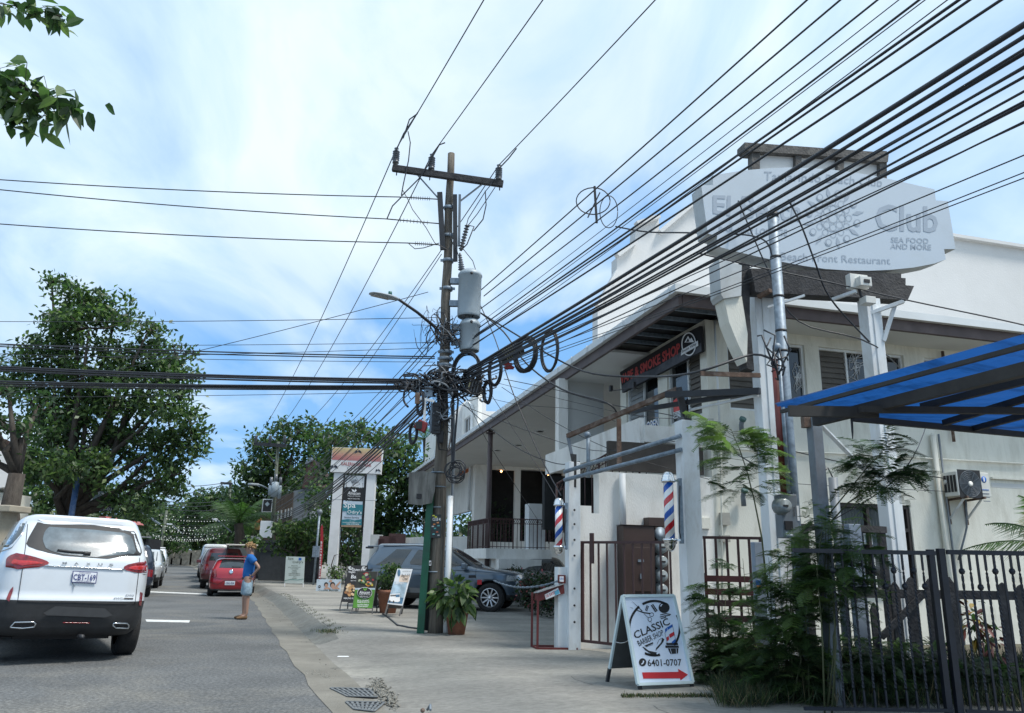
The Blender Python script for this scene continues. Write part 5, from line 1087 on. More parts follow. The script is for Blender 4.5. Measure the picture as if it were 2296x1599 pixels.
# secondary and telephone cables going right over the camera: (start, end at the picture edge, rise, radius, sag)
RW = [((1079,650),(1803,0),.25,.013,.05), ((1085,664),(1872,0),.2,.013,.05), ((1078,692),(1945,0),.2,.012,.06), ((1075,725),(2003,0),.1,.006,.05), ((1070,738),(2038,0),.1,.013,.06),
      ((1060,755),(2060,0),.1,.006,.07), ((1055,760),(2132,0),.1,.016,.05), ((1050,766),(2148,0),.1,.014,.05), ((1050,780),(2225,0),.1,.015,.06), ((1040,790),(2090,0),.2,.006,.08),
      ((1040,835),(2296,38),.25,.028,.10), ((1040,838),(2296,48),.25,.020,.12), ((1040,842),(2296,62),.25,.012,.12), ((1035,845),(2296,92),.25,.021,.12), ((1035,848),(2296,102),.2,.014,.14),
      ((1035,850),(2296,128),.2,.014,.14), ((1030,853),(2296,136),.2,.014,.13), ((1030,856),(2296,190),.2,.013,.10), ((1030,860),(2296,213),.15,.017,.10), ((1030,866),(2296,240),.1,.009,.10),
      ((1100,815),(2296,262),.1,.008,.10), ((1100,826),(2296,330),.1,.008,.08), ((1100,834),(2296,362),.1,.007,.08), ((1100,842),(2296,385),.1,.007,.08), ((1025,862),(2296,150),.2,.012,.16)]
ORD = ['first','second','third','fourth','fifth','sixth','seventh','eighth','ninth','tenth','eleventh','twelfth','thirteenth','fourteenth','fifteenth','sixteenth','seventeenth']
def order(idx, key):
    r_ = sorted(idx, key=key); return {k: ORD[i] for i, k in enumerate(r_)}
oT = order(range(3, 10), lambda k: RW[k][1][0]); oR = order(list(range(10, 20))+[24], lambda k: RW[k][1][1]); oS = order(range(20, 24), lambda k: RW[k][1][1])
def thick(r_): return 'thin' if r_ < .010 else ('medium' if r_ < .018 else 'thick')
for k, (s_, e, dz, r_, sg) in enumerate(RW):
    p = U(*s_); q = atZ(*e, p.z+dz); q = ext(p, q, .45)
    if k < 3: lab, grp = ('leftmost','middle','rightmost')[k]+' of three separate dark cables reaching the top edge near the right', 'separate cables to the top edge'
    elif k < 10: lab, grp = f'{thick(r_)} dark cable, {oT[k]} from the left where seven reach the top right edge', 'cables to the top right edge'
    elif k < 20 or k == 24: lab, grp = f'{thick(r_)} cable over the club sign, {oR[k]} from the top at the right edge', 'heavy bundle of cables over the club sign'
    else: lab, grp = f'thin wire across the club sign face, {oS[k]} from the top at the right edge', 'thin wires across the club sign'
    wire(sag(p, q, sg*(.7+.9*((k*7)%5)/4)), r_*.85, lab, grp)
# left cables over the street
LW = [((985,712),718,.007,.05), ((960,655),792,.007,-.05) , ((978,768),772,.006,.04), ((975,800),768,.014,.05), ((975,804),773,.012,.06), ((972,812),790,.006,.05), ((960,852),818,.020,.06), ((960,856),822,.022,.06),
      ((958,860),826,.018,.07), ((958,866),852,.022,.05), ((958,870),857,.022,.05), ((955,873),862,.014,.05), ((955,878),888,.006,.04), ((970,780),800,.006,.05)]
for k, (s_, b, r_, sg) in enumerate(LW):
    p = U(*s_); q = atZ(0, b, p.z+.05) if k != 1 else atZ(370, 795, p.z-1.2)
    if k == 1: wire(sag(p, ext(p, q, .9), .1), r_, 'slanting wire dropping left from beside the street lamp to the big tree', 'wires to the left'); continue
    big = r_ > .011; sel = [i for i in range(len(LW)) if i != 1 and (LW[i][2] > .011) == big]; od = order(sel, lambda i: LW[i][1])[k]
    wire(sag(p, ext(p, q, .25), sg), r_, f'thick black cable across the big tree, {od} from the top at the left edge' if big else f'thin wire across the big tree, {od} from the top at the left edge', 'thick cables to the left' if big else 'thin wires to the left')
# towards the second pole
r6 = random.Random(11)
BW = [((985,748),(606,1120)),((980,765),(608,1128)),((978,790),(610,1134)),((975,812),(611,1140)),((972,828),(612,1146)),((970,850),(613,1151)),((965,880),(613,1156)),((962,890),(614,1158)),((960,905),(612,1162)),((960,915),(611,1166)),((962,925),(612,1170)),((963,935),(613,1174)),((990,570),(600,1095)),((982,740),(604,1112)),((968,870),(614,1180)),((966,885),(610,1186)),((964,895),(616,1176))]
oB = order(range(len(BW)), lambda k: BW[k][0][1])
for k, (s_, e) in enumerate(BW):
    p = U(*s_); q = atY(*e, Y2); thick = k in (6, 7, 8, 9)
    wire(sag(p, q, r6.uniform(.25, .7) if not thick else .55, 20), (.02 if thick else r6.choice((.009, .012))), f'{"thick" if thick else "thin"} cable down the street, {oB[k]} from the top where it leaves the main pole', 'thick cables down the street' if thick else 'cables down the street')
# service drops to the building and gate
SD = [([U(1078,702),U(1160,752,-1),U(1250,806,-2),U(1330,838,-3),U(1450,845,-4),PC.hit(1560,835,.2),PC.hit(1690,795,.15),pmn+Vector((-.05,-.05,(hd.z-.1)))], .016, 'twisted grey service cable sagging from the transformer to the mast'),
      ([U(1078,702),U(1130,745),U(1180,815,-.5),U(1260,873,-1.5),U(1360,903,-2.5),atY(1385,930,12.6)], .016, 'black service cable dropping from the transformer to the rusty prop'),
      ([U(1130,850),U(1250,875,-1),U(1360,905,-2),U(1520,935,-3),atY(1560,962,YR)], .008, 'thin wire sloping from the cable coils to the right gate post'),
      ([U(1010,880),U(1100,960,-1),U(1170,1010,-1.5),U(1250,1040,-2),atY(1300,1035,YL)], .008, 'thin wire sagging from the pole to the left gate post'),
      ([U(1075,680),U(1110,760,-.3),U(1150,880,-.8),U(1210,1020,-1.4),atY(1258,1112,YL-.2)], .010, 'guy wire running down from the transformer to the smaller barber pole'),
      ([U(1085,860),U(1150,960,-.6),U(1220,1070,-1.3),atY(1255,1130,YL)], .006, 'thin steel guy wire, left of the pair near the smaller barber pole'),
      ([U(1040,880),U(1090,985,2),U(1150,1080,5),U(1215,1180,8)], .007, 'long thin wire slanting from the pole across the porch to its railing'),
      ([U(1120,860),U(1300,905,-1),U(1450,935,-2.5),PB.hit(1600,940,.1)], .005, 'thin wire from the coils to the wall corner'),
      ([U(1125,868),U(1250,950,-1),U(1400,1020,-2),PB.hit(1590,1075,.1)], .006, 'thin wire falling from the coils behind the galvanised pipes'),
      ([U(1015,900),U(1180,965,-1.5),U(1330,1010,-2),U(1450,1000,-3),atY(1535,985,YR)], .006, 'thin wire looping under the eave to the right gate post'),
      ([U(1020,870),U(1150,905,-1),U(1290,918,-1.5),U(1380,945,-2.4)], .005, 'thin wire along the roof edge to the rusty prop'),
      ([PB.hit(1600,1000,.1),atY(1640,1012,12.5),atY(1720,1060,10.6)], .010, 'black wire from the wall to a loop on the sign post'),
      ([atY(1655,450,YP-.4), atY(1720,600,YP-.4), atY(1790,720,YP-.3), PC.hit(*c3(1290,205),.2), PB.hit(2060,880,.05)], .010, 'black wire hanging from the cables past the floodlight to the window'),
      ([PC.hit(*c1b(700,460),.6), PC.hit(*c1b(790,640),.6), PC.hit(*c1b(880,880),.5), PC.hit(*c1b(985,1130),.3), PC.hit(*c1b(1250,1425),.3)], .012, 'black drop wire crossing the face of the club sign to its right post'),
      ([PC.hit(*c1b(80,820),.6), PC.hit(*c1b(440,905),.5), PC.hit(*c1b(980,1020),.5), PC.hit(*c1b(1500,1140),.4), PC.hit(*c1b(2296,1310),.5), PC.hit(*c1b(3000,1500),.5)], .010, 'black wire passing under the club sign to the right edge'),
      ([atY(1380,508,11.5), atY(1450,520,11.2), atY(1540,522,10.5), atY(1630,524,10), atY(1690,530,9.6), atY(1722,548,9.3), atY(1738,600,9.28)], .012, 'service lead from the cable spreader to the top of the mast'),
      ([PB.hit(2090,900,.9), atY(2060,1000,8.6), atY(1990,1090,8.8), atY(1870,1165,9)], .006, 'thin wire sagging from the canopy into the mimosa bush'),
      ([PB.hit(1780,1012,.2), PB.hit(1920,1043,.3), PB.hit(2120,1073,.2)], .010, 'black cable along the wall to the air conditioner'),
      ([PB.hit(1790,1085,.2), PB.hit(1870,1090,.3), PB.hit(2125,1102,.2)], .006, 'thin wire along the wall below the air conditioner cable')]
for k, (p_, r_, lab) in enumerate(SD):
    # smooth the control points
    P_ = [Vector(p) for p in p_]; out = []
    for i in range(len(P_)-1):
        a = P_[max(i-1,0)]; b = P_[i]; c = P_[i+1]; d_ = P_[min(i+2, len(P_)-1)]
        for t in (0, .2, .4, .6, .8): out.append(0.5*((2*b)+(c-a)*t+(2*a-5*b+4*c-d_)*t*t+(3*b-a-3*c+d_)*t**3))
    out.append(P_[-1]); wire(out, r_, lab)
# ---- coils hung on the bundle
def coil(cx, cy, rx, ry, n_, r_, dy, label, wob=.03, tilt=0.5, m=cable_m, seed=1):
    rc = random.Random(seed); c = U(cx, cy, dy); depth = (YU+dy); kx = depth/FPX*1.05; RX, RZ = rx*kx, ry*kx
    mb = MB()
    for k in range(n_):
        pts = []; ph = rc.random()*6; ox, oz, oy = rc.uniform(-wob, wob), rc.uniform(-wob, wob), rc.uniform(-wob, wob)*2
        for i in range(25):
            a = 2*math.pi*i/24+ph; s_ = 1+rc.uniform(-.01,.01)
            pts.append(c+Vector((RX*math.cos(a)*s_+ox, -RX*tilt*math.cos(a)+oy, RZ*math.sin(a)*s_+oz)))
        mb.tube(pts, r_, m, 5, cap=False)
    return tag(mb.build('cable_coil', None, loc=c), label, 'cable coil', 'coils of black cable hung at the pole')
coil(1232, 787, 17, 46, 4, .018, -1.9, 'narrow oval coil of black cable hanging farthest right on the bundle', .02, 1.0, seed=1)
coil(1178, 795, 22, 38, 11, .014, -1.4, 'thick dense coil of many black strands beside the striped closure', .035, .8, seed=2)
coil(1110, 830, 13, 35, 8, .014, -.6, 'oval coil of strands hanging third from the right on the bundle', .03, .9, seed=3)
coil(1046, 832, 30, 42, 8, .016, -.25, 'large open coil arching right behind the pole below the transformers', .035, .5, seed=4)
coil(1093, 880, 8, 24, 8, .012, -.3, 'small drooping loop of strands under the coils', .025, .4, seed=5)
coil(1020, 1056, 17, 17, 7, .011, -.3, 'tangled coil of wire hanging on the pole in front of the far wing', .08, .3, seed=6)
coil(927, 972, 8, 22, 6, .014, -.3, 'narrow black coil hanging left of the pole against the trees', .02, .5, seed=7)
coil(941, 905, 7, 25, 7, .014, -.3, 'black coil behind the white crosspiece left of the pole', .03, .5, seed=8)
for q, lab in (([U(1020,870,-.15),U(1012,905,-.3),U(1015,960,-.35),U(1005,1010,-.3),U(985,1008,-.3),U(979,975,-.25)], 'thick black cable looping down the right of the pole'), ([U(1024,860,-.2),U(1027,900,-.3),U(1022,960,-.3),U(1018,1010,-.3),U(1016,1050,-.3)], 'black cable hanging straight down right of the pole'), ([U(1016,880,-.2),U(1013,950,-.3),U(1014,1040,-.3)], 'second black cable hanging down the right of the pole')):
    wire(q, .02, lab)
# closures
o = tag(MB().add([], [], P_black).build('x'), 'x') if False else None
def closure(a, b, w, h, l, ang, label, stripe=False, dy=-.3, m=P_black, name='splice_closure'):
    c = U(a, b, dy); X = Vector((math.cos(R(ang)), 0, math.sin(R(ang)))); Z = Vector((-math.sin(R(ang)), 0, math.cos(R(ang)))); Yv = Vector((0,1,0))
    o = thing(name, c, label, 'splice closure'); mb = MB()
    if stripe:
        mb.tube([c-X*l/2, c-X*l*.45, c+X*l*.45, c+X*l/2], [h*.35, h*.5, h*.5, h*.35], m, 16); mb.build('shell', o); mb = MB()
        for k in range(7): cc = c+X*(l*(-.32+.1*k)); mb.lathe(cc, X, [(0,0),(h*.54,0),(h*.54,.012),(0,.013)], mat('closure_band', (0.28,0.28,0.16), .6) if k < 5 else grey_steel, 16)
        mb.build('band', o)
    else:
        mb.box(c, (w, .18, h), m, (X, Yv, Z)); mb.build('shell', o, bevel=.02); mb = MB()
        for k in range(4): mb.box(c+X*(w*(-.3+.2*k))-Yv*.095, (.012, .01, h*.8), grey_steel, (X, Yv, Z))
        mb.box(c-Yv*.1-X*w*.3, (.02,.01,h*.5), mat('closure_band', (0.28,0.28,0.16), .6), (X,Yv,Z)); mb.build('rib', o)
closure(1146, 790, .5, .28, .46, 35, 'black ribbed splice closure with pale bands hung beside the dense coil', True, -1.2)
closure(1062, 869, .28, .27, .3, -12, 'square black terminal box hanging right of the pole under the coils')
q_ = thing('terminal_box', U(974, 938, -.2), 'tall grey terminal box strapped to the left of the pole', 'terminal box')
mb = MB(); mb.box(U(979, 938, -.22), (.17, .14, .62), dark_steel); mb.box(U(968, 938, -.18), (.06, .12, .58), galv); mb.build('casing', q_, bevel=.01); mb = MB()
for k in range(6): mb.box(U(979, 908+k*11, -.30), (.11, .02, .045), P_black)
mb.build('terminal', q_)
q_ = thing('terminal_box', U(988, 963, -.2), 'small black box on the pole below the tall terminal box', 'terminal box'); mb = MB(); mb.box(U(988, 980, -.2), (.11,.1,.24), P_black); mb.build('casing', q_, bevel=.008)
q_ = thing('fibre_bracket', U(953, 905, -.35), 'white T-shaped bracket with a rusty end plate left of the pole', 'bracket')
mb = MB(); mb.beam(U(941, 893, -.35), U(974, 900, -.35), .05, .05, white_paint); mb.beam(U(953, 895, -.35), U(951, 955, -.35), .045, .045, white_paint); mb.build('bar', q_)
mb = MB(); mb.box(U(936, 893, -.38), (.09,.03,.22), rust); mb.build('end_plate', q_); mb = MB(); mb.box(U(961, 878, -.3), (.16,.03,.2), galv); mb.build('plate', q_)
q_ = thing('warning_bag', U(945, 955, -.35), 'small red and black bag hanging from the white bracket', 'bag'); mb = MB(); c = U(945, 955, -.35)
mb.box(c, (.24,.14,.2), mat('bag_red', (.16,.015,.02), .7), (Vector((.9,0,-.42)), Vector((0,1,0)), Vector((.42,0,.9))), .8); mb.build('body', q_, bevel=.02); mb = MB(); mb.box(c-Vector((.04,.075,0)), (.12,.02,.14), P_black); mb.build('flap', q_)
mb = MB(); c = U(1102, 905, -.6) if False else U(1140, 821, -1.2); mb.box(c, (.13,.08,.11), mat('red_tape', (.25,.02,.02), .6)); mb.beam(c+Vector((-.09,0,.05)), c+Vector((.1,0,-.04)), .06, .05, MATS['red_tape']); tag(mb.build('cable_tape', None, loc=c), 'dark red tape wrapped on a cable below the striped closure', 'tape')
# cable spreader on the wires
o = thing('cable_spreader', atY(1335, 470, 11.5), 'black cross shaped cable spreader with a round loop of wire above the building', 'cable spreader')
mb = MB(); Sp = lambda a, b: atY(a, b, 11.5); mb.beam(Sp(1333,418), Sp(1338,500), .035, .035, P_black); mb.beam(Sp(1318,488), Sp(1345,432), .02, .02, P_black); mb.build('cross', o)
mb = MB(); mb.tube([Sp(1330+38*math.cos(a*.26), 451+30*math.sin(a*.26))+Vector((0,.0,0)) for a in range(25)], .010, cable_m, 6); mb.tube([Sp(1365+20*math.cos(a*.26), 475+36*math.sin(a*.26)) for a in range(25)], .008, cable_m, 6); mb.build('wire_loop', o)
# tangle of thin service wires round the pole
rt = random.Random(21)
def tangle(name, label, cx, cy, sx, sy, n_, r_, seed):
    rt = random.Random(seed); mb = MB()
    for k in range(n_):
        x, y = rt.gauss(cx, sx), rt.gauss(cy, sy); pts = []; vx, vy = rt.uniform(-7,7), rt.uniform(-8,8); dyy = rt.uniform(-.35, .05)
        for i in range(rt.randint(4, 9)):
            pts.append(U(x, y, dyy)); x += vx; y += vy; vx += rt.uniform(-5,5)-.15*(x-cx); vy += rt.uniform(-5,5)-.12*(y-cy); dyy += rt.uniform(-.08,.08)
        # smooth
        sp = []
        for i in range(len(pts)-1):
            a = pts[max(i-1,0)]; b = pts[i]; c = pts[i+1]; d_ = pts[min(i+2,len(pts)-1)]
            for t in (0,.34,.67): sp.append(0.5*((2*b)+(c-a)*t+(2*a-5*b+4*c-d_)*t*t+(3*b-a-3*c+d_)*t**3))
        sp.append(pts[-1]); mb.tube(sp, rt.choice((r_*.6, r_, r_*1.6)), cable_m if rt.random() < .8 else grey_steel, 5, cap=False)
    return tag(mb.build(name), label, 'cable tangle', kind='stuff')
tangle('cable_tangle', 'knot of looping thin wires below the transformers on the pole', 1000, 740, 20, 28, 60, .008, 1)
tangle('cable_tangle', 'dense black knot of cables where all bundles cross the pole', 1000, 855, 28, 16, 130, .012, 2)
tangle('cable_tangle', 'flat mass of looped cables on the bundle left of the pole', 930, 862, 26, 7, 40, .014, 3)
tangle('cable_tangle', 'thin wires looping over the terminal boxes on the pole', 990, 930, 14, 35, 46, .008, 4)
tangle('cable_tangle', 'splices and wires hanging right of the pole under the coils', 1060, 860, 30, 14, 50, .012, 5)
tangle('cable_tangle', 'small loops of thin wire left of the lower street lamp arm', 955, 745, 10, 26, 10, .005, 6)
# ---- green sign post with bent sheet
gpx = atY(955, 1240, 14.9); o = thing('street_sign', (atY(943,1412,14.9).x, 14.9, SW), 'dark green steel sign post with a weathered grey sheet seen from behind', 'sign')
p0 = atY(943, 1414, 14.9); p1 = atY(969, 1066, 14.9); mb = MB(); mb.beam((p0.x, p0.y, SW), p1, .13, .10, green_steel, (0,1,0)); mb.beam(atY(938,1113,14.75), atY(968,1110,14.8), .04, .05, green_steel); mb.build('post', o)
mb = MB(); mb.box(atY(940,1113,14.75), (.10,.08,.09), P_black); mb.build('bracket', o)
ps = Plane(atY(945, 1095, 14.72), -8); sh = mat('weathered_sheet', (0.15,0.145,0.13), 0.5, .5, 2.5, metal=.3, dirt=(.04,.035,.03), dirt_amt=.8, dscale=3, stretch=(3,3,.6)); mb = MB()
q = [(917,1060),(948,1056),(977,1062),(975,1100),(968,1128),(944,1133),(915,1130)]; mb.poly([ps.hit(a, b, .0) for a, b in q], sh, .01, ps.n); mb.build('sheet', o)
# electric lead lying on the slab
wire([atZ(a, b, SW+.02) for a, b in ((858,1376),(870,1384),(880,1392),(892,1402),(905,1404),(918,1407),(935,1409),(957,1409))], .018, 'black cable lying on the slab from the boards to the green post', None)
# ================================================ VEHICLES
def fill(poly, nr=10, nc=12):
    """grid of points inside a row-convex polygon of (u,v)"""
    v0 = min(p[1] for p in poly); v1 = max(p[1] for p in poly); rows = []
    for j in range(nr+1):
        v = v0 + (v1-v0)*(0.0005+0.999*j/nr); xs = []
        for i in range(len(poly)):
            (a, b), (c, d) = poly[i], poly[(i+1) % len(poly)]
            if (b-v)*(d-v) <= 0 and b != d: xs.append(a+(c-a)*(v-b)/(d-b))
        l, r_ = min(xs), max(xs); rows.append([(l+(r_-l)*k/nc, v) for k in range(nc+1)])
    return rows
class Car:
    def __init__(s, name, label, pos, yaw, levels, color, wheels, cat='car', group=None, n=6, clad=0.0, scale=1.0, roll=0.0, wr=0.34, ww=0.23, arch=True, clad_m=None, top_n=6):
        s.lv = [tuple(a*scale for a in l) for l in levels]; s.n = n; s.color = color
        s.root = thing(name, pos, label, cat, group); s.root.rotation_euler = (0, R(roll), R(yaw))
        bpy.context.view_layer.update(); s.Mw = s.root.matrix_world.copy(); s.Mi = s.Mw.inverted()
        s.zt = s.lv[-1][0]; s.z0 = s.lv[0][0]
        N_ = 64; mb = MB(); zs = []
        for a, b in zip(s.lv[:-1], s.lv[1:]):
            k = max(1, int(round((b[0]-a[0])/0.05)))
            zs += [a[0]+(b[0]-a[0])*i/k for i in range(k)]
        zs.append(s.zt); vs = []
        for z in zs:
            w, yr, yf = s.at(z); ym = (yr+yf)/2; hl = (yf-yr)/2
            for k in range(N_):
                a = 2*math.pi*k/N_; c_, s_ = math.cos(a), math.sin(a); e = 2/s.n
                # even spacing round the corners
                vs.append((w*math.copysign(abs(c_)**e, c_), ym+hl*math.copysign(abs(s_)**e, s_), z))
        K = len(zs)
        for i in range(K-1):
            m_ = (clad_m or plastic_b) if zs[i] < clad-1e-4 else color
            mb.add([], [], m_)
            mi = mb.mi(m_)
            for k in range(N_): mb.f.append((i*N_+k, i*N_+(k+1)%N_, (i+1)*N_+(k+1)%N_, (i+1)*N_+k)); mb.m.append(mi); mb.sm.append(True)
        mb.v = vs; b0 = len(mb.v)
        # domed roof: shrink the top ring towards its middle
        w, yr, yf = s.at(s.zt); ym = (yr+yf)/2; mi = mb.mi(color); prev = (K-1)*N_
        for q in (0.8, 0.55, 0.28):
            base = len(mb.v)
            for k in range(N_): x, y, z = vs[(K-1)*N_+k]; mb.v.append((x*q, ym+(y-ym)*q, s.zt+0.03*scale*(1-q*q)))
            for k in range(N_): mb.f.append((prev+k, prev+(k+1)%N_, base+(k+1)%N_, base+k)); mb.m.append(mi); mb.sm.append(True)
            prev = base
        mb.v.append((0, ym, s.zt+0.033*scale)); t_ = len(mb.v)-1
        for k in range(N_): mb.f.append((prev+k, prev+(k+1)%N_, t_)); mb.m.append(mi); mb.sm.append(True)
        mb.f.append(tuple(reversed(range(N_)))); mb.m.append(mb.mi(plastic_b)); mb.sm.append(False)
        mb.mi(plastic_b)
        s.body = mb.build('body', s.root, local=True); s.wr = wr*scale
        if arch:
            cut = MB()
            for (wx_, wy_) in wheels:
                for sx in (-1, 1): cut.lathe((sx*wx_*scale-sx*.28, wy_*scale, s.wr), (sx,0,0), [(0,0),(s.wr*1.17,0),(s.wr*1.17,.6),(0,.6)], plastic_b, 26, False)
            co = cut.build('cut', None, local=True); md = s.body.modifiers.new('b', 'BOOLEAN'); md.object = co; md.operation = 'DIFFERENCE'; md.solver = 'EXACT'
            co.matrix_world = s.Mw; bpy.context.view_layer.update(); dg = bpy.context.evaluated_depsgraph_get()
            me = bpy.data.meshes.new_from_object(s.body.evaluated_get(dg)); s.body.modifiers.clear(); s.body.data = me
            bpy.data.objects.remove(co)
        for (wx_, wy_) in wheels:
            for sx in (-1, 1): s.wheel(sx*wx_*scale, wy_*scale, sx, ww*scale)
    def at(s, z):
        L = s.lv
        if z <= L[0][0]: return L[0][1:]
        for a, b in zip(L[:-1], L[1:]):
            if z <= b[0]: t = (z-a[0])/(b[0]-a[0]); return tuple(a[i]+(b[i]-a[i])*t for i in (1,2,3))
        return L[-1][1:]
    def inside(s, p):
        if not s.z0 <= p.z <= s.zt: return False
        w, yr, yf = s.at(p.z); return abs(p.x/w)**s.n + abs((p.y-(yr+yf)/2)/((yf-yr)/2))**s.n < 1
    def cast(s, o, d, off=0.006, step=0.04, far=14):
        d = d.normalized(); t = 0; 
        while t < far and not s.inside(o+d*t): t += step
        if t >= far: return None
        a, b = t-step, t
        for _ in range(12):
            m_ = (a+b)/2
            if s.inside(o+d*m_): b = m_
            else: a = m_
        return o+d*(b-off)
    def fn_px(s, c_, off=0.006):
        o = s.Mi @ CP
        def f(u, v): d = s.Mi.to_3x3() @ ray(*c_(u, v)); dn = d.normalized(); dist = (s.root.location-CP).length; return s.cast(o+dn*(max(0, dist-4.5)), d, off)
        return f
    def fn_rear(s, off=0.006): return lambda x, z: s.cast(Vector((x, -1.5, z)), Vector((0,1,0)), off, 0.05)
    def fn_front(s, off=0.006): return lambda x, z: s.cast(Vector((x, 7, z)), Vector((0,-1,0)), off, 0.05)
    def fn_side(s, sx, off=0.006): return lambda y, z: s.cast(Vector((sx*2.5, y, z)), Vector((-sx,0,0)), off, 0.05)
    def patch(s, fn, poly, m, name, nr=8, nc=12, parent=None, label=None):
        if len(poly) == 4:
            a, b, c, d = poly; B_ = lambda i, t, u: (a[i]*(1-t)+b[i]*t)*(1-u)+(d[i]*(1-t)+c[i]*t)*u
            rows = [[(B_(0, k/nc, j/nr), B_(1, k/nc, j/nr)) for k in range(nc+1)] for j in range(nr+1)]
        else: rows = fill(poly, nr, nc)
        pts = []; ok = True
        for r_ in rows:
            for u, v in r_:
                p = fn(u, v)
                if p is None: p = pts[-1] if pts else Vector((0,0,1))
                pts.append(p)
        w_ = nc+1; mb = MB(); mb.add(pts, [(j*w_+i, j*w_+i+1, (j+1)*w_+i+1, (j+1)*w_+i) for j in range(nr) for i in range(nc)], m, True)
        o = mb.build(name, parent or s.root, local=True)
        if label: o['label'] = label
        return o
    def line(s, fn, pts, r_, m, name, parent=None):
        out = []
        for (a, b), (c, d) in zip(pts[:-1], pts[1:]):
            for k in range(6): p = fn(a+(c-a)*k/6, b+(d-b)*k/6); p and out.append(p)
        p = fn(*pts[-1]); p and out.append(p); mb = MB(); mb.tube(out, r_, m, 6); return mb.build(name, parent or s.root, local=True)
    def text(s, fn, st, q, m, name, parent=None, **k):
        c = [fn(*p) for p in q]; mb = MB(); qtext(mb, st, c, m, **k); return mb.build(name, parent or s.root, local=True)
    def wheel(s, x, y, sx, w):
        r_ = s.wr; h = w/2; o = None
        mb = MB(); mb.lathe((x-sx*h, y, r_), (sx,0,0), [(r_*.6,0),(r_*.9,0),(r_*.985,w*.12),(r_,w*.25),(r_,w*.75),(r_*.985,w*.88),(r_*.9,w),(r_*.66,w),(r_*.62,w*.9)], tyre, 32, True, False); o = mb.build('wheel', s.root, local=True)
        mb = MB(); mb.lathe((x+sx*(h*.2), y, r_), (sx,0,0), [(0,0),(r_*.66,0),(r_*.66,h*.75),(r_*.61,h*.75),(r_*.61,h*.25),(0.01,h*.22)], plastic_b, 32)
        for k in range(10):
            a = 2*math.pi*k/10; c_, s_ = math.cos(a), math.sin(a)
            mb.beam((x+sx*h*.75, y+c_*r_*.1, r_+s_*r_*.1), (x+sx*h*.85, y+c_*r_*.63, r_+s_*r_*.63), r_*.09, h*.25, rim_m, (1,0,0))
        mb.lathe((x+sx*h*.6, y, r_), (sx,0,0), [(0,0),(r_*.16,0),(r_*.15,h*.35),(0,h*.38)], rim_m, 16); mb.lathe((x+sx*h*.7, y, r_), (sx,0,0), [(r_*.6,0),(r_*.66,0),(r_*.66,h*.28),(r_*.6,h*.28)], rim_m, 32, True, False)
        mb.build('rim', o, local=True)
def paint(name, col, metal=0.0, rough=0.28): return mat(name, col, rough, 0.02, 2, coat=0.9, metal=metal, dirt=tuple(c*.75+.03 for c in col), dirt_amt=.25, dscale=2)
red_lens = mat('red_lens', (0.19, 0.008, 0.012), 0.12, 0.5, 14, coat=1.0); red_lens2 = mat('red_lens_bright', (0.42, 0.02, 0.02), 0.12, 0.3, 20, coat=1)
carglass = mat('car_glass', (0.022, 0.028, 0.032), 0.03, 0.3, 3, spec=0.8, coat=0.4); lampglass = mat('headlamp_glass', (0.35, 0.38, 0.40), 0.08, 0.5, 25, coat=1.0)
# ---- large white SUV
wp = paint('suv_white', (0.62, 0.66, 0.70))
SL = [(.34,.84,.16,4.7),(.42,.92,.06,4.86),(.55,.95,.02,4.92),(.78,.965,.0,4.95),(.86,.96,.04,4.95),(1.0,.962,.045,4.93),(1.12,.955,.05,4.75),(1.18,.945,.055,4.2),(1.22,.93,.06,3.75),(1.30,.905,.08,3.6),(1.5,.85,.20,3.25),(1.68,.785,.33,2.95),(1.78,.74,.42,2.75),(1.83,.69,.40,2.6),(1.86,.62,.44,2.45)]
hd_ = R(34); fwd = Vector((-math.sin(hd_), math.cos(hd_), 0)); rgt = Vector((math.cos(hd_), math.sin(hd_), 0))
wc = atZ(268, 1467, 0.0); pos = wc - rgt*0.84 - fwd*0.95
c1 = crop(0, 1063.2, .335); cV = crop(0, 1092.7, .1108)
S = Car('parked_suv', 'big white SUV seen from behind at the left edge, plate CBT-169', (pos.x, pos.y, 0), 34, SL, wp, [(.83,.95),(.83,3.9)], n=7, clad=.80, scale=1.06, roll=1.5, wr=.375, ww=.26)
f = S.fn_px(c1); f2 = S.fn_px(c1, .012); f3 = S.fn_px(c1, .02)
S.patch(f, [(176,468),(188,430),(250,322),(600,338),(890,372),(912,400),(952,520),(940,548),(880,562),(720,566),(560,560),(420,545),(300,520),(200,492)], plastic_b, 'window_surround', 12, 20)
rw = S.patch(f2, [(284,440),(300,380),(330,352),(560,366),(800,388),(868,400),(890,440),(912,520),(890,540),(820,552),(640,556),(480,545),(380,530),(310,500)], mat('rear_glass', (0.13, 0.16, 0.18), 0.12, 0.55, 2.6, spec=.6), 'rear_window', 10, 16)  # sky reflection put into the glass colour as a paler, mottled base
S.line(f3, [(385,508),(480,520),(606,528)], .018, plastic_b, 'wiper', rw); S.line(f3, [(560,530),(606,532)], .03, plastic_b, 'wiper_base', rw)
S.patch(f2, [(36,628),(40,570),(58,545),(110,527),(180,540),(260,560),(338,590),(300,614),(210,634),(120,636)], red_lens, 'tail_light', 8, 14); S.patch(f3, [(70,600),(90,570),(180,575),(300,592),(270,606),(150,612)], red_lens2, 'tail_light_strip', 4, 10)
S.patch(f2, [(822,625),(850,606),(975,578),(1001,596),(1006,684),(960,670),(836,642)], red_lens, 'tail_light', 8, 14); S.patch(f3, [(845,628),(900,612),(985,605),(990,640),(900,640)], red_lens2, 'tail_light_strip', 4, 8)
S.line(f2, [(300,612),(480,622),(700,632),(830,640)], .010, chrome, 'chrome_strip')
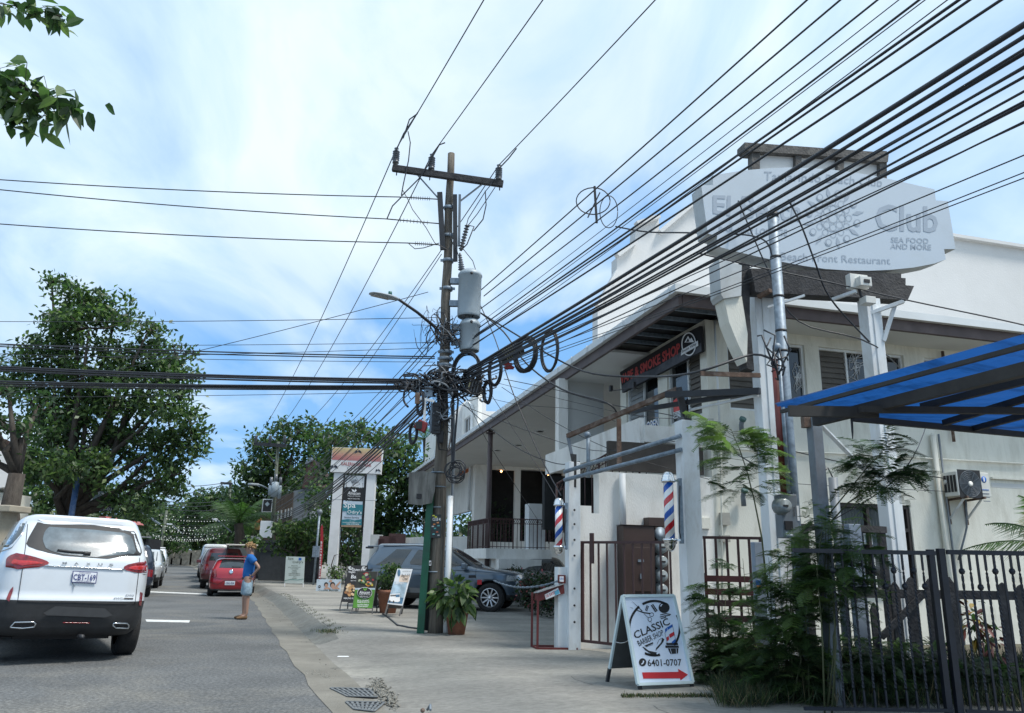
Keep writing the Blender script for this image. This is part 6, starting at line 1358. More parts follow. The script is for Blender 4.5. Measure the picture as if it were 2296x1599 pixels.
for k, (ch_, u_) in enumerate((('M',433),('A',512),('X',592),('U',672),('S',745))): S.text(f3, ch_, [(u_-15,603+k*3),(u_+15,604+k*3),(u_+15,588+k*3),(u_-15,587+k*3)], grey_steel, 'letter', bold=.1)
pf = S.fn_px(c1, .022); pl_o = S.patch(pf, [(487,647),(654,655),(643,733),(477,725)], plate_b, 'licence_plate', 2, 4); S.patch(S.fn_px(c1, .026), [(493,652),(648,660),(638,727),(483,720)], plate_w, 'plate_face', 2, 4, pl_o)
pf2 = S.fn_px(c1, .032); S.text(pf2, 'CBT-169', [(490,708),(638,714),(643,674),(494,668)], plate_b, 'plate_text', pl_o, bold=.03); S.text(pf2, 'COSTA RICA', [(530,664),(608,668),(608,658),(531,654)], plate_b, 'plate_text', pl_o); S.text(pf2, 'CENTROAMERICA', [(508,720),(612,724),(613,714),(509,710)], plate_b, 'plate_text', pl_o)
S.text(f2, 'D90', [(840,818),(895,820),(898,806),(845,804)], grey_steel, 'badge', bold=.03); S.text(f2, '4WD', [(757,838),(826,838),(828,824),(762,824)], grey_steel, 'badge', bold=.03); S.patch(f2, [(832,827),(893,829),(891,838),(828,836)], plastic_b, 'badge_bar', 2, 4)
S.patch(f2, [(88,752),(66,775),(34,852),(62,853),(88,778)], red_lens, 'reflector', 6, 4); S.patch(f2, [(940,788),(956,796),(946,882),(929,878)], red_lens, 'reflector', 6, 4)
for q in (((185,335),(172,480),(150,640),(118,852)), ((935,560),(925,690),(912,800),(903,872)), ((120,852),(500,858),(903,872))): S.line(f, q, .004, P_black, 'door_seam')
for q in (((68,1026),(100,992),(225,990),(240,1002),(228,1024),(150,1032)), ((755,1012),(762,998),(850,1000),(862,1012),(860,1032),(775,1030))):
    S.patch(S.fn_px(c1, .02), list(q), P_black, 'exhaust_outlet', 4, 8); S.line(S.fn_px(c1, .03), list(q)+[q[0]], .010, chrome, 'exhaust_trim')
S.patch(S.fn_px(c1, .03), [(250,940),(360,885),(690,885),(760,950),(720,942),(650,905),(400,905),(300,945)] if False else [(280,935),(370,884),(690,888),(760,950),(700,960),(330,950)], mat('grey_plastic', (0.045,0.047,0.05), .6), 'bumper_insert', 5, 10); S.line(S.fn_px(c1, .02), [(420,994),(520,996),(600,997)], .008, red_lens, 'fog_strip')
S.patch(f, [(0,330),(60,300),(168,308),(172,330),(140,400),(70,480),(0,515)], carglass, 'side_window', 8, 10)
S.line(f2, [(10,295),(60,275),(150,268),(200,275)], .022, galv, 'roof_rail')
S.line(f, [(0,520),(80,490),(150,400),(178,320)], .010, chrome, 'window_trim')
S.patch(f, [(250,300),(880,345),(890,360),(560,335),(250,318)], wp, 'spoiler', 3, 12)
mb = MB(); mb.lathe((.15,.1,.36), (.4,-1,0), [(0,0),(.03,0),(.03,.12),(0,.12)], dark_steel, 8); mb.box((0,.9,.35), (1.5,.12,.12), P_black); mb.box((0,2.4,.33), (1.2,3.6,.1), P_black); mb.build('underbody', S.root, local=True)
# ---- blue-grey SUV side on, in the forecourt
sv = paint('suv_bluegrey', (0.085, 0.12, 0.16), .35)
LL = [(.30,.84,.14,4.3),(.40,.93,.05,4.40),(.60,.955,.0,4.43),(.85,.955,.02,4.42),(.98,.95,.05,4.36),(1.04,.93,.07,4.12),(1.08,.915,.08,3.75),(1.12,.905,.09,3.45),(1.16,.895,.10,3.28),(1.35,.84,.20,2.95),(1.55,.76,.34,2.60),(1.66,.70,.36,2.38),(1.71,.62,.42,2.2)]
h = Vector((math.cos(R(-10)), math.sin(R(-10)), 0)); r_ = Vector((h.y, -h.x, 0)); wcp = atY(1099, 1372, 21.2); pos = wcp - r_*.82 - h*3.68; pos.z = SW-.02
LRV = Car('parked_suv', 'blue-grey SUV parked side on behind the sandwich boards and utility pole', pos, -100, LL, sv, [(.82,.82),(.82,3.68)], n=6, clad=.44, wr=.375, ww=.25)
fs = LRV.fn_side(1); fs2 = LRV.fn_side(1, .012)
LRV.patch(fs, [(.46,1.14),(.62,1.22),(.95,1.52),(1.0,1.57),(1.45,1.57),(1.2,1.14)][::1], carglass, 'side_window', 8, 10)
LRV.patch(fs, [(1.52,1.14),(1.42,1.2),(1.62,1.56),(2.45,1.56),(2.5,1.12)], carglass, 'side_window', 8, 10)
LRV.patch(fs, [(2.56,1.11),(2.54,1.55),(2.62,1.53),(3.02,1.25),(3.2,1.13)], carglass, 'side_window', 8, 10)
LRV.patch(LRV.fn_front(), [(-.70,1.2),(-.62,1.58),(.62,1.58),(.70,1.2)], carglass, 'windscreen', 8, 12); LRV.patch(LRV.fn_rear(), [(-.66,1.18),(-.58,1.55),(.58,1.55),(.66,1.18)], carglass, 'rear_window', 8, 12)
LRV.patch(LRV.fn_rear(), [(.62,.82),(.62,1.02),(.93,1.02),(.93,.82)], red_lens, 'tail_light', 4, 6); LRV.patch(fs2, [(.08,.86),(.08,1.02),(.40,1.04),(.30,.9)], P_black, 'tail_light', 4, 6)
LRV.patch(fs2, [(4.1,.80),(4.12,.95),(4.32,.93),(4.38,.80)], lampglass, 'headlight', 4, 6); LRV.patch(LRV.fn_front(), [(-.5,.62),(-.5,.84),(.5,.84),(.5,.62)], plastic_b, 'grille', 4, 8)
for q in (((1.38,.4),(1.42,.9),(1.5,1.12)), ((2.52,.4),(2.52,1.1)), ((3.3,.85),(3.28,1.1)), ((.1,1.06),(1.5,1.06),(3.2,1.04),(4.3,.98))): LRV.line(fs, q, .004, P_black, 'door_seam')
LRV.line(fs, [(.85+.13*math.cos(a*.524), .88+.10*math.sin(a*.524)) for a in range(13)], .004, P_black, 'fuel_flap')
LRV.patch(fs2, [(3.1,.86),(3.1,.93),(3.28,.94),(3.3,.87)], P_black, 'side_vent', 2, 4); LRV.line(fs2, [(1.6,.92),(1.8,.92)], .012, sv, 'door_handle'); LRV.line(fs2, [(2.6,.92),(2.8,.92)], .012, sv, 'door_handle')
LRV.line(LRV.fn_side(1,.02), [(.6,1.66),(1.5,1.68),(2.3,1.66)], .015, grey_steel, 'roof_rail'); LRV.patch(fs2, [(3.34,.70),(3.34,.82),(3.46,.82),(3.46,.70)], P_red, 'sticker', 2, 2)
mb = MB(); mb.box((1.06,3.0,1.16), (.22,.14,.15), sv); mb.build('mirror', LRV.root, local=True, bevel=.03); mb = MB(); mb.box((0,.28,1.64), (1.2,.35,.03), sv); mb.box((.55,.15,1.60), (.12,.2,.05), plastic_b); mb.build('spoiler', LRV.root, local=True, bevel=.01)
# ---- generic cars down the street
HL = [(.22,.76,.12,3.9),(.32,.83,.04,3.98),(.55,.85,.0,4.0),(.80,.845,.03,3.95),(.90,.835,.05,3.7),(.95,.82,.07,3.3),(1.0,.80,.09,3.0),(1.2,.72,.28,2.65),(1.36,.64,.45,2.35),(1.42,.55,.55,2.15)]
VL = [(.25,.82,.1,4.7),(.40,.90,.03,4.78),(.8,.92,.0,4.8),(1.05,.91,.02,4.7),(1.15,.90,.03,4.45),(1.3,.88,.05,4.2),(1.7,.82,.1,3.8),(1.95,.74,.16,3.5),(2.02,.64,.25,3.3)]
def ycar(p_edge, Y, half, left=True, z=0.0):
    """x of the centre when the left (or right) edge is seen at this pixel"""
    e = atY(p_edge, 1280, Y).x; return e+half if left else e-half
def back(c, plate=None, tl=red_lens, h_=1.0, win=True, wz=(1.02,1.30), light=(.62,.72,.83,.92)):
    if win: c.patch(c.fn_rear(.008), [(-.62,wz[0]),(-.54,wz[1]),(.54,wz[1]),(.62,wz[0])], carglass, 'rear_window', 6, 12)
    for s_ in (-1, 1): c.patch(c.fn_rear(.01), [(s_*light[0]*.9,light[1]-.02),(s_*light[0],light[3]),(s_*light[2]*1.0,light[3]-.02),(s_*light[2]*.99,light[1]-.05)], tl, 'tail_light', 4, 6)
    if plate:
        o = c.patch(c.fn_rear(.02), [(-.17,.40),(-.17,.54),(.17,.54),(.17,.40)], plate_w, 'licence_plate', 1, 2); c.text(c.fn_rear(.028), plate, [(-.14,.43),(.14,.43),(.14,.51),(-.14,.51)], plate_b, 'plate_text', o, bold=.03)
def sides(c, y0, y1, y2, y3, z0, z1):
    for s_ in (-1, 1): c.patch(c.fn_side(s_), [(y0,z0),(y1,z1),(y2,z1),(y3,z0)], carglass, 'side_window', 5, 10)
def front(c, ws, lz, w_=.5, grille=plastic_b):
    c.patch(c.fn_front(.008), [(-ws[0],ws[1]),(-ws[2],ws[3]),(ws[2],ws[3]),(ws[0],ws[1])], carglass, 'windscreen', 6, 12)
    for s_ in (-1, 1): c.patch(c.fn_front(.01), [(s_*.5,lz-.06),(s_*.52,lz+.07),(s_*.78,lz+.08),(s_*.76,lz-.04)], lampglass, 'headlight', 4, 6)
    c.patch(c.fn_front(.01), [(-w_,lz-.08),(-w_,lz+.06),(w_,lz+.06),(w_,lz-.08)], grille, 'grille', 3, 6)
rp = paint('hatch_red', (0.33, 0.012, 0.022))
c = Car('parked_car', 'bright red hatchback parked at the kerb behind the standing person', (ycar(466, 28.6, .84), 28.6, 0.0), 16, HL, rp, [(.73,.72),(.73,3.2)], wr=.30, ww=.2, scale=.92, group='cars parked along the right kerb')
back(c, 'CBG-934', light=(.52,.70,.80,.95), wz=(.99,1.27)); sides(c, .7, 1.0, 2.2, 2.8, 1.0, 1.28); fr_ = c.fn_rear(.02)
c.line(c.fn_rear(.014), [(-.62,.66),(-.3,.62),(.3,.62),(.62,.66)], .006, P_black, 'door_seam'); c.line(c.fn_rear(.01), [(-.75,.50),(-.4,.42),(-.2,.56),(.2,.56),(.4,.42),(.75,.50)], .006, P_black, 'bumper_crease')
mb = MB(); p_ = c.fn_rear(.02)(0,.86); mb.lathe(p_, (0,-1,.1), [(.055,0),(.07,0),(.07,.012),(.055,.012)], chrome, 16); mb.build('emblem', c.root, local=True); c.line(fr_, [(0,1.03),(.3,1.03)], .012, plastic_b, 'wiper'); mb = MB(); mb.box((0,.48,1.40), (1.05,.25,.03), rp); mb.tube([(0,.7,1.43),(0,.5,1.62)], .006, P_black, 5); mb.build('spoiler', c.root, local=True); c.line(c.fn_rear(.012), [(-.76,.24),(0,.22),(.76,.24)], .03, plastic_b, 'lower_bumper')
def simple(label, edge, Y, half, left, yaw, LVL, col, sc=1.0, back_=True, grp='cars parked along the right kerb', wz=(1.02,1.3), fr=None, wheels=((.76,.8),(.76,3.3)), name='parked_car', **k):
    c = Car(name, label, (ycar(edge, Y, half, left), Y, 0.0), yaw, LVL, col, list(wheels), wr=.34, ww=.22, scale=sc, group=grp, **k); return c
c = simple('dark red SUV parked just beyond the red hatchback', 452, 34.5, .92, True, 20, LL, paint('dark_red', (0.10,.012,.018)), clad=.4); back(c, None, wz=(1.18,1.5), light=(.62,.8,.93,1.02)); sides(c, .5, 1.0, 2.5, 3.1, 1.14, 1.5)
mb = MB(); mb.box((-1.08,2.95,1.12), (.2,.12,.14), paint('dark_red', (0.1,.012,.018))); mb.build('mirror', c.root, local=True, bevel=.02)
c = simple('silver SUV with roof bars parked third in the right row', 449, 41.5, .92, True, 21, LL, paint('silver', (.45,.47,.48), .3), clad=.4); back(c, None, wz=(1.18,1.5), light=(.62,.8,.93,1.02)); sides(c, .5, 1.0, 2.5, 3.1, 1.14, 1.5)
mb = MB(); mb.beam((-.8,1.1,1.78),(.8,1.1,1.78),.04,.03,P_black); mb.beam((-.8,2.0,1.78),(.8,2.0,1.78),.04,.03,P_black); mb.build('roof_bar', c.root, local=True)
c = simple('white van parked farthest in the right row', 446, 49, .92, True, 22, VL, paint('van_white', (.62,.64,.65)), name='parked_van', wheels=((.78,.9),(.78,3.9))); back(c, None, wz=(1.25,1.75), light=(.72,.9,.88,1.2)); sides(c, .5, .6, 3.2, 3.6, 1.25, 1.7)
gc = ycar(503, 33.2, .62, True); o = thing('golf_cart', (gc, 33.2, 0), 'golf cart with a pale flat roof parked ahead of the red hatchback', 'golf cart', yaw=R(18)); cream = paint('cart_cream', (.5,.48,.42))
mb = MB(); mb.box((0,1.2,1.85), (1.3,1.9,.06), cream); mb.build('roof', o, local=True, bevel=.02)
mb = MB(); mb.box((0,1.2,.45), (1.15,2.3,.25), cream); mb.box((0,.5,.75), (1.1,.5,.4), cream); mb.box((0,2.2,.75), (1.1,.25,.5), cream); mb.build('body', o, local=True, bevel=.04)
for sx in (-.58,.58):
    for y in (.35,2.05): mb = MB(); mb.beam((sx,y,.6),(sx,y,1.85),.04,.04,P_black); mb.build('pillar', o, local=True)
for sx in (-.5,.5):
    for y in (.35,2.0): mb = MB(); mb.lathe((sx-.08,y,.22),(1,0,0),[(0,0),(.22,0),(.22,.16),(0,.16)],tyre,18); mb.build('wheel', o, local=True)
mb = MB(); mb.box((0,2.1,1.4),(1.1,.02,.7),mat('perspex',(.25,.28,.28),.1,.1)); mb.build('windscreen', o, local=True)
# left side of the street
LG = 'vehicles on the left side of the street'
c = simple('dark blue car half hidden by the big white SUV', 346, 26.5, .92, False, 30, LL, paint('dark_blue', (.012,.02,.04)), grp=LG, clad=.4); back(c, None, wz=(1.18,1.5)); sides(c, .5, 1.0, 2.5, 3.1, 1.14, 1.5); front(c, (.6,1.2,.55,1.5), .85)
c = simple('silver off-roader facing the camera beside the big white SUV', 366, 35.5, -.80, False, 200, LL, paint('silver_front', (.5,.52,.53), .25), grp=LG, clad=.45, sc=.93); c.root.location = (ycar(365.5, 37, .80, False), 37, 0); sides(c, .5, 1.0, 2.5, 3.1, 1.08, 1.42); front(c, (.62,1.12,.56,1.5), .80)
for s_ in (-1,1): c.patch(c.fn_front(.012), [(s_*.5,.42),(s_*.52,.58),(s_*.74,.58),(s_*.72,.42)], P_black, 'fog_light', 3, 4)
c = simple('white off-roader with a roof rack far down on the left side', 373.5, 58, .9, False, 200, LL, paint('white_far', (.62,.64,.66)), grp=LG, clad=.4); c.root.location = (ycar(373.5, 60, .9, False), 60, 0); sides(c, .5,1.0,2.5,3.1,1.14,1.5); front(c, (.66,1.18,.58,1.58), .82)
mb = MB(); mb.box((0,1.5,1.80),(1.2,1.3,.08),P_white); mb.build('roof_rack', c.root, local=True)
c = simple('red pickup facing the camera far down on the left side', 358, 50, .9, False, 200, LL, paint('pickup_red', (.28,.03,.03)), grp=LG, clad=.4); c.root.location = (ycar(359, 52, .9, False), 52, 0); sides(c, .5,1.0,2.5,3.1,1.14,1.5); front(c, (.66,1.18,.58,1.58), .82)
c = simple('small dark car in the shade below the far porch', 1165, 27, .85, True, 190, HL, paint('dark_car', (.03,.035,.04)), grp=None); c.root.location = (atY(1185, 1270, 28).x, 28, SW); front(c, (.6,1.02,.52,1.3), .72); sides(c, .7,1.0,2.2,2.8,1.0,1.28)
# ================================================ PERSON
skin_m = mat('skin', (0.33, 0.20, 0.15), 0.55, 0.08, 6, trans=None); shirt_m = mat('shirt_blue', (0.008, 0.11, 0.36), 0.85, 0.12, 5, 0.3, 14)
denim = mat('denim', (0.20, 0.29, 0.36), 0.9, 0.3, 14, 0.3, 40, dirt=(.34,.42,.48), dirt_amt=.6, dscale=7); hair_m = mat('hair_blond', (0.30, 0.19, 0.09), 0.8, 0.5, 30, .5, 60, dirt=(.09,.05,.03), dirt_amt=.7, dscale=14); suede = mat('suede', (0.17, 0.10, 0.05), 0.9, 0.2, 9)
def skin_obj(name, verts, edges, radii, m, parent, sub=2):
    me = bpy.data.meshes.new('s'); me.from_pydata(verts, edges, []); o = bpy.data.objects.new('s', me); ALL.objects.link(o)
    md = o.modifiers.new('skin', 'SKIN'); md.use_smooth_shade = True; sv = me.skin_vertices[0].data
    for i, r_ in enumerate(radii): sv[i].radius = r_ if hasattr(r_, '__len__') else (r_, r_)
    sv[0].use_root = True
    s_ = o.modifiers.new('sub', 'SUBSURF'); s_.levels = sub; s_.render_levels = sub
    bpy.context.view_layer.update(); dg = bpy.context.evaluated_depsgraph_get(); m2 = bpy.data.meshes.new_from_object(o.evaluated_get(dg)); m2.name = name
    bpy.data.objects.remove(o); m2.materials.clear(); m2.materials.append(m)
    for p in m2.polygons: p.material_index = 0; p.use_smooth = True
    r = bpy.data.objects.new(name, m2); ALL.objects.link(r); r.parent = parent; return r
pp = atZ(546, 1389, 0.0); pp = Vector((pp.x, pp.y, 0.005))
# local frame: +y is the way he faces (towards the left of the photo), x to his right
man = thing('person', pp, 'person in blue t-shirt and denim shorts standing by the kerb, hand on hip', 'person', yaw=R(112))
hgt = 1.74
V = [(0,0,.93),(0,.0,1.05),(0,-.01,1.20),(0,-.01,1.36),(0,-.01,1.45),(0,.01,1.52),(0,.025,1.60),(0,.03,1.70),   # pelvis..head top
     (.10,0,.88),(.105,.02,.50),(.11,.0,.10),(.11,.13,.03), (-.10,0,.88),(-.10,-.02,.50),(-.10,-.04,.10),(-.10,.09,.03),
     (.15,-.01,1.41),(.22,-.10,1.17),(.13,.03,.98), (-.16,-.01,1.41),(-.25,-.22,1.18),(-.16,-.07,.98)]
E_ = [(0,1),(1,2),(2,3),(3,4),(4,5),(5,6),(6,7),(0,8),(8,9),(9,10),(10,11),(0,12),(12,13),(13,14),(14,15),(3,16),(16,17),(17,18),(3,19),(19,20),(20,21)]
Rr = [(.14,.10),(.125,.095),(.14,.10),(.13,.09),(.06,.06),(.062,.07),(.082,.10),(.075,.09),(.09,.10),(.066,.072),(.042,.046),(.04,.04),(.09,.10),(.066,.072),(.042,.046),(.04,.04),(.055,.055),(.038,.038),(.024,.024),(.055,.055),(.038,.038),(.024,.024)]
body = skin_obj('body', V, E_, Rr, skin_m, man)
# hands: palm and five curled fingers resting on the hips
def hand(c, sx, par):
    vs = [c, c+Vector((-.0*sx, .045, -.03))]; ed = [(0,1)]; ra = [(.022,.03),(.02,.034)]
    for k in range(4):
        b = c+Vector((-.012*sx+.008*sx*k*.5, .06, -.015-.016*k)); l = (.055,.062,.058,.045)[k]; i = len(vs)
        vs += [b, b+Vector((-.012*sx, l*.5, -.012)), b+Vector((-.035*sx, l*.85, -.03))]; ed += [(1,i),(i,i+1),(i+1,i+2)]; ra += [.0095,.009,.007]
    i = len(vs); vs += [c+Vector((0,.02,.02)), c+Vector((-.01*sx,.05,.035)), c+Vector((-.02*sx,.075,.03))]; ed += [(0,i),(i,i+1),(i+1,i+2)]; ra += [.012,.010,.008]
    return skin_obj('hand', [tuple(v) for v in vs], ed, ra, skin_m, par, 1)
hand(Vector((.13,.03,.975)), 1, man); hand(Vector((-.16,-.07,.975)), -1, man)
Vs = [(0,0,.89),(0,.0,1.05),(0,-.01,1.20),(0,-.01,1.37),(0,-.005,1.455),(.15,-.01,1.41),(.20,-.065,1.28),(-.16,-.01,1.41),(-.215,-.12,1.28)]
skin_obj('t_shirt', Vs, [(0,1),(1,2),(2,3),(3,4),(3,5),(5,6),(3,7),(7,8)], [(.18,.145),(.17,.14),(.18,.145),(.17,.13),(.075,.075),(.09,.088),(.088,.085),(.09,.088),(.088,.085)], shirt_m, man)
skin_obj('shorts', [(0,0,.98),(0,0,.90),(.10,0,.82),(.112,.012,.64),(.115,.012,.52),(-.10,0,.82),(-.112,-.012,.64),(-.115,-.012,.52)], [(0,1),(1,2),(2,3),(3,4),(1,5),(5,6),(6,7)], [(.17,.14),(.17,.145),(.12,.135),(.12,.13),(.125,.13),(.12,.135),(.12,.13),(.125,.13)], denim, man)
for sx, y in ((.11, .06), (-.10, .02)):
    skin_obj('clog', [(sx,y-.10,.045),(sx,y+.0,.05),(sx,y+.10,.035),(sx,y+.16,.03)], [(0,1),(1,2),(2,3)], [(.045,.045),(.048,.05),(.052,.035),(.04,.028)], suede, man)
mb = MB(); rh = random.Random(3)
for k in range(260):
    a = rh.uniform(0, 2*math.pi); e = rh.uniform(-.15, 1.5); d = Vector((math.cos(a)*math.cos(e)*.088, math.sin(a)*math.cos(e)*.105-.008, math.sin(e)*.085)); 
    if d.y > .055 and d.z < .045: continue
    c = Vector((0,.028,1.655)); p = c+d; q = c+d*1.22+Vector((rh.gauss(0,.014), rh.gauss(0,.014), rh.gauss(-.012,.014))); mb.tube([p*.0+c+d*.9, q, q+Vector((rh.gauss(0,.01),rh.gauss(.004,.01),-.022))], [.016,.011,.003], hair_m, 5)
mb.build('hair', man, local=True)
mb = MB(); mb.sphere((0,.126,1.605), .014, skin_m, 8, (.9,1.2,1.4)); mb.sphere((.098,.02,1.60), .022, skin_m, 8, (.4,.8,1.2)); mb.sphere((-.098,.02,1.60), .022, skin_m, 8, (.4,.8,1.2)); mb.build('nose_and_ears', man, local=True)
mb = MB(); dk_ = mat('eye_dark', (.03,.02,.02), .3)
for s_ in (-1,1): mb.sphere((s_*.032,.112,1.628), .010, dk_, 8); mb.box((s_*.032,.114,1.646), (.034,.008,.006), hair_m)
mb.box((0,.117,1.567), (.042,.008,.009), mat('lip', (.28,.1,.08), .5)); mb.build('face', man, local=True)
mb = MB(); qtext(mb, 'surf', [Vector(p) for p in ((.10,.115,1.285),(.02,.125,1.285),(.02,.118,1.315),(.10,.108,1.315))], P_white, .03); mb.build('shirt_print', man, local=True)
# ================================================ STREET BOARDS
def board_frame(name, label, px, Y, ang, lean, feet, backw, m_edge, m_back, cat='sandwich board', group=None, side=1):
    """px: TL, TR, BR, BL of the panel; feet: list of foot pixels"""
    bl = atY(*px[3], Y); P_ = Plane(bl, ang, lean); o = thing(name, (bl.x, bl.y, SW), label, cat, group)
    q = [P_.hit(*p) for p in px]; mb = MB(); mb.poly([q[3], q[2], q[1], q[0]], m_edge, .03, P_.n); mb.build('panel', o)
    for a, b in feet: mb = MB(); mb.beam(P_.hit(*a, -.02), P_.hit(*b, -.02), .03, .025, m_back, P_.n); mb.build('leg', o)
    if backw:
        bv = Vector((-math.sin(R(ang)), math.cos(R(ang)), 0))*backw; tl, tr = q[0]-P_.n*.03, q[1]-P_.n*.03; zf = SW
        BL_, BR_ = Vector((tl.x, tl.y, zf))+bv, Vector((tr.x, tr.y, zf))+bv
        mb = MB(); mb.poly([tl, tr, tr.lerp(BR_,.86), tl.lerp(BL_,.86)], m_back, .012, bv); mb.build('back_panel', o)
        for a, b in ((tl,BL_),(tr,BR_)): mb = MB(); mb.beam(a.lerp(b,.86), b, .03, .03, m_back); mb.build('leg', o)
    return o, P_
pc_ = lambda c_, *pts: [c_(*p) for p in pts]
ab = mat('board_grey', (0.10,.10,.10), .7, .15, 5); rs = random.Random(4)
# green Almacen board
o, P_ = board_frame('menu_board', 'green and black A-frame board reading Almacen with a heap of vegetables', pc_(cS,(785,718),(1092,722),(1005,1258),(712,1248)), 19.3, 8, 13, [pc_(cS,(716,1250),(697,1345)), pc_(cS,(1005,1255),(1000,1352))], .75, ab, ab, group='sandwich boards by the forecourt')
mb = MB(); ppoly(mb, P_, cS, [(788,724),(1074,726),(1040,960),(752,960)], mat('veg_dark', (.02,.022,.018), .7, .4, 12), .004); ppoly(mb, P_, cS, [(752,985),(1040,985),(1002,1252),(718,1246)], mat('board_green', (.075,.24,.025), .6, .3, 3), .004); ppoly(mb, P_, cS, [(752,960),(1042,960),(1040,985),(748,985)], mat('board_sky', (.35,.42,.48), .6, .3, 6), .004)
cols = [(.45,.16,.02),(.5,.03,.02),(.03,.09,.02),(.05,.12,.03),(.6,.45,.05),(.4,.42,.3),(.06,.02,.05),(.1,.2,.04),(.3,.02,.03),(.02,.06,.02)]
for k in range(60):
    u_ = rs.gauss(912, 55); v_ = rs.uniform(750, 920); u_ = 912+(u_-912)*(.55+.8*(v_-750)/170); r_ = rs.uniform(9, 26); disc(mb, P_, cS, u_, v_, r_, r_*rs.uniform(.8,1.1), mat('veg_%d' % (k % 10), cols[k % 10], .6, .4, 14), .006+k*.0003, 9)
disc(mb, P_, cS, 892, 1030, 108, 82, P_white, .027, 22); disc(mb, P_, cS, 892, 1030, 103, 77, P_black, .031, 22)
ppoly(mb, P_, cS, [(868,958),(890,968),(903,1003),(880,990)], mat('leaf_logo', (.15,.4,.05), .6), .035); ppoly(mb, P_, cS, [(905,1003),(902,972),(918,952),(922,978)], MATS['leaf_logo'], .035); mb.build('print', o)
mb = MB(); ctext(mb, P_, cS, 'Almacen', [(812,1048),(970,1044),(970,1002),(812,1002)], P_white, .036, .02, .2); ctext(mb, P_, cS, 'Organic & Naturals', [(815,1068),(975,1066),(975,1050),(815,1052)], P_white, .036, .01); ctext(mb, P_, cS, 'HEALTHY FOOD STORE', [(825,1095),(942,1095),(942,1080),(825,1080)], P_white, .036)
for k, (t_, x1_) in enumerate((('100 % ORGANIC',955),('FARM PRODUCTS',955),('GLUTEN FREE &',948),('VEGAN BAKERY',940))): v = (1150,1175,1212,1238)[k]; ctext(mb, P_, cS, t_, [(784,v),(x1_,v),(x1_+2,v-20),(786,v-20)], P_white, .008, .03)
mb.build('lettering', o)
# black bakery board
o, P_ = board_frame('menu_board', 'black A-frame board with pastry picture reading Gluten free Vegan Bakery', pc_(cS,(668,632),(940,638),(830,1172),(548,1158)), 20.2, 8, 13, [pc_(cS,(555,1160),(522,1318)), pc_(cS,(815,1170),(786,1325))], .7, P_black, ab, group='sandwich boards by the forecourt')
mb = MB()
for t_, q in (('Gluten free', ((705,712),(900,712),(905,680),(710,676))), ('Vegan', ((655,752),(752,752),(758,712),(660,712))), ('Bakery', ((690,838),(905,838),(915,770),(698,770))), ('BEST BAKERY', ((690,862),(830,862),(830,850),(690,850))), ('HEALTHY FOOD', ((588,1120),(780,1126),(783,1102),(592,1096)))): ctext(mb, P_, cS, t_, list(q), P_white, .008, .02, .1 if t_ != 'HEALTHY FOOD' else 0)
for cx_ in (688, 885):
    for k in range(3): ring(mb, P_, cS, cx_, 668, 12+9*k, 10+8*k, 20+60*k, 250+60*k, .012, P_white, .006, 12)
mb.build('lettering', o); mb = MB()
for k in range(34): u_, v_ = rs.gauss(695,35), rs.uniform(895,1065); r_ = rs.uniform(12,26); disc(mb, P_, cS, u_, v_, r_, r_*.8, mat('bread_%d' % (k%4), ((.5,.28,.12),(.6,.42,.25),(.3,.14,.06),(.65,.5,.3))[k%4], .7, .4, 12), .006+k*.0003, 9)
mb.build('pastry_print', o)
# beach board
o, P_ = board_frame('tour_board', 'white A-frame board with a bus picture and handwritten title, beside the green post', pc_(cS,(1368,680),(1585,688),(1442,1215),(1222,1190)), 18.4, 22, 14, [pc_(cS,(1225,1195),(1185,1345)), pc_(cS,(1440,1215),(1393,1365))], .8, mat('board_white', (.62,.66,.7), .6, .05, 4), ab, group='sandwich boards by the forecourt')
bb = mat('bus_blue', (.05,.14,.24), .6, .4, 6); mb = MB(); ppoly(mb, P_, cS, [(1310,870),(1510,870),(1452,1120),(1240,1120)], mat('beach_photo', (.30,.42,.52), .6, .5, 5, dirt=(.7,.75,.8), dirt_amt=.8, dscale=4), .004)
ppoly(mb, P_, cS, [(1248,1100),(1455,1100),(1435,1190),(1225,1170)], bb, .005); ppoly(mb, P_, cS, [(1262,1048),(1400,1040),(1402,1150),(1372,1165),(1240,1150)], P_white, .008); 
for k in range(5): ppoly(mb, P_, cS, [(1268+k*16,1058),(1280+k*16,1057),(1277+k*16,1080),(1264+k*16,1080)], P_black, .011)
ppoly(mb, P_, cS, [(1345,1055),(1398,1052),(1396,1090),(1342,1092)], bb, .012); disc(mb, P_, cS, 1255, 1150, 10, 16, P_black, .012, 10); disc(mb, P_, cS, 1310, 1158, 10, 16, P_black, .012, 10); disc(mb, P_, cS, 1388, 740, 22, 52, bb, .008, 10); ppoly(mb, P_, cS, [(1405,775),(1545,778),(1520,880),(1385,872)], mat('sand_patch', (.6,.5,.42), .6, .2, 4), .006); mb.build('print', o)
mb = MB(); ctext(mb, P_, cS, 'JOIN THE PARTY BUS', [(1438,728),(1555,728),(1558,712),(1440,712)], P_black, .01, .02); ctext(mb, P_, cS, 'Beach & Pa', [(1420,800),(1545,795),(1550,752),(1425,756)], P_black, .01, 0, .3); ctext(mb, P_, cS, 'Crawl', [(1440,850),(1515,848),(1518,800),(1445,802)], P_black, .01, 0, .3); ctext(mb, P_, cS, 'SUNSET PARTY', [(1318,905),(1462,905),(1462,880),(1318,880)], P_white, .01, .03); mb.build('lettering', o)
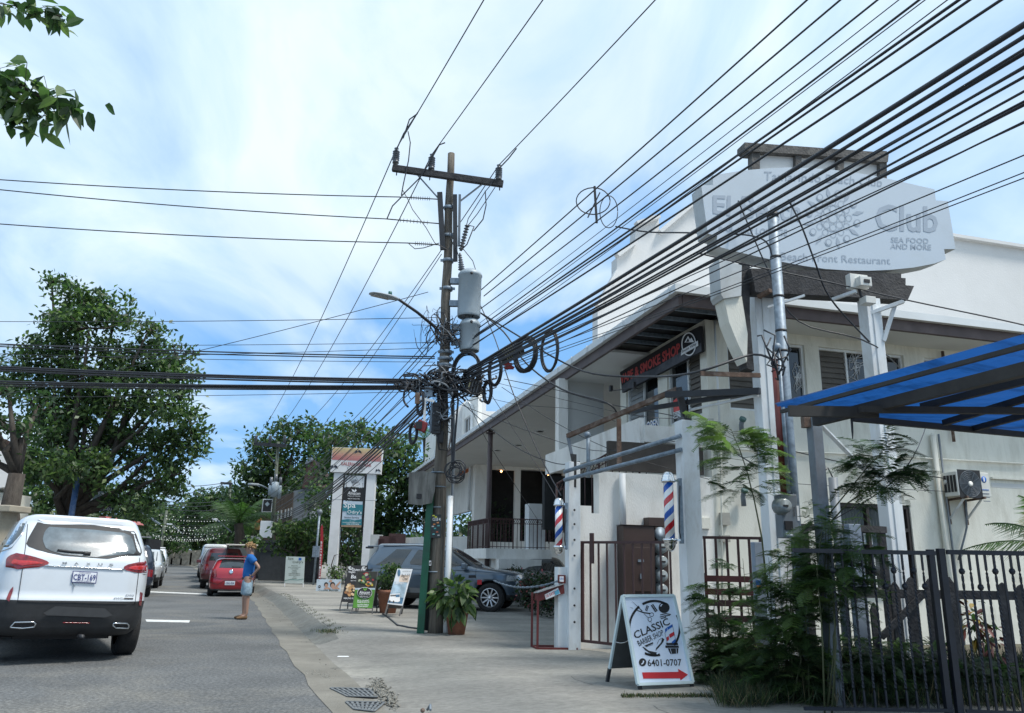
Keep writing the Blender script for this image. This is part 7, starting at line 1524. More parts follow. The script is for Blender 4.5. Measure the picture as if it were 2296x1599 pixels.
# Spa Odry's board
def flat(name, label, px, Y, ang, m, legs=None, th=.03, lean=0):
    bl = atY(*px[3], Y); P_ = Plane(bl, ang, lean); o = thing(name, (bl.x, bl.y, SW), label, 'sign'); q = [P_.hit(*p) for p in px]; mb = MB(); mb.poly([q[3],q[2],q[1],q[0]], m, th, P_.n); mb.build('panel', o)
    for a, b in (legs or []): mb = MB(); A_ = P_.hit(*a, -.01); B_ = P_.hit(*b, -.01); mb.beam(A_, B_, .03, .03, P_white, P_.n); mb.build('leg', o)
    return o, P_
pale = mat('board_mint', (.50,.57,.54), .6, .08, 3); olive = mat('ink_olive', (.07,.09,.06), .7)
o, P_ = flat('spa_board', 'pale Spa Odry\'s board on thin legs listing massages, left of the red flag', pc_(c2,(297,979),(411,982),(403,1144),(287,1141)), 34.5, 0, pale, [pc_(c2,(290,1140),(288,1173)), pc_(c2,(402,1143),(401,1173))])
mb = MB(); ctext(mb, P_, c2, 'Spa', [(308,1002),(342,1002),(342,985),(309,985)], olive, .01, .02); ctext(mb, P_, c2, "Odry's", [(336,1024),(400,1024),(400,1006),(337,1006)], olive, .01, .02)
for k, t_ in enumerate(('MASSAGES','BODY EXFOLIATION','HOT STONES','WAXING','SLIPPER','HAIR TREATMENTS','PRIVATE SURFING','A/C','SHOWER')): w_ = len(t_)*2.3; v = 1038+k*9.6; ctext(mb, P_, c2, t_, [(348-w_,v),(348+w_,v),(348+w_,v-5.5),(348-w_,v-5.5)], olive, .01, .04)
ppoly(mb, P_, c2, [(374,987),(391,988),(390,1003),(373,1002)], P_blue, .01); pline(mb, P_, c2, [(290,1126),(325,1118),(365,1122),(403,1116)], .03, mat('mint_dark', (.15,.28,.25), .6), .01); mb.build('lettering', o)
# couples massage banner
o, P_ = flat('massage_banner', 'low white banner reading Couples Massage with two smiling faces', pc_(cS,(200,835),(553,838),(538,1042),(183,1038)), 31, 0, mat('banner_white', (.58,.66,.72), .6, .08, 3))
mb = MB(); ctext(mb, P_, cS, 'Couples Massage', [(226,1015),(510,1015),(510,978),(226,978)], olive, .01, .02); ctext(mb, P_, cS, 'Hot Stone Relaxing Massage', [(290,1030),(470,1030),(470,1021),(290,1021)], olive, .01); ctext(mb, P_, cS, 'Spa', [(212,865),(240,865),(240,850),(212,850)], MATS['mint_dark'], .01, .02); disc(mb, P_, cS, 238, 940, 20, 20, P_black, .01, 14); ctext(mb, P_, cS, '$80', [(224,946),(252,946),(252,934),(224,934)], P_white, .013, .02); mb.build('lettering', o)
sk2 = mat('print_skin', (.55,.33,.24), .6, .15, 5); mb = MB()
for cx_, cy_, r_ in ((335,920,32),(428,925,40)):
    disc(mb, P_, cS, cx_, cy_-8, r_*.95, r_*1.1, P_black, .008, 16); disc(mb, P_, cS, cx_+3, cy_+5, r_*.72, r_*.85, sk2, .012, 16)
ppoly(mb, P_, cS, [(300,970),(350,945),(400,965),(395,978),(300,978)], sk2, .010); ppoly(mb, P_, cS, [(420,965),(480,930),(535,975),(530,978),(420,978)], sk2, .011); ppoly(mb, P_, cS, [(470,925),(540,860),(545,885),(490,945)], sk2, .013); ppoly(mb, P_, cS, [(370,870),(395,838),(425,850),(415,880)], sk2, .013); mb.build('print', o)
# red feather flag
fy = 35; P_ = Plane(atY(711, 1298, fy), 0); o = thing('feather_flag', (P_.o.x, P_.o.y, SW), 'tall narrow red feather flag with white letters beside the signboard', 'flag')
mb = MB(); ppoly(mb, P_, c2, [(507,805),(515,784),(521,800),(523,860),(520,960),(512,1050),(505,1117),(490,1117),(497,1040),(505,920)], mat('flag_red', (.36,.02,.03), .7, .15, 3), 0, .01); mb.build('banner', o)
mb = MB()
for k, ch_ in enumerate('BODYBOUTIQUE'): v = 895+k*19; u_ = 511-(v-895)*.055; ctext(mb, P_, c2, ch_, [(u_-4,v+6),(u_-4,v-8),(u_+5,v-8),(u_+5,v+6)], P_white, .01, .04)
mb.build('lettering', o); mb = MB(); mb.tube([P_.hit(*c2(492,1160)), P_.hit(*c2(506,950),-.02), P_.hit(*c2(514,784),-.02)], .02, grey_steel, 6); mb.build('pole', o)
# ================================================ TALL SIGNBOARD (pylon)
PYY = 37.5; P_ = Plane(atY(790, 1200, PYY), 3); o = thing('tall_signboard', (P_.o.x, P_.o.y, SW), 'tall white two legged signboard of the shopping centre with stacked shop signs', 'signboard')
pw = mat('pylon_white', (.70,.71,.72), .8, .04, 1.5, dirt=(.45,.44,.42), dirt_amt=.4, dscale=1)
L0 = P_.loc(*cPy(225, 560))[0]; L1 = P_.loc(*cPy(395, 560))[0]; R0 = P_.loc(*cPy(815, 560))[0]; R1 = P_.loc(*cPy(975, 560))[0]; ztop = P_.loc(*cPy(600, 545))[1]; zb0 = SW-P_.o.z
for a, b in ((L0,L1),(R0,R1)):
    mb = MB(); P_.box(mb, a, b, zb0, ztop, -.45, 0, pw); z_ = P_.loc(*cPy(280, 1020))[1]; P_.box(mb, a-.005, b+.005, z_-.012, z_+.012, -.44, .004, grey_steel); mb.build('leg', o, bevel=.01)
mb = MB(); q = [cPy(*p) for p in ((158,522),(1055,562),(1092,118),(197,80))]; mb.poly([P_.hit(*p, .08) for p in q], pw, .5, P_.n); hd2 = mb.build('header', o)
ye = [(.62,.44,.12),(.60,.38,.12),(.58,.30,.11),(.56,.20,.09),(.52,.12,.07),(.48,.07,.05),(.42,.03,.04)]
mb = MB(); n_ = 13
for k in range(n_):
    t0, t1 = k/n_, (k+.62)/n_; a = lambda t: (200-12*t, 88+222*t); b = lambda t: (1083-22*t, 125+222*t); m_ = mat('sunset_%d' % (k*7//n_), ye[k*7//n_], .6); ppoly(mb, P_, cPy, [a(t0), a(t1), b(t1), b(t0)], m_, .09)
pd = mat('print_dark', (.02,.03,.05), .6, .2)
for cx_, cy_, sc_ in ((655,170,1.0),(225,440,1.1),(1010,500,.7)):
    for j in range(9): a_ = R(200-j*27); ppoly(mb, P_, cPy, [(cx_,cy_),(cx_+45*sc_*math.cos(a_)-8*math.sin(a_),cy_-40*sc_*math.sin(a_)-8),(cx_+75*sc_*math.cos(a_),cy_-50*sc_*math.sin(a_)+22)], pd, .094)
mb.build('print', hd2) if False else mb.build('print', o)
mb = MB(); T = lambda st, q, m_, **k: ctext(mb, P_, cPy, st, q, m_, .096, **k)
T('GALERIA DEL MAR', [(348,405),(890,438),(893,375),(352,343)], mat('ink_red', (.30,.02,.03), .6), bold=.03); T('Costa Rica', [(460,480),(775,492),(778,440),(465,425)], pd, shear=.35); T('centro comercial', [(485,515),(735,527),(736,508),(486,496)], pd); mb.build('lettering', o)
def sub(name, px, m_):
    mb = MB(); mb.poly([P_.hit(*cPy(*p), -.05) for p in px], m_, .08, P_.n); return mb.build(name, o)
mb = MB(); 
for u_ in (405, 790): p0_, p1_ = P_.loc(*cPy(u_, 560)), P_.loc(*cPy(u_-50, 1510)); P_.box(mb, p0_[0]-.05, p0_[0]+.05, p1_[1], p0_[1], -.14, -.04, P_black)
mb.build('sign_frame', o)
x_c = lambda u, v: cPy(u, v)
sub('sign_panel', ((415,790),(768,803),(782,598),(430,588)), P_white); sub('sign_panel', ((385,1035),(757,1052),(775,815),(400,805)), P_black); teal = mat('sign_teal', (.03,.20,.25), .6, .15, 2); sub('sign_panel', ((352,1505),(713,1515),(742,1055),(385,1045)), mat('spa_pale', (.48,.58,.68), .6, .05)); 
mb = MB(); off = -.04; CT = lambda st, q, m_, **k: ctext(mb, P_, cPy, st, q, m_, -.035, **k)
pline(mb, P_, cPy, [(500,632),(610,598),(685,748),(580,790),(500,632)], .012, pd, -.038)
CT('INTERNET', [(540,705),(625,672),(620,648),(532,680)], pd, bold=.02); CT('MEJOR', [(552,735),(640,700),(632,665),(545,700)], pd, bold=.04); CT('COMPRA', [(566,760),(655,722),(648,690),(560,728)], pd, bold=.03)
CT('7 AM - 10 PM', [(744,800),(748,605),(733,605),(729,800)], pd, bold=.02); CT('ABIERTO - OPEN', [(452,790),(456,600),(441,600),(437,790)], pd, bold=.02)
CT('Almacen', [(468,930),(695,940),(697,880),(470,870)], P_white, bold=.02, shear=.2); CT('Organic & Naturals', [(470,965),(693,973),(694,950),(471,942)], P_white, bold=.02); CT('HEALTHY FOOD STORE', [(470,1012),(682,1018),(682,995),(470,990)], P_white, bold=.02)
ppoly(mb, P_, cPy, [(540,830),(585,850),(600,888),(555,875)], P_white, -.035); ppoly(mb, P_, cPy, [(600,888),(595,855),(612,825),(630,860)], P_white, -.035)
ppoly(mb, P_, cPy, [(382,1100),(742,1112),(728,1290),(455,1280),(450,1225),(374,1222)], teal, -.037); ppoly(mb, P_, cPy, [(362,1380),(480,1368),(600,1388),(722,1368),(716,1478),(354,1475)], teal, -.037)
ppoly(mb, P_, cPy, [(354,1476),(716,1479),(713,1515),(352,1505)], mat('tan_band', (.36,.24,.16), .6, .2), -.036)
CT('Spa', [(395,1190),(608,1195),(612,1070),(398,1062)], P_white, bold=.02); CT("Odry's", [(462,1285),(720,1295),(723,1215),(465,1205)], P_white, bold=.02); CT('Home Service', [(412,1352),(672,1358),(673,1325),(414,1318)], pd, bold=.02); CT("@odry's", [(500,1410),(598,1412),(598,1396),(500,1394)], P_white); CT('odrysbeautyspa@gmail.com', [(378,1438),(697,1442),(698,1420),(380,1416)], P_white, bold=.02); CT('+506 6218 0804', [(440,1468),(672,1472),(672,1448),(442,1444)], P_white, bold=.02)
mb.build('sign_print', o)
mb = MB(); P_.box(mb, R1-.02, R1+.03, 0, 0.01, 0, .01, pw) if False else None
# ================================================ SECOND POLE AND FAR POLES
def farpole(px0, px1, Y, label, r0=.15):
    p0, p1 = atY(*px0, Y), atY(*px1, Y); o = thing('utility_pole', (p0.x, p0.y, 0.0), label, 'utility pole', 'utility poles along the street'); mb = MB(); mb.tube([(p0.x,p0.y,0), p1], [r0, r0*.55], mat('pole_grey_green', (.10,.115,.09), .9, .3, 4), 10); mb.build('shaft', o); return o
c9 = crop(531.6, 945.1, .2401)
o = farpole((603,1295), c9(385,190), Y2, 'second utility pole down the street with crossarm and pale transformers'); mb = MB(); mb.beam(atY(*c9(160,208),Y2-.2), atY(*c9(460,228),Y2-.2), .14, .2, dark_steel); mb.build('crossarm', o); mb = MB(); mb.beam(atY(*c9(220,222),Y2-.2), atY(*c9(368,412),Y2-.2), .08, .05, dark_steel); mb.build('brace', o)
for u_ in (172, 305, 440): mb = MB(); p = atY(*c9(u_,205),Y2-.2); mb.lathe(p, (0,0,1), [(0,0),(.1,0),(.07,.2),(.11,.25),(.07,.4),(.1,.45),(0,.5)], porcelain, 10); mb.build('insulator', o)
for (u0,u1,v0,v1) in ((288,330,600,690),(312,385,570,705),(375,408,600,720)): mb = MB(); a, b = atY(*c9((u0+u1)/2,v0),Y2-.4), atY(*c9((u0+u1)/2,v1),Y2-.4); mb.lathe((b.x,b.y,b.z), (0,0,1), [(0,0),((u1-u0)*.12*Y2/1718,0),((u1-u0)*.12*Y2/1718,a.z-b.z),(0,a.z-b.z+.06)], tk, 16); t_ = mb.build('transformer', o); mb = MB(); mb.tube([(b.x,b.y,a.z),(b.x-.02,b.y,a.z+.5)], .09, porcelain, 8); mb.build('bushing', t_)
mb = MB(); mb.box(atY(*c9(282,785),Y2-.4), (.55,.1,.75), P_white); mb.box(atY(*c9(282,785),Y2-.47), (.48,.04,.66), P_black); mb.box(atY(*c9(282,772),Y2-.5), (.2,.02,.2), tk, (Vector((.7,0,.7)),Vector((0,1,0)),Vector((-.7,0,.7)))); mb.build('sign_box', o)
mb = MB(); mb.box(atY(*c9(272,1008),Y2-.4), (.65,.3,.95), P_white); mb.build('cabinet', o, bevel=.02)
mb = MB(); mb.box(atY(*c9(300,1258),Y2-1), (.28,.2,.7), galv); mb.build('meter_box', o)
o2 = thing('street_lamp', atY(*c9(290,630),Y2), 'small grey street lamp on the second pole', 'street lamp', 'street lamps'); mb = MB(); mb.tube([atY(*c9(290,630),Y2), atY(*c9(230,600),Y2-.5), atY(*c9(190,590),Y2-1)], .05, galv, 8); mb.build('arm', o2); mb = MB(); mb.beam(atY(*c9(192,590),Y2-1), atY(*c9(116,585),Y2-1.6), .3, .12, mat('lamp_grey', (.3,.34,.37), .45, .05)); mb.build('lamp_head', o2, bevel=.04)
o = farpole((505,1262), (517,1078), 72, 'third utility pole, small, against the far trees', .2); mb = MB(); mb.beam(atY(495,1083,71.8), atY(521,1085,71.8), .2, .2, dark_steel); mb.build('crossarm', o)
cSt = crop(330.8, 1110.5, .1478)
farpole(cSt(180,890), cSt(292,230), 78, 'distant leaning pole on the left side of the street', .22); 
for a, b, Y_, lab in ((cSt(990,355),cSt(1055,372),60,'small far street lamp head against the right trees'), (cSt(300,435),cSt(365,442),76,'small far street lamp head on the left leaning pole')):
    mb = MB(); p, q = atY(*a,Y_), atY(*b,Y_); mb.beam(p, q, .3, .14, P_white); mb.tube([q, q+Vector((1.2,0,-.9))], .05, grey_steel, 6); tag(mb.build('street_lamp', None, loc=p), lab, 'street lamp', 'street lamps')
for k, (a, b) in enumerate((((360,1108),(500,1087)), ((352,1120),(510,1120)), ((350,1129),(510,1127)), ((335,1085),(517,1080)), ((345,1135),(505,1140)))):
    p, q = atY(*a, 62), atY(*b, 70); wire(sag(p, q, .3), .03, ('first','second','third','fourth','fifth')[k]+' wire crossing the low blue sky at the end of the street', 'far wires')
# string lights zigzag over the street
bulb = mat('string_bulb', (.7,.72,.68), .4, .02, emit=.12)
rows = [((45,410),(1160,440),40), ((60,500),(1260,410),50), ((0,560),(1180,545),60), ((130,270),(1540,230),60), ((200,430),(1130,500),45), ((0,610),(1140,590),55), ((250,330),(1400,330),45), ((60,590),(1080,630),40), ((330,520),(1500,500),60), ((120,640),(1000,650),30)]
for k, (a, b, dr_) in enumerate(rows):
    Y_ = 52+k*2.2; p, q = atY(*cSt(*a), Y_), atY(*cSt(*b), Y_); pts = sag(p, q, dr_*.1478*Y_/1718, 26); o = thing('string_lights', p, f'string of small white bulbs across the far street, {ORD[k]} from the top' if k else 'topmost string of small white bulbs across the far street', 'string lights', 'strings of lights across the street')
    mb = MB(); mb.tube(pts, .014, cable_m, 4); mb.build('wire', o); mb = MB()
    for i in range(1, 26, 1):
        if (i+k) % 2 == 0 or k > 5: mb.sphere(pts[i]-Vector((0,0,.12)), .04, bulb, 6)
    tag(mb.build('bulb', o), None, None, None, 'stuff')
# ================================================ VEGETATION
class Leaves:
    """many small leaf quads gathered in arrays, linked as one mesh"""
    def __init__(s, mats): s.q = []; s.mi = []; s.mats = mats
    def scatter(s, c, length, width, seed, up=0.6, droop=0.0, probs=(0.45, 0.4, 0.15), dirs=None):
        """c: (N,3) leaf bases"""
        g = np.random.default_rng(seed); n = len(c)
        if n == 0: return
        d = g.normal(size=(n,3)) if dirs is None else dirs + g.normal(size=(n,3))*0.45
        d[:,2] -= droop; d /= np.linalg.norm(d, axis=1)[:,None]
        nn = g.normal(size=(n,3)); nn[:,2] += up*2; s_ = np.cross(d, nn); s_ /= (np.linalg.norm(s_, axis=1)[:,None]+1e-9)
        L = (length*g.uniform(.65,1.25,n))[:,None]; W = (width*g.uniform(.7,1.2,n))[:,None]
        up_ = np.cross(s_, d)
        a = c; b = c + d*L*.45 + s_*W*.5 + up_*W*.15; t = c + d*L; e = c + d*L*.45 - s_*W*.5 + up_*W*.15
        s.q.append(np.stack([a,b,t,e], 1)); s.mi.append(g.choice(len(probs), n, p=np.array(probs)/sum(probs)))
    def build(s, name, parent=None, loc=None):
        Q = np.concatenate(s.q); mi = np.concatenate(s.mi).astype(np.int32); n = len(Q)
        off = np.array(base_of(parent) if parent is not None else (loc if loc is not None else (0,0,0)), float)
        me = bpy.data.meshes.new(name); me.vertices.add(n*4); me.loops.add(n*4); me.polygons.add(n)
        me.vertices.foreach_set('co', (Q.reshape(-1,3)-off).astype(np.float32).ravel()); me.loops.foreach_set('vertex_index', np.arange(n*4, dtype=np.int32))
        me.polygons.foreach_set('loop_start', np.arange(n, dtype=np.int32)*4); me.polygons.foreach_set('loop_total', np.full(n, 4, dtype=np.int32))
        for m in s.mats: me.materials.append(m)
        me.polygons.foreach_set('material_index', mi); me.update(calc_edges=True); me.validate()
        o = bpy.data.objects.new(name, me); ALL.objects.link(o)
        if parent is not None: o.parent = parent
        elif loc is not None: o.location = loc
        return o
def blob_points(c, rad, n_cl, per, sig, g, shell=0.5):
    d = g.normal(size=(n_cl,3)); d /= np.linalg.norm(d, axis=1)[:,None]; r_ = shell + (1-shell)*g.random(n_cl)**0.6
    cl = np.array(c) + d*r_[:,None]*np.array(rad); 
    p = np.repeat(cl, per, 0) + g.normal(size=(n_cl*per,3))*np.array([sig, sig, sig*.55]); return p, cl
def tree(name, label, trunk_px, Y, blobs, leaf=(.22,.10), dens=11, per=26, sig=.34, seed=1, cat='tree', group=None, probs=(.45,.4,.15), trunk_r=.3, mats=None, twig=True, base=None, yspread=1.0, limbs=None):
    """blobs: (u, v, ru, rv) in photo pixels at distance Y"""
    g = np.random.default_rng(seed); b0 = atY(*trunk_px, Y) if base is None else base; b0 = Vector((b0.x, b0.y, 0.0)); o = thing(name, b0, label, cat, group)
    lv = Leaves(mats or LEAF); cents = []; k_ = Y/FPX
    for (u, v, ru, rv) in blobs:
        c = atY(u, v, Y); c = c + Vector((0, float(g.normal())*ru*k_*.5*yspread, 0)); rx, rz = ru*k_, rv*k_; ry = (rx+rz)/2*yspread
        p, cl = blob_points(c, (rx, ry, rz), max(6, int(dens*(rx*rz*2.2+rx*ry*.6))), per, sig, g); lv.scatter(p, leaf[0], leaf[1], int(g.integers(1e6)), droop=.25, probs=probs); cents.append((c, cl))
    lv.build('crown', o)
    if twig:
        mb = MB(); cs = [c for c, _ in cents]; mid = Vector((0,0,0))
        for c in cs: mid += c
        mid /= len(cs); zlow = min(c.z for c in cs); fork = Vector((b0.x*.75+mid.x*.25, b0.y, max(1.5, zlow*.8)))
        pts = [b0-Vector((0,0,.2)), b0.lerp(fork,.35)+Vector((.12,0,0)), b0.lerp(fork,.7)-Vector((.1,0,0)), fork]; mb.tube(pts, [trunk_r*1.25, trunk_r, trunk_r*.85, trunk_r*.72], bark, 10)
        mb.build('trunk', o); mb = MB()
        rt = random.Random(seed)
        for c, cl in cents:
            m1 = fork.lerp(c, .4)+Vector((rt.uniform(-.4,.4), rt.uniform(-.3,.3), rt.uniform(-.1,.5))); mb.tube([fork, m1, fork.lerp(c,.75)+Vector((0,0,.15)), c], [trunk_r*.42, trunk_r*.28, trunk_r*.17, .03], bark, 6)
            for q in cl[:5]: q = Vector(q); mb.tube([c, c.lerp(q,.5)+Vector((0,0,-.12)), q], [trunk_r*.12, .03, .012], bark, 4)
        mb.build('branches', o)
    return o
# big tree on the left
T1 = [(193,672,62,34),(118,632,26,18),(262,700,55,40),(150,735,55,35),(235,755,85,45),(345,745,38,22),(390,790,32,28),(310,790,60,35),(120,800,75,45),(220,830,90,45),(340,840,75,40),(60,850,65,45),(400,850,38,34),(150,890,90,45),(270,900,90,45),(385,915,72,38),(430,960,30,42),(60,940,70,45),(170,970,90,45),(290,985,90,48),(385,1005,66,42),(90,1040,80,45),(220,1060,85,40),(330,1070,65,38),(395,1065,25,30),(300,1130,55,28)]
tree('tree', 'large spreading broadleaf tree on the left, crossed by many level cables', (108,1240), 31, T1, leaf=(.27,.13), dens=12, per=26, sig=.25, seed=5, probs=(.38,.40,.22), trunk_r=.42, group=None)
tree('tree', 'dark forked tree at the far left edge, in front of the big spreading tree', (28,1230), 22, [(-30,830,70,50),(25,870,45,30),(-20,930,60,40),(60,900,35,25),(-50,990,60,50),(55,960,30,22)], leaf=(.2,.10), dens=9, per=20, sig=.25, seed=8, trunk_r=.3, probs=(.7,.25,.05))
# thick shrubs behind the white SUV
for k, (u, v, ru, rv, Y_, lab) in enumerate(((30,1110,60,60,36,'dark leafy shrub at the left edge behind the cream pillar'),(120,1120,65,50,38,'dark shrub behind the white SUV left of the blue mast'),(215,1125,60,55,44,'tangled shrub behind the hotel sign'),(290,1130,50,55,48,'shrub under the right end of the big tree'),(70,1050,70,40,40,'tall climbing shrub between the two left trunks'))):
    tree('shrub', lab, (u,1240), Y_, [(u-ru*.4,v,ru*.6,rv*.8),(u+ru*.4,v+5,ru*.6,rv*.7),(u,v-rv*.3,ru*.7,rv*.5),(u,v+rv*.7,ru,rv*.4)], leaf=(.34,.14), dens=8, per=18, sig=.35, seed=20+k, cat='shrub', group='shrubs behind the white SUV', probs=(.55,.33,.12), trunk_r=.12)
# trees on the right side of the street
tree('tree', 'rounded dark tree behind the second pole, left of the tall signboard', (640,1240), 58, [(665,962,46,22),(625,1000,50,26),(705,985,40,26),(590,1045,50,34),(660,1050,70,42),(570,1085,42,30),(720,1050,45,45),(620,1105,60,38),(555,1130,40,26),(700,1110,50,40)], leaf=(.42,.22), dens=6.5, per=22, sig=.5, seed=31, trunk_r=.4, probs=(.55,.35,.1), group='street trees on the right')
tree('tree', 'bright leafy tree behind the tall signboard and the utility pole', (860,1240), 46, [(800,968,46,26),(755,985,45,34),(865,998,50,34),(915,1035,46,34),(820,1050,70,45),(945,1070,30,38),(880,1095,70,42),(760,1070,50,50),(925,1130,50,46),(840,1150,60,45),(745,1140,40,45),(880,1190,70,30)], leaf=(.34,.19), dens=8, per=20, sig=.42, seed=32, trunk_r=.35, probs=(.40,.40,.20), group='street trees on the right')
tree('shrub', 'bright green rounded bush above the pale Spa board', (665,1270), 39, [(650,1195,32,26),(685,1190,28,24),(665,1222,42,26),(640,1225,24,22),(705,1215,18,26),(575,1218,6,6)], leaf=(.26,.13), dens=16, per=22, sig=.25, seed=33, trunk_r=.1, cat='shrub', probs=(.2,.4,.4))
tree('vine', 'dark vines covering the fence between the two signboard legs', (790,1290), 39.5, [(760,1190,22,50),(800,1210,26,40),(790,1260,30,25),(760,1255,24,22),(720,1180,16,60),(715,1110,22,50)], leaf=(.25,.13), dens=10, per=20, sig=.25, seed=34, trunk_r=.06, cat='vine', probs=(.6,.3,.1))
tree('shrub', 'small bright bush at the foot of the left signboard leg', (745,1290), 37, [(747,1285,10,12),(755,1292,8,8)], leaf=(.16,.09), dens=30, per=16, sig=.15, seed=35, trunk_r=.03, cat='shrub', probs=(.2,.4,.4))
# far trees at the end of the street
FT = [((480,1265),84,[(480,1130,40,22),(520,1120,38,26),(500,1160,60,26),(550,1155,36,36),(450,1150,30,16)],'far dark tree around the third pole'),((410,1262),96,[(425,1150,36,16),(385,1165,34,20),(440,1175,44,22),(400,1195,50,22)],'far tree in the middle of the street end'),((350,1262),88,[(345,1150,25,20),(330,1180,36,30),(370,1200,36,22),(345,1218,40,22)],'far tree at the left of the street end'),((545,1265),70,[(560,1190,34,28),(540,1215,36,24),(585,1160,28,30),(520,1195,34,26)],'far tree beside the small palm'),((455,1262),100,[(465,1200,40,22),(430,1215,40,18),(500,1215,38,20)],'low far tree behind the row of parked cars'),((310,1262),70,[(310,1185,25,30),(300,1215,35,26)],'tree beside the red roof on the left')]
for k, (tp, Y_, bl_, lab) in enumerate(FT):
    tree('tree', lab, tp, Y_, bl_, leaf=(.55,.3), dens=5, per=22, sig=.75, seed=40+k, trunk_r=.22, probs=(.6,.32,.08), group='far trees at the end of the street')
g_ = np.random.default_rng(99); lv = Leaves(LEAF)
for k in range(90):
    x = -150+k*2.6; y = 125+8*math.sin(k*1.3); h_ = 5.5+2.5*math.sin(k*.7)+1.5*math.sin(k*2.1)
    for z in (1.2, h_*.5, h_*.85): p, _ = blob_points((x, y, z), (2.6,2,h_*.3), 12, 18, .9, g_); lv.scatter(p, .9, .5, int(g_.integers(1e6)), probs=(.6,.35,.05))
tag(lv.build('far_wood', None, (0,120,0)), 'dark band of distant woodland closing the horizon', 'woodland', kind='stuff')
mb = MB(); 
for k in range(26): c = atY(356+k*4.2, 1262, 93); mb.box((c.x, c.y+.11*(k % 5), .7+.25*math.sin(k*1.7)), (1.3, .8, 1.2+.5*math.sin(k*1.7)), mat('wall_stone', (.22,.215,.19), .9, .4, 3))
tag(mb.build('low_wall', None, loc=atY(400,1262,93)), 'low dark wall closing the far end of the street', 'wall')
# trailing leaves of an overhanging branch, top left
def leaf2(lv, p, dirs, L_, W_, seed, probs):
    n = len(p)
    for (a0, a1, w0, w1) in ((0,.3,.1,.9),(.3,.65,.9,.85),(.65,1,.85,.03)):
        gg = np.random.default_rng(seed+5); dd = dirs+gg.normal(size=(n,3))*.4; dd /= np.linalg.norm(dd,axis=1)[:,None]; nn = gg.normal(size=(n,3))*.5; nn[:,2] += 1; s_ = np.cross(dd,nn); s_ /= np.linalg.norm(s_,axis=1)[:,None]; u_ = np.cross(s_,dd); L2 = (L_*gg.uniform(.6,1.2,n))[:,None]; mi = gg.choice(len(probs), n, p=probs)
        bend = lambda t: np.array([0,0,-1.])*(t*t*.35)*L2
        for sg in (-1,1):
            q = np.stack([p+dd*L2*a0+bend(a0), p+dd*L2*a1+bend(a1), p+dd*L2*a1+bend(a1)+s_*sg*W_*.5*w1+u_*W_*.12*w1, p+dd*L2*a0+bend(a0)+s_*sg*W_*.5*w0+u_*W_*.12*w0], 1); lv.q.append(q); lv.mi.append(mi)
def spray(name, label, path, Y, n, leaf, seed, probs=(.35,.45,.2), droop=.5, spread=.18, mats=LEAF, tw=.006):
    g = np.random.default_rng(seed); P_ = [atY(a, b, Y) for a, b in path]; o = thing(name, P_[0], label, 'branch', 'overhanging branches at the top left'); mb = MB(); mb.tube(P_, [tw*1.6]+[tw]*(len(P_)-1), bark, 5)
    c = []; 
    for i in range(n):
        t = g.random()**.7*(len(P_)-1); k = min(int(t), len(P_)-2); a = P_[k].lerp(P_[k+1], t-k); q = a+Vector((g.normal()*spread, g.normal()*spread*.6, g.normal()*spread*.6-spread*.3)); c.append(tuple(q))
        if i % 3 == 0: mb.tube([a, a.lerp(q,.5)+Vector((0,0,.01)), q], tw*.5, bark, 4)
    mb.build('twig', o); lv = Leaves(mats); dd_ = g.normal(size=(len(c),3)); dd_[:,2] -= droop; leaf2(lv, np.array(c), dd_, leaf[0], leaf[1], seed+1, probs); lv.build('leaves', o)
spray('branch', 'leafy branch tip hanging in at the very top left corner', [(-60,-20),(0,8),(60,18),(115,30),(140,38)], 6.5, 60, (.17,.085), 3, spread=.09)
spray('branch', 'larger leafy branch tip at the left edge below the corner one', [(-60,150),(0,165),(45,190),(90,215),(120,235)], 6.0, 110, (.19,.095), 4, spread=.15)
spray('branch', 'drooping leaf cluster under the larger branch tip', [(-20,200),(10,220),(30,250),(45,280)], 6.0, 40, (.18,.09), 6, spread=.09)
# palms
def palm(name, label, base_px, top_px, Y, n, L_, seed, tr=.16, col=None, droop=1.0, width=.05, trunk=True, arcs=(0, 360), group='palms'):
    rp_ = random.Random(seed); b = atY(*base_px, Y); t = atY(*top_px, Y); o = thing(name, (b.x, b.y, 0), label, 'palm', group)
    if trunk: mb = MB(); mb.tube([(b.x,b.y,0), b.lerp(t,.5)+Vector((.1,0,0)), t], [tr*1.2, tr, tr*.9], bark, 10); mb.build('trunk', o)
    pal = [mat('palm_green', (.05,.10,.03), .5, .3, 3, trans=(.08,.2,.03)), mat('palm_dark', (.025,.06,.02), .5, .3, 3, trans=(.05,.12,.02)), mat('palm_yellow', (.22,.21,.05), .5, .3, 3, trans=(.3,.3,.05))]
    for k in range(n):
        a = R(arcs[0]+(arcs[1]-arcs[0])*(k+rp_.random()*.6)/n); el = rp_.uniform(.1,1.1); pts = []; 
        for i in range(9): s_ = i/8*L_; h_ = math.sin(el)*s_ - droop*.42*s_*s_/L_; pts.append(t+Vector((math.cos(a)*s_*math.cos(el), math.sin(a)*s_*math.cos(el), h_)))
        mb = MB(); m_ = pal[0 if rp_.random() < .5 else 1] if rp_.random() > (col or .1) else pal[2]; mb.tube(pts, [.02*L_/2]+[.012*L_/2]*7+[.004], m_, 4)
        side = Vector((-math.sin(a), math.cos(a), 0))
        for i in range(1, 40):
            f_ = i/40*8; j = min(int(f_), 7); c = pts[j].lerp(pts[j+1], f_-j); fw_ = (pts[j+1]-pts[j]).normalized(); l = L_*.33*math.sin(min(1, i/40*1.15)*math.pi*.92+.15)
            for sg in (-1,1):
                e = c+(side*sg*.75+fw_*.55+Vector((0,0,-.35-rp_.random()*.3)))*l; w_ = fw_*width*L_/3; mb.add([c-w_*.5, c+w_*.5, e], [(0,1,2)], m_)
        mb.build('frond', o)
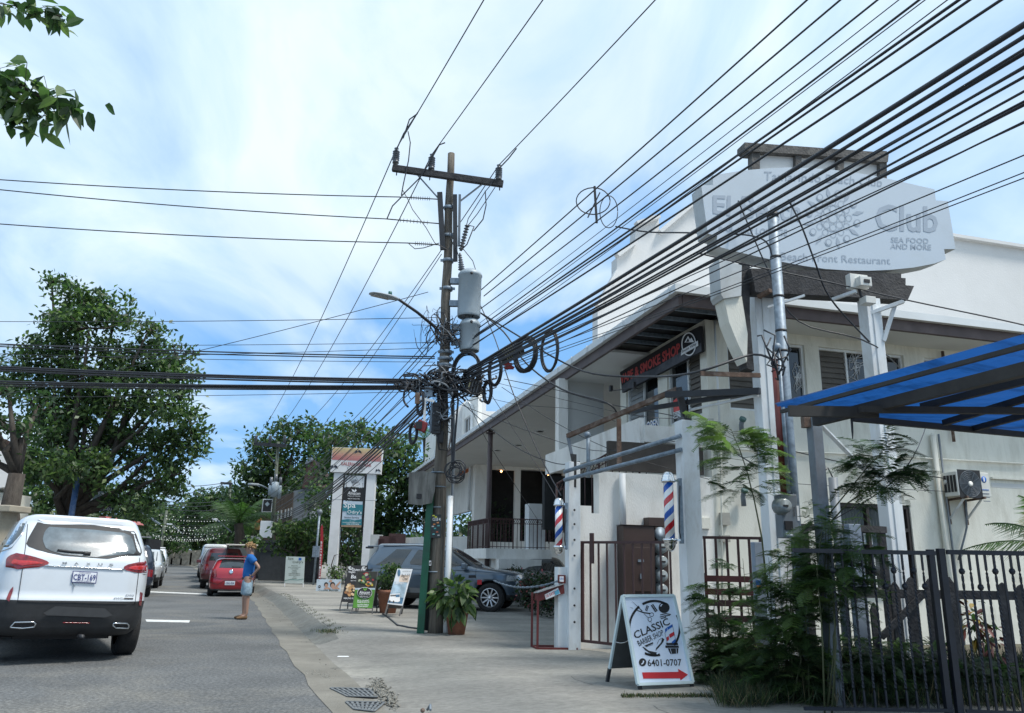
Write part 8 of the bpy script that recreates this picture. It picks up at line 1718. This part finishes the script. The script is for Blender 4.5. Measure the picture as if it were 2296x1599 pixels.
palm('palm_tree', 'small palm with drooping fronds by the parked cars', cSt(1368,790), cSt(1380,430), 47, 13, 3.3, 3, tr=.28, col=.06)
palm('palm_tree', 'palm crown showing behind the utility pole above the far roof', (952,1240), (952,985), 62, 12, 3.2, 4)
palm('palm_tree', 'yellow-green palm fronds reaching in at the right edge beside the wall', (2425,1420), (2410,1235), 11.0, 12, 1.5, 6, tr=.09, col=.3, droop=.9)
# ---- potted plants
def pot(x, y, r_, h_, z=SW): 
    mb = MB(); mb.lathe((x,y,z), (0,0,1), [(0,0),(r_*.68,0),(r_*.95,h_*.85),(r_*1.06,h_*.86),(r_*1.08,h_),(r_*.95,h_),(r_*.9,h_*.93),(0,h_*.92)], terracotta, 26); return mb
def bigleaf(n, c, sp, L_, W_, seed, mats, probs, par, zmin=None, hollow=.3):
    g = np.random.default_rng(seed); d = g.normal(size=(n,3)); d /= np.linalg.norm(d,axis=1)[:,None]; r_ = hollow+(1-hollow)*g.random(n)**.5; p = np.array(c)+d*np.array(sp)*r_[:,None]; lv = Leaves(mats)
    dirs = d.copy(); dirs[:,2] -= .35
    leaf2(lv, p, dirs, L_, W_, seed, probs)
    return lv.build('leaves', par)
px_, py_ = atY(1024, 1400, 14.8).x, 14.8
o = thing('potted_plant', (px_, py_, SW), 'big leaved plant in a terracotta pot at the foot of the utility pole', 'potted plant'); pot(px_, py_, .22, .44).build('pot', o)
bigleaf(170, (px_-.06, py_-.08, SW+.68), (.36,.32,.34), .22, .13, 3, LEAF, [.3,.45,.25], o)
mb = MB()
for k in range(9): a = k*.7; mb.tube([(px_,py_,SW+.4), (px_+.15*math.cos(a),py_+.15*math.sin(a),SW+.7), (px_-.1+.32*math.cos(a),py_+.3*math.sin(a),SW+.95)], [.012,.009,.004], mat('stem_green', (.05,.09,.03), .6), 5)
mb.build('stem', o)
px_, py_ = atY(870, 1360, 19.9).x, 19.9; o = thing('potted_plant', (px_, py_, SW), 'round leafy bush in a wide terracotta pot between the sandwich boards', 'potted plant'); pot(px_, py_, .28, .55).build('pot', o)
g = np.random.default_rng(4); p, _ = blob_points((px_, py_, SW+.85), (.30,.3,.30), 90, 14, .06, g); lv = Leaves(LEAF); lv.scatter(p, .07, .045, 9, probs=(.4,.4,.2)); lv.build('foliage', o)
# flowering shrubs below the landing
fl_m = mat('flower_pink', (.35,.08,.08), .6)
for k, (u, v, Y_) in enumerate(((1205,1285,20.5),(1240,1290,19.5),(1150,1290,24))):
    c = atY(u, v, Y_); o = thing('garden_shrub', (c.x, c.y, SW), ('dark shrub with small pink flowers below the landing','dark reddish shrub behind the red menu stand','dark shrub between the brown eave post and the parked car')[k], 'shrub', 'shrubs below the landing'); g = np.random.default_rng(60+k); lv = Leaves([mat('leaf_redgreen', (.03,.035,.02), .6, .4, 2), LEAF[0], fl_m]); p, _ = blob_points((c.x, c.y, SW+.55), (.5,.5,.5), 80, 16, .1, g); lv.scatter(p, .10, .055, 7, probs=(.5,.44,.06)); lv.build('foliage', o)
# ---- mimosa like weeds on the right: bipinnate leaves
def bipinnate(anchors, seed, lv, scale=1.0, mi_probs=(.4,.42,.18)):
    """anchors: list of (point, direction). Each leaf: a curved rachis with pairs of pinnae made of small leaflets"""
    g = np.random.default_rng(seed); Q = []; MI = []
    for (p, d) in anchors:
        d = np.array(d, float); d /= np.linalg.norm(d)+1e-9; side = np.cross(d, [0,0,1.]); side /= np.linalg.norm(side)+1e-9; up_ = np.cross(side, d); L_ = .20*scale*g.uniform(.7,1.25); k_ = int(g.integers(5,8)); mi = g.choice(3, p=mi_probs); roll = g.normal()*.4; s2 = side*math.cos(roll)+up_*math.sin(roll)
        for i in range(k_):
            t = (i+1)/k_; c = np.array(p)+d*L_*t+np.array([0,0,-.30*L_*t*t]); pl_ = .085*scale*(1-.35*abs(t-.5))*g.uniform(.85,1.1)
            for sg in (-1,1):
                pd_ = s2*sg*.86+d*.5+np.array([0,0,-.12]); pd_ /= np.linalg.norm(pd_); nrm = np.cross(pd_, s2*sg*.2+d); nrm /= np.linalg.norm(nrm)+1e-9; n_l = 7; w = np.cross(pd_, np.array([g.normal()*.2, g.normal()*.2, 1.])); w /= np.linalg.norm(w)+1e-9
                ts = (np.arange(n_l)+.5)/n_l; cc = c+pd_*(pl_*ts)[:,None]+np.array([0,0,-.25*pl_])*(ts**2)[:,None]; ll = .019*scale; ww = pd_*(pl_/n_l*.50)
                for sh in (-1,1):
                    tip = cc+w*sh*ll+pd_*ll*.35; Q.append(np.stack([cc-ww*.4, cc+ww, tip+ww*.6, tip-ww*.6], 1)); MI.append(np.full(n_l, mi))
    lv.q.append(np.concatenate(Q)); lv.mi.append(np.concatenate(MI))
def weed(name, label, stems, seed, scale=1.0, n_leaf=14, group='mimosa weeds by the fence', r0=.010, twig_len=.22, probs=(.4,.42,.18), start=.25):
    """stems: list of point lists"""
    g = random.Random(seed); b = stems[0][0]; o = thing(name, (b.x, b.y, SW), label, 'plant', group); mb = MB(); anchors = []
    for st in stems:
        n = len(st); mb.tube(st, [r0*(1-.75*i/(n-1)) for i in range(n)], mat('weed_stem', (.07,.08,.035), .7, .3, 9), 5)
        for k in range(n_leaf):
            t = start+(1-start)*(k+g.random()*.5)/n_leaf; f_ = min(t, .999)*(n-1); j = int(f_); p = st[j].lerp(st[j+1], f_-j); a = k*2.4+g.random(); d = Vector((math.cos(a), math.sin(a)*.7, g.uniform(-.1,.55))).normalized(); q = p+d*twig_len*g.uniform(.3,1); mb.tube([p, q], r0*.25, MATS['weed_stem'], 4)
            for _ in range(2): dd = d+Vector((g.gauss(0,.6), g.gauss(0,.5), g.gauss(-.05,.3))); anchors.append((tuple(q), tuple(dd)))
            anchors.append((tuple(p.lerp(q,.5)), tuple(d+Vector((g.gauss(0,.5), g.gauss(0,.5), g.gauss(0,.3))))))
    mb.build('stem', o); lv = Leaves(LEAF); bipinnate(anchors, seed, lv, scale, probs); lv.build('foliage', o); return o
W = lambda c_, pts, Y: [atY(*c_(*p), Y) for p in pts]
weed('sapling', 'tall thin mimosa sapling in front of the white sign post', [W(c3, [(560,1900),(520,1500),(470,1250),(420,1050),(370,900),(330,810),(310,760)], 9.0)], 1, 1.5, 26, r0=.012, twig_len=.30, start=.35, probs=(.2,.45,.35))
weed('sapling', 'leaning mimosa sapling reaching right under the blue canopy', [W(c3, [(900,1600),(960,1350),(1100,1180),(1240,1010),(1330,920),(1350,885)], 8.4), W(c3, [(930,1450),(1100,1260),(1280,1140),(1400,1050),(1440,1100)], 8.3)], 2, 1.4, 13, r0=.010, twig_len=.18, start=.45, probs=(.6,.32,.08))
g = random.Random(12)
def bush_stems(u0, u1, v0, v1, Y, n, vb):
    out = []
    for _ in range(n):
        u = g.uniform(u0, u1); v = g.uniform(v0, v1); ub = u+g.gauss(0, 60)*.6+((u0+u1)/2-u)*.4; a = [c4b(ub, vb), c4b(ub*.6+u*.4+g.gauss(0,25), vb*.6+v*.4), c4b(ub*.2+u*.8, vb*.25+v*.75), c4b(u+g.gauss(0,20), v)]
        yy = Y+g.gauss(0,.14); pts = [atY(*a[0], yy)]; pts[0].z = SW; pts += [atY(*q, yy+g.gauss(0,.06)) for q in a[1:]]; out.append(pts)
    return out
weed('mimosa_bush', 'bushy mimosa weed in front of the brown railing', bush_stems(330,640,330,1000,9.5,10,1200), 31, 1.2, 7, probs=(.25,.45,.3))
weed('mimosa_bush', 'thick dark mimosa bush wrapped round the base of the service mast', bush_stems(690,1000,160,900,8.35,10,1250), 32, 1.3, 9, probs=(.3,.42,.28))
weed('mimosa_bush', 'dense mimosa bush climbing beside the grey canopy post', bush_stems(930,1200,-40,420,8.0,6,1270), 33, 1.3, 9, probs=(.3,.42,.28), start=.5)
weed('mimosa_bush', 'low mimosa weed behind the twisted bars', bush_stems(1100,1560,820,1150,9.15,16,1330), 34, 1.0, 9, probs=(.75,.22,.03))
weed('mimosa_bush', 'low mimosa weed at the foot of the white gate post', bush_stems(300,520,850,1120,9.6,9,1180), 35, 1.0, 7, probs=(.5,.4,.1))
weed('mimosa_bush', 'trailing weed on the kerb side in front of the mast', bush_stems(520,950,980,1200,8.6,12,1300), 36, 1.0, 7, probs=(.55,.35,.1))
weed('mimosa_bush', 'dark weed filling the foot of the iron fence', bush_stems(950,1500,1000,1280,8.75,26,1345), 37, 1.1, 9, probs=(.8,.18,.02))
weed('mimosa_bush', 'weed by the fence gate posts at the right', bush_stems(1500,1850,980,1250,9.1,20,1345), 38, 1.1, 8, probs=(.8,.18,.02))
weed('mimosa_bush', 'weed in the lower right corner behind the fence', bush_stems(1800,2296,1050,1290,9.1,24,1345), 39, 1.1, 8, probs=(.85,.14,.01))
# grass and ground cover
gm_ = [mat('grass_dark', (.015,.03,.01), .8, .4, 3), mat('grass_mid', (.06,.09,.03), .7, .4, 3, trans=(.08,.14,.03)), mat('grass_dry', (.22,.18,.10), .8, .3, 3, trans=(.2,.16,.08))]
g_ = np.random.default_rng(77); lv = Leaves(gm_)
def blades(reg, n, h_, seed, probs, Wd=.009, spread=.5):
    g = np.random.default_rng(seed); p = np.array([tuple(reg(g)) for _ in range(n)]); d = g.normal(size=(n,3))*spread; d[:,2] = 1; lv.scatter(p, h_, Wd, seed, up=0, probs=probs, dirs=d*2.5)
def reg1(g): t = g.random(); q = atZ(1612+t*110+g.normal()*10, 1515+75*g.random(), SW+.0); return q
def reg2(g): q = Vector((g.uniform(2.2, 6.5), 0, SW)); q.y = 8.55+g.normal()*.22-(q.x-3)*.03; return q
def reg3(g): return Vector((g.uniform(3.0, 9), g.uniform(8.8, 12.5), SW))
blades(reg1, 2600, .22, 1, (.45,.35,.2)); blades(reg2, 3800, .26, 2, (.75,.17,.08)); blades(reg3, 9000, .20, 3, (.97,.03,0), .016)
def reg4(g): q = atZ(g.uniform(1395,1600), 1563+g.normal()*1.6, SW+.002); return q
blades(reg4, 900, .04, 4, (.4,.4,.2))
K14 = next(i for i, q in enumerate(EP) if q[1] > 14.3)
def reg5(g): i = int(g.integers(max(18, K14), 50)); x, y = EP[i]; return Vector((x, y+g.random()*.8, SW))+edge_n(i)*(.95+g.normal()*.04)
blades(reg5, 500, .06, 5, (.4,.45,.15))
def reg6(g): q = atZ(735+g.normal()*14, 1418+g.normal()*2, SW); return q
blades(reg6, 260, .06, 6, (.3,.5,.2))
tag(lv.build('grass', None, (3, 9, SW)), 'dark grass and low weeds along the fence and pavement cracks', 'grass', kind='stuff')
lv = Leaves(gm_); g = np.random.default_rng(5); n = 90; base = atZ(1740, 1560, SW); p = np.array([[base.x+g.normal()*.12, base.y+g.normal()*.05, SW+.45+g.random()*.2] for _ in range(n)]); d = np.stack([g.normal(size=n)*.5, g.normal(size=n)*.4, -np.ones(n)], 1)
lv.scatter(p, .45, .008, 6, up=0, probs=(0,.1,.9), dirs=d*3); tag(lv.build('dry_grass', None, (base.x, base.y, SW)), 'tuft of straw coloured dry grass hanging in the weeds below the mast', 'grass', kind='stuff')
# garden plants behind the fence
def garden(u, v, Y, lab, L_, W_, n, sp, mats, probs, seed, name='garden_plant'):
    c = atY(*c4b(u, v), Y); o = thing(name, (c.x, c.y, SW), lab, 'plant', 'garden plants behind the fence'); bigleaf(n, (c.x, c.y, c.z), sp, L_, W_, seed, mats, probs, o, hollow=.05); mb = MB(); mb.tube([(c.x,c.y,SW),(c.x,c.y,c.z)], .012, bark, 5); mb.build('stem', o)
cro = [mat('croton_red', (.10,.025,.02), .5, .5, 6), mat('croton_yellow', (.25,.17,.02), .5, .4, 6), LEAF[0]]
garden(1990, 760, 10.5, 'croton with red and yellow leaves behind the right fence section', .16, .06, 60, (.16,.14,.28), cro, [.45,.25,.3], 1)
garden(2090, 900, 10.7, 'low dark croton right of the taller one', .15, .05, 45, (.18,.14,.25), cro, [.6,.05,.35], 2)
garden(1600, 940, 10.6, 'spiky dark plant by the wooden brace', .3, .035, 70, (.1,.1,.1), [LEAF[0], mat('spiky_dark', (.015,.02,.02), .5)], [.4,.6], 3)
garden(1750, 950, 10.6, 'second spiky dark plant near the gate posts', .3, .035, 70, (.1,.1,.1), [LEAF[0], MATS['spiky_dark']], [.4,.6], 4)
# ================================================ BACKGROUND BUILDINGS AND SMALL THINGS
Pb = Plane(atY(640, 1200, 50), 0)
o = thing('timber_shop', Pb.at(0, -1), 'old dark timber building with grey metal wall and brown shingle roof behind the second pole', 'building')
mw = mat('metal_sheet', (.20,.22,.24), .6, .15, 2); dw = mat('old_planks', (.06,.045,.035), .85, .5, 3, stretch=(3,1,.3)); shg = mat('shingle', (.075,.045,.04), .85, .4, 6)
def pp9(mb, pts, m, off=0, th=.3): mb.poly([Pb.hit(*c9(*p), off) for p in pts], m, th, Pb.n)
mb = MB(); pp9(mb, [(525,650),(690,612),(685,940),(500,940)], mw, 0, 3); mb.build('metal_wall', o)
mb = MB(); pp9(mb, [(605,625),(640,480),(645,370),(720,360),(760,460),(760,600)], shg, .2, 3); mb.build('roof', o); mb = MB(); pp9(mb, [(632,395),(660,345),(690,335),(700,372),(640,400)], grey_steel, .3, .6); mb.build('roof_cowl', o)
mb = MB(); pp9(mb, [(785,180),(810,130),(940,152),(935,205)], mw, .3, 1.5); mb.build('metal_roof', o)
mb = MB(); pp9(mb, [(230,760),(525,660),(505,960),(500,1010),(200,1010)], dw, .1, 3); pp9(mb, [(140,1010),(520,1010),(520,1420),(120,1420)], dw, .0, 3); mb.build('timber_wall', o)
for k, u_ in enumerate((372,402,440,468,495)): mb = MB(); pp9(mb, [(u_,930-k*12),(u_+12,925-k*12),(u_+18,835-k*8),(u_+6,838-k*8)], mat('pale_shutter', (.35,.37,.38), .7), .15, .05); mb.build('shutter', o)
mb = MB(); pp9(mb, [(155,960),(215,900),(220,925),(165,975)], mat('orange_timber', (.28,.12,.05), .8, .3), .5, .3); pp9(mb, [(160,975),(200,955),(205,1010),(165,1010)], MATS['orange_timber'], .4, .3); mb.build('balcony', o)
mb = MB(); pp9(mb, [(160,1120),(430,1120),(430,1165),(160,1170)], mw, .8, 1.2); mb.build('awning', o)
for k, u_ in enumerate((235, 330)): mb = MB(); pp9(mb, [(u_,1400),(u_+50,1400),(u_+50,1250),(u_+25,1215),(u_,1250)], interior, .12, .1); mb.build('doorway', o)
def hang(name, label, pts, m, ink, off=.9, txt=None):
    mb = MB(); q = [Pb.hit(*c9(*p), off) for p in pts]; oo = thing(name, q[0], label, 'sign'); mb.poly(q, m, .08, Pb.n); mb.build('panel', oo); rr_ = random.Random(len(label)); mb = MB()
    for k in range(26): 
        a, b = rr_.random(), rr_.random(); c = [pts[0][i]*(1-a)*(1-b)+pts[1][i]*a*(1-b)+pts[2][i]*a*b+pts[3][i]*(1-a)*b for i in (0,1)]; w_ = rr_.uniform(3,9)
        mb.poly([Pb.hit(*c9(c[0]-w_,c[1]+w_*.6), off+.02+k*.001), Pb.hit(*c9(c[0]+w_,c[1]+w_*.5), off+.02+k*.001), Pb.hit(*c9(c[0]+w_*.8,c[1]-w_*.6), off+.02+k*.001), Pb.hit(*c9(c[0]-w_*.7,c[1]-w_*.6), off+.02+k*.001)], rr_.choice(ink))
    mb.build('stickers', oo)
hang('sticker_board', 'white board plastered with dark stickers above the standing person', [(122,1160),(222,1172),(232,1075),(130,1065)], P_white, [P_black, grey_steel, P_blue])
hang('shop_board', 'black hanging shop board left of the sticker board', [(30,1110),(100,1115),(105,1065),(35,1060)], P_black, [grey_steel, P_black, P_white])
mb = MB(); c = atY(*c9(400,1440), 42); mb.box((c.x, c.y, SW+.75), (2.0,.9,1.5), mat('bin_dark', (.04,.045,.05), .7, .2)); mb.box((c.x, c.y, SW+1.54), (2.1,1.0,.08), P_black); tag(mb.build('rubbish_bin', None, loc=(c.x,c.y,SW)), 'large dark rubbish container left of the pale Spa board', 'bin')
mb = MB(); a, b = atY(*c9(150,1345), 45), atY(*c9(760,1395), 40); a.z = b.z = SW
for k in range(60): p = a.lerp(b, k/59); mb.beam(p, p+Vector((0,0,2.1)), .05, .05, dark_steel)
mb.beam(a+Vector((0,0,2.0)), b+Vector((0,0,2.0)), .06, .06, dark_steel); mb.beam(a+Vector((0,0,.3)), b+Vector((0,0,.3)), .06, .3, dark_wood)
tag(mb.build('railing_fence', None, loc=a), 'dark barred fence running behind the Spa board and signboard', 'fence')
mb = MB(); a, b = atY(748, 1290, 40), atY(820, 1290, 40); a.z = b.z = SW
for k in range(22): p = a.lerp(b, k/21); mb.beam(p, p+Vector((0,0,3.1)), .04, .04, dark_steel)
mb.beam(a+Vector((0,0,2.9)), b+Vector((0,0,2.9)), .05, .05, dark_steel); tag(mb.build('railing_fence', None, loc=a), 'tall black barred fence between the legs of the tall signboard', 'fence')
for k, (u, v, vt, Y_, lab) in enumerate((((742),1160,.0,37,'thin grey pipe post left of the red flag'),)):
    p = atY(*c9(742,1160), 37); t = atY(*c9(772,845), 37); mb = MB(); mb.tube([(p.x,p.y,SW), t], .05, galv, 8); mb.sphere(t, .14, grey_steel, 8); mb.box(atY(*c9(738,1215),36.8), (.3,.2,.5), galv); tag(mb.build('pipe_post', None, loc=(p.x,p.y,SW)), lab, 'post')
# white boundary wall behind the forecourt
Pw = Plane(atY(880, 1215, 31), 4); o = thing('boundary_wall', Pw.at(0, -1), 'white rendered boundary wall behind the parked blue-grey SUV', 'wall')
mb = MB(); x0 = Pw.loc(*cS(1180,300))[0]; x1 = Pw.loc(1060, 1200)[0]; zt_ = Pw.loc(*cS(1300,250))[1]; zz0 = SW-Pw.o.z
mb.poly([Pw.hit(*cS(1178,255)), Pw.hit(*cS(1410,240)), Pw.hit(*cS(1630,225)), Pw.hit(*cS(2400,215)), Pw.at(Pw.loc(*cS(2400,215))[0], zz0), Pw.at(x0, zz0)], white_wall, .2, Pw.n); mb.build('wall', o)
mb = MB(); Pw.box(mb, Pw.loc(*cS(975,300))[0], Pw.loc(*cS(1140,300))[0], zz0, Pw.loc(*cS(1050,190))[1], -.3, .1, mat('grey_panels', (.42,.44,.43), .8, .15, 3)); mb.build('end_panel', o)
for u_, v_ in ((1145,255),(1235,215),(1372,178)): x, z = Pw.loc(*cS(u_, v_)); mb = MB(); Pw.box(mb, x-.32 if u_ > 1200 else x-.12, x+.32 if u_ > 1200 else x+.12, zz0, z, .05, .3, rail_brown); mb.build('brown_post', o)
# left side: cream pillar, hotel sign, blue mast, house corner, red roof
c = atY(14, 1165, 17); o = thing('gate_pillar', (c.x, c.y, 0), 'cream wall pillar with a flat cap at the left edge behind the SUV', 'pillar'); mb = MB(); zt_ = atY(14, 1148, 17).z; cr_m = mat('cream_pillar', (.36,.32,.25), .9, .15, 2, .3, 30)
x1 = atY(*cV(185,600), 17).x; mb.box((x1-.6, c.y, zt_/2), (1.2,.6,zt_), cr_m); mb.build('shaft', o, bevel=.01); mb = MB(); mb.box((x1-.52, c.y, zt_+.06), (1.5,.75,.14), cr_m); mb.build('cap', o, bevel=.02)
mb = MB(); 
for k in range(4): mb.beam((x1-.62-.08*k, c.y-.34, zt_-.9), (x1-.62-.08*k, c.y-.34, zt_-.35-.04*k), .02, .02, P_black)
mb.build('iron_bars', o)
Ph = Plane(atY(215, 1125, 33), -10); o = thing('hotel_sign', Ph.at(0, -2.5), 'weathered blue hotel sign board with a phone number, half hidden by leaves', 'sign')
P1c = crop(0, 1063.2, .335); hb = mat('hotel_pale', (.26,.33,.36), .7, .2, 2); mb = MB(); ppoly(mb, Ph, P1c, [(525,108),(790,120),(785,225),(520,205)], hb, 0, .1); ppoly(mb, Ph, P1c, [(525,205),(790,218),(785,250),(520,240)], mat('hotel_navy', (.02,.025,.07), .6), .01, .1); mb.build('panel', o)
mb = MB(); ctext(mb, Ph, P1c, 'MAR', [(585,195),(665,198),(667,175),(587,172)], pd, .02, .02); ctext(mb, Ph, P1c, 'HOTEL', [(590,212),(665,215),(665,204),(590,201)], pd, .02); ctext(mb, Ph, P1c, 'Tel. : 2653-01', [(545,236),(745,246),(747,224),(547,214)], P_white, .03, .02)
for a_ in range(5): disc(mb, Ph, P1c, 655+45*math.cos(R(180-a_*45)), 165-40*math.sin(R(a_*45)), 13, 13, P_white, .02, 10)
mb.build('lettering', o); mb = MB(); 
for u_ in (545, 765): p = Ph.hit(*P1c(u_, 240), -.1); mb.beam((p.x,p.y,0), p, .1, .1, grey_steel)
mb.build('leg', o)
mb = MB(); a, b = atY(*P1c(478,275), 30), atY(*P1c(522,10), 30); mb.tube([(a.x,a.y,0), a, b], .11, mat('mast_blue', (.03,.09,.24), .5, .4, 3, dirt=(.35,.4,.45), dirt_amt=.6, dscale=3), 8); tag(mb.build('blue_mast', None, loc=(a.x,a.y,0)), 'slanting blue painted mast left of the hotel sign', 'pole')
Ph2 = Plane(atY(10, 1050, 27), 20); o = thing('corner_house', Ph2.at(-1, -3), 'pale house corner with a bay peeking in at the left edge', 'building'); mb = MB(); mb.poly([Ph2.hit(*p) for p in ((-60,1000),(4,1012),(20,1022),(22,1068),(14,1092),(-60,1100))], far_white, 2.0, Ph2.n); mb.build('bay', o); mb = MB(); mb.poly([Ph2.hit(*p, .02) for p in ((-60,975),(14,985),(10,1000),(-60,995))], shg, 2.5, Ph2.n); mb.build('roof', o)
mb = MB(); p = Ph2.hit(-60, 1100); mb.box((p.x-1, p.y+1.5, p.z/2), (3, 2, p.z), cream_wall); mb.build('wall', o)
Pr = Plane(atY(260, 1163, 42), 0); o = thing('roadside_shop', Pr.at(0, -3), 'low shop with a faded red tin roof behind the white SUV', 'building'); mb = MB(); mb.poly([Pr.hit(*p) for p in ((222,1158),(236,1158),(240,1163),(292,1168),(300,1176),(222,1172))], mat('roof_red', (.35,.10,.10), .7, .3, 3, dirt=(.5,.45,.43), dirt_amt=.5, dscale=2), 1.2, Pr.n); mb.build('roof', o); mb = MB(); q0, q1 = Pr.hit(222,1172), Pr.hit(300,1176); mb.box(((q0.x+q1.x)/2-.3, q0.y+.6, q0.z/2), (q1.x-q0.x-.8, 1, q0.z), dark_wood); mb.build('wall', o)
mb = MB(); a = atY(325,1230,46); mb.box((a.x+.1, a.y, 1.1), (.7,2,2.2), P_black); mb.box((a.x-.3, a.y-1.3, 2.3), (1.8,1.2,.08), mw); mb.beam((a.x-1.3,a.y-1.6,4.6),(a.x+1.4,a.y-1.6,3.0),.08,.08,galv); tag(mb.build('market_hut', None, loc=(a.x,a.y,0)), 'dark roadside hut with a metal awning just right of the white SUV', 'hut')
# litter
mb = MB(); c = atZ(1304, 1492, SW+.01) if False else atZ(1305, 1491, SW+.01); c = atZ(1304*0+ (1200+460*.2233)/1.693, (2350+635*.2233)/1.693, SW+.012); mb.box(c, (.16,.04,.008), P_white, (Vector((.98,.2,0)), Vector((-.2,.98,0)), Vector((0,0,1))), .8); tag(mb.build('litter', None, loc=c), 'small white scrap of litter on the pavement near the ramp', 'litter')
mb = MB(); c = atZ(958, 1592, .12); mb.tube([c, c+Vector((.03,-.03,.05)), c+Vector((.04,-.12,.02))], .012, grey_steel, 6); mb.sphere(c+Vector((-.04,-.03,.0)), .022, rust, 8); tag(mb.build('litter', None, loc=c), 'bent scrap of metal at the bottom edge of the picture', 'litter')
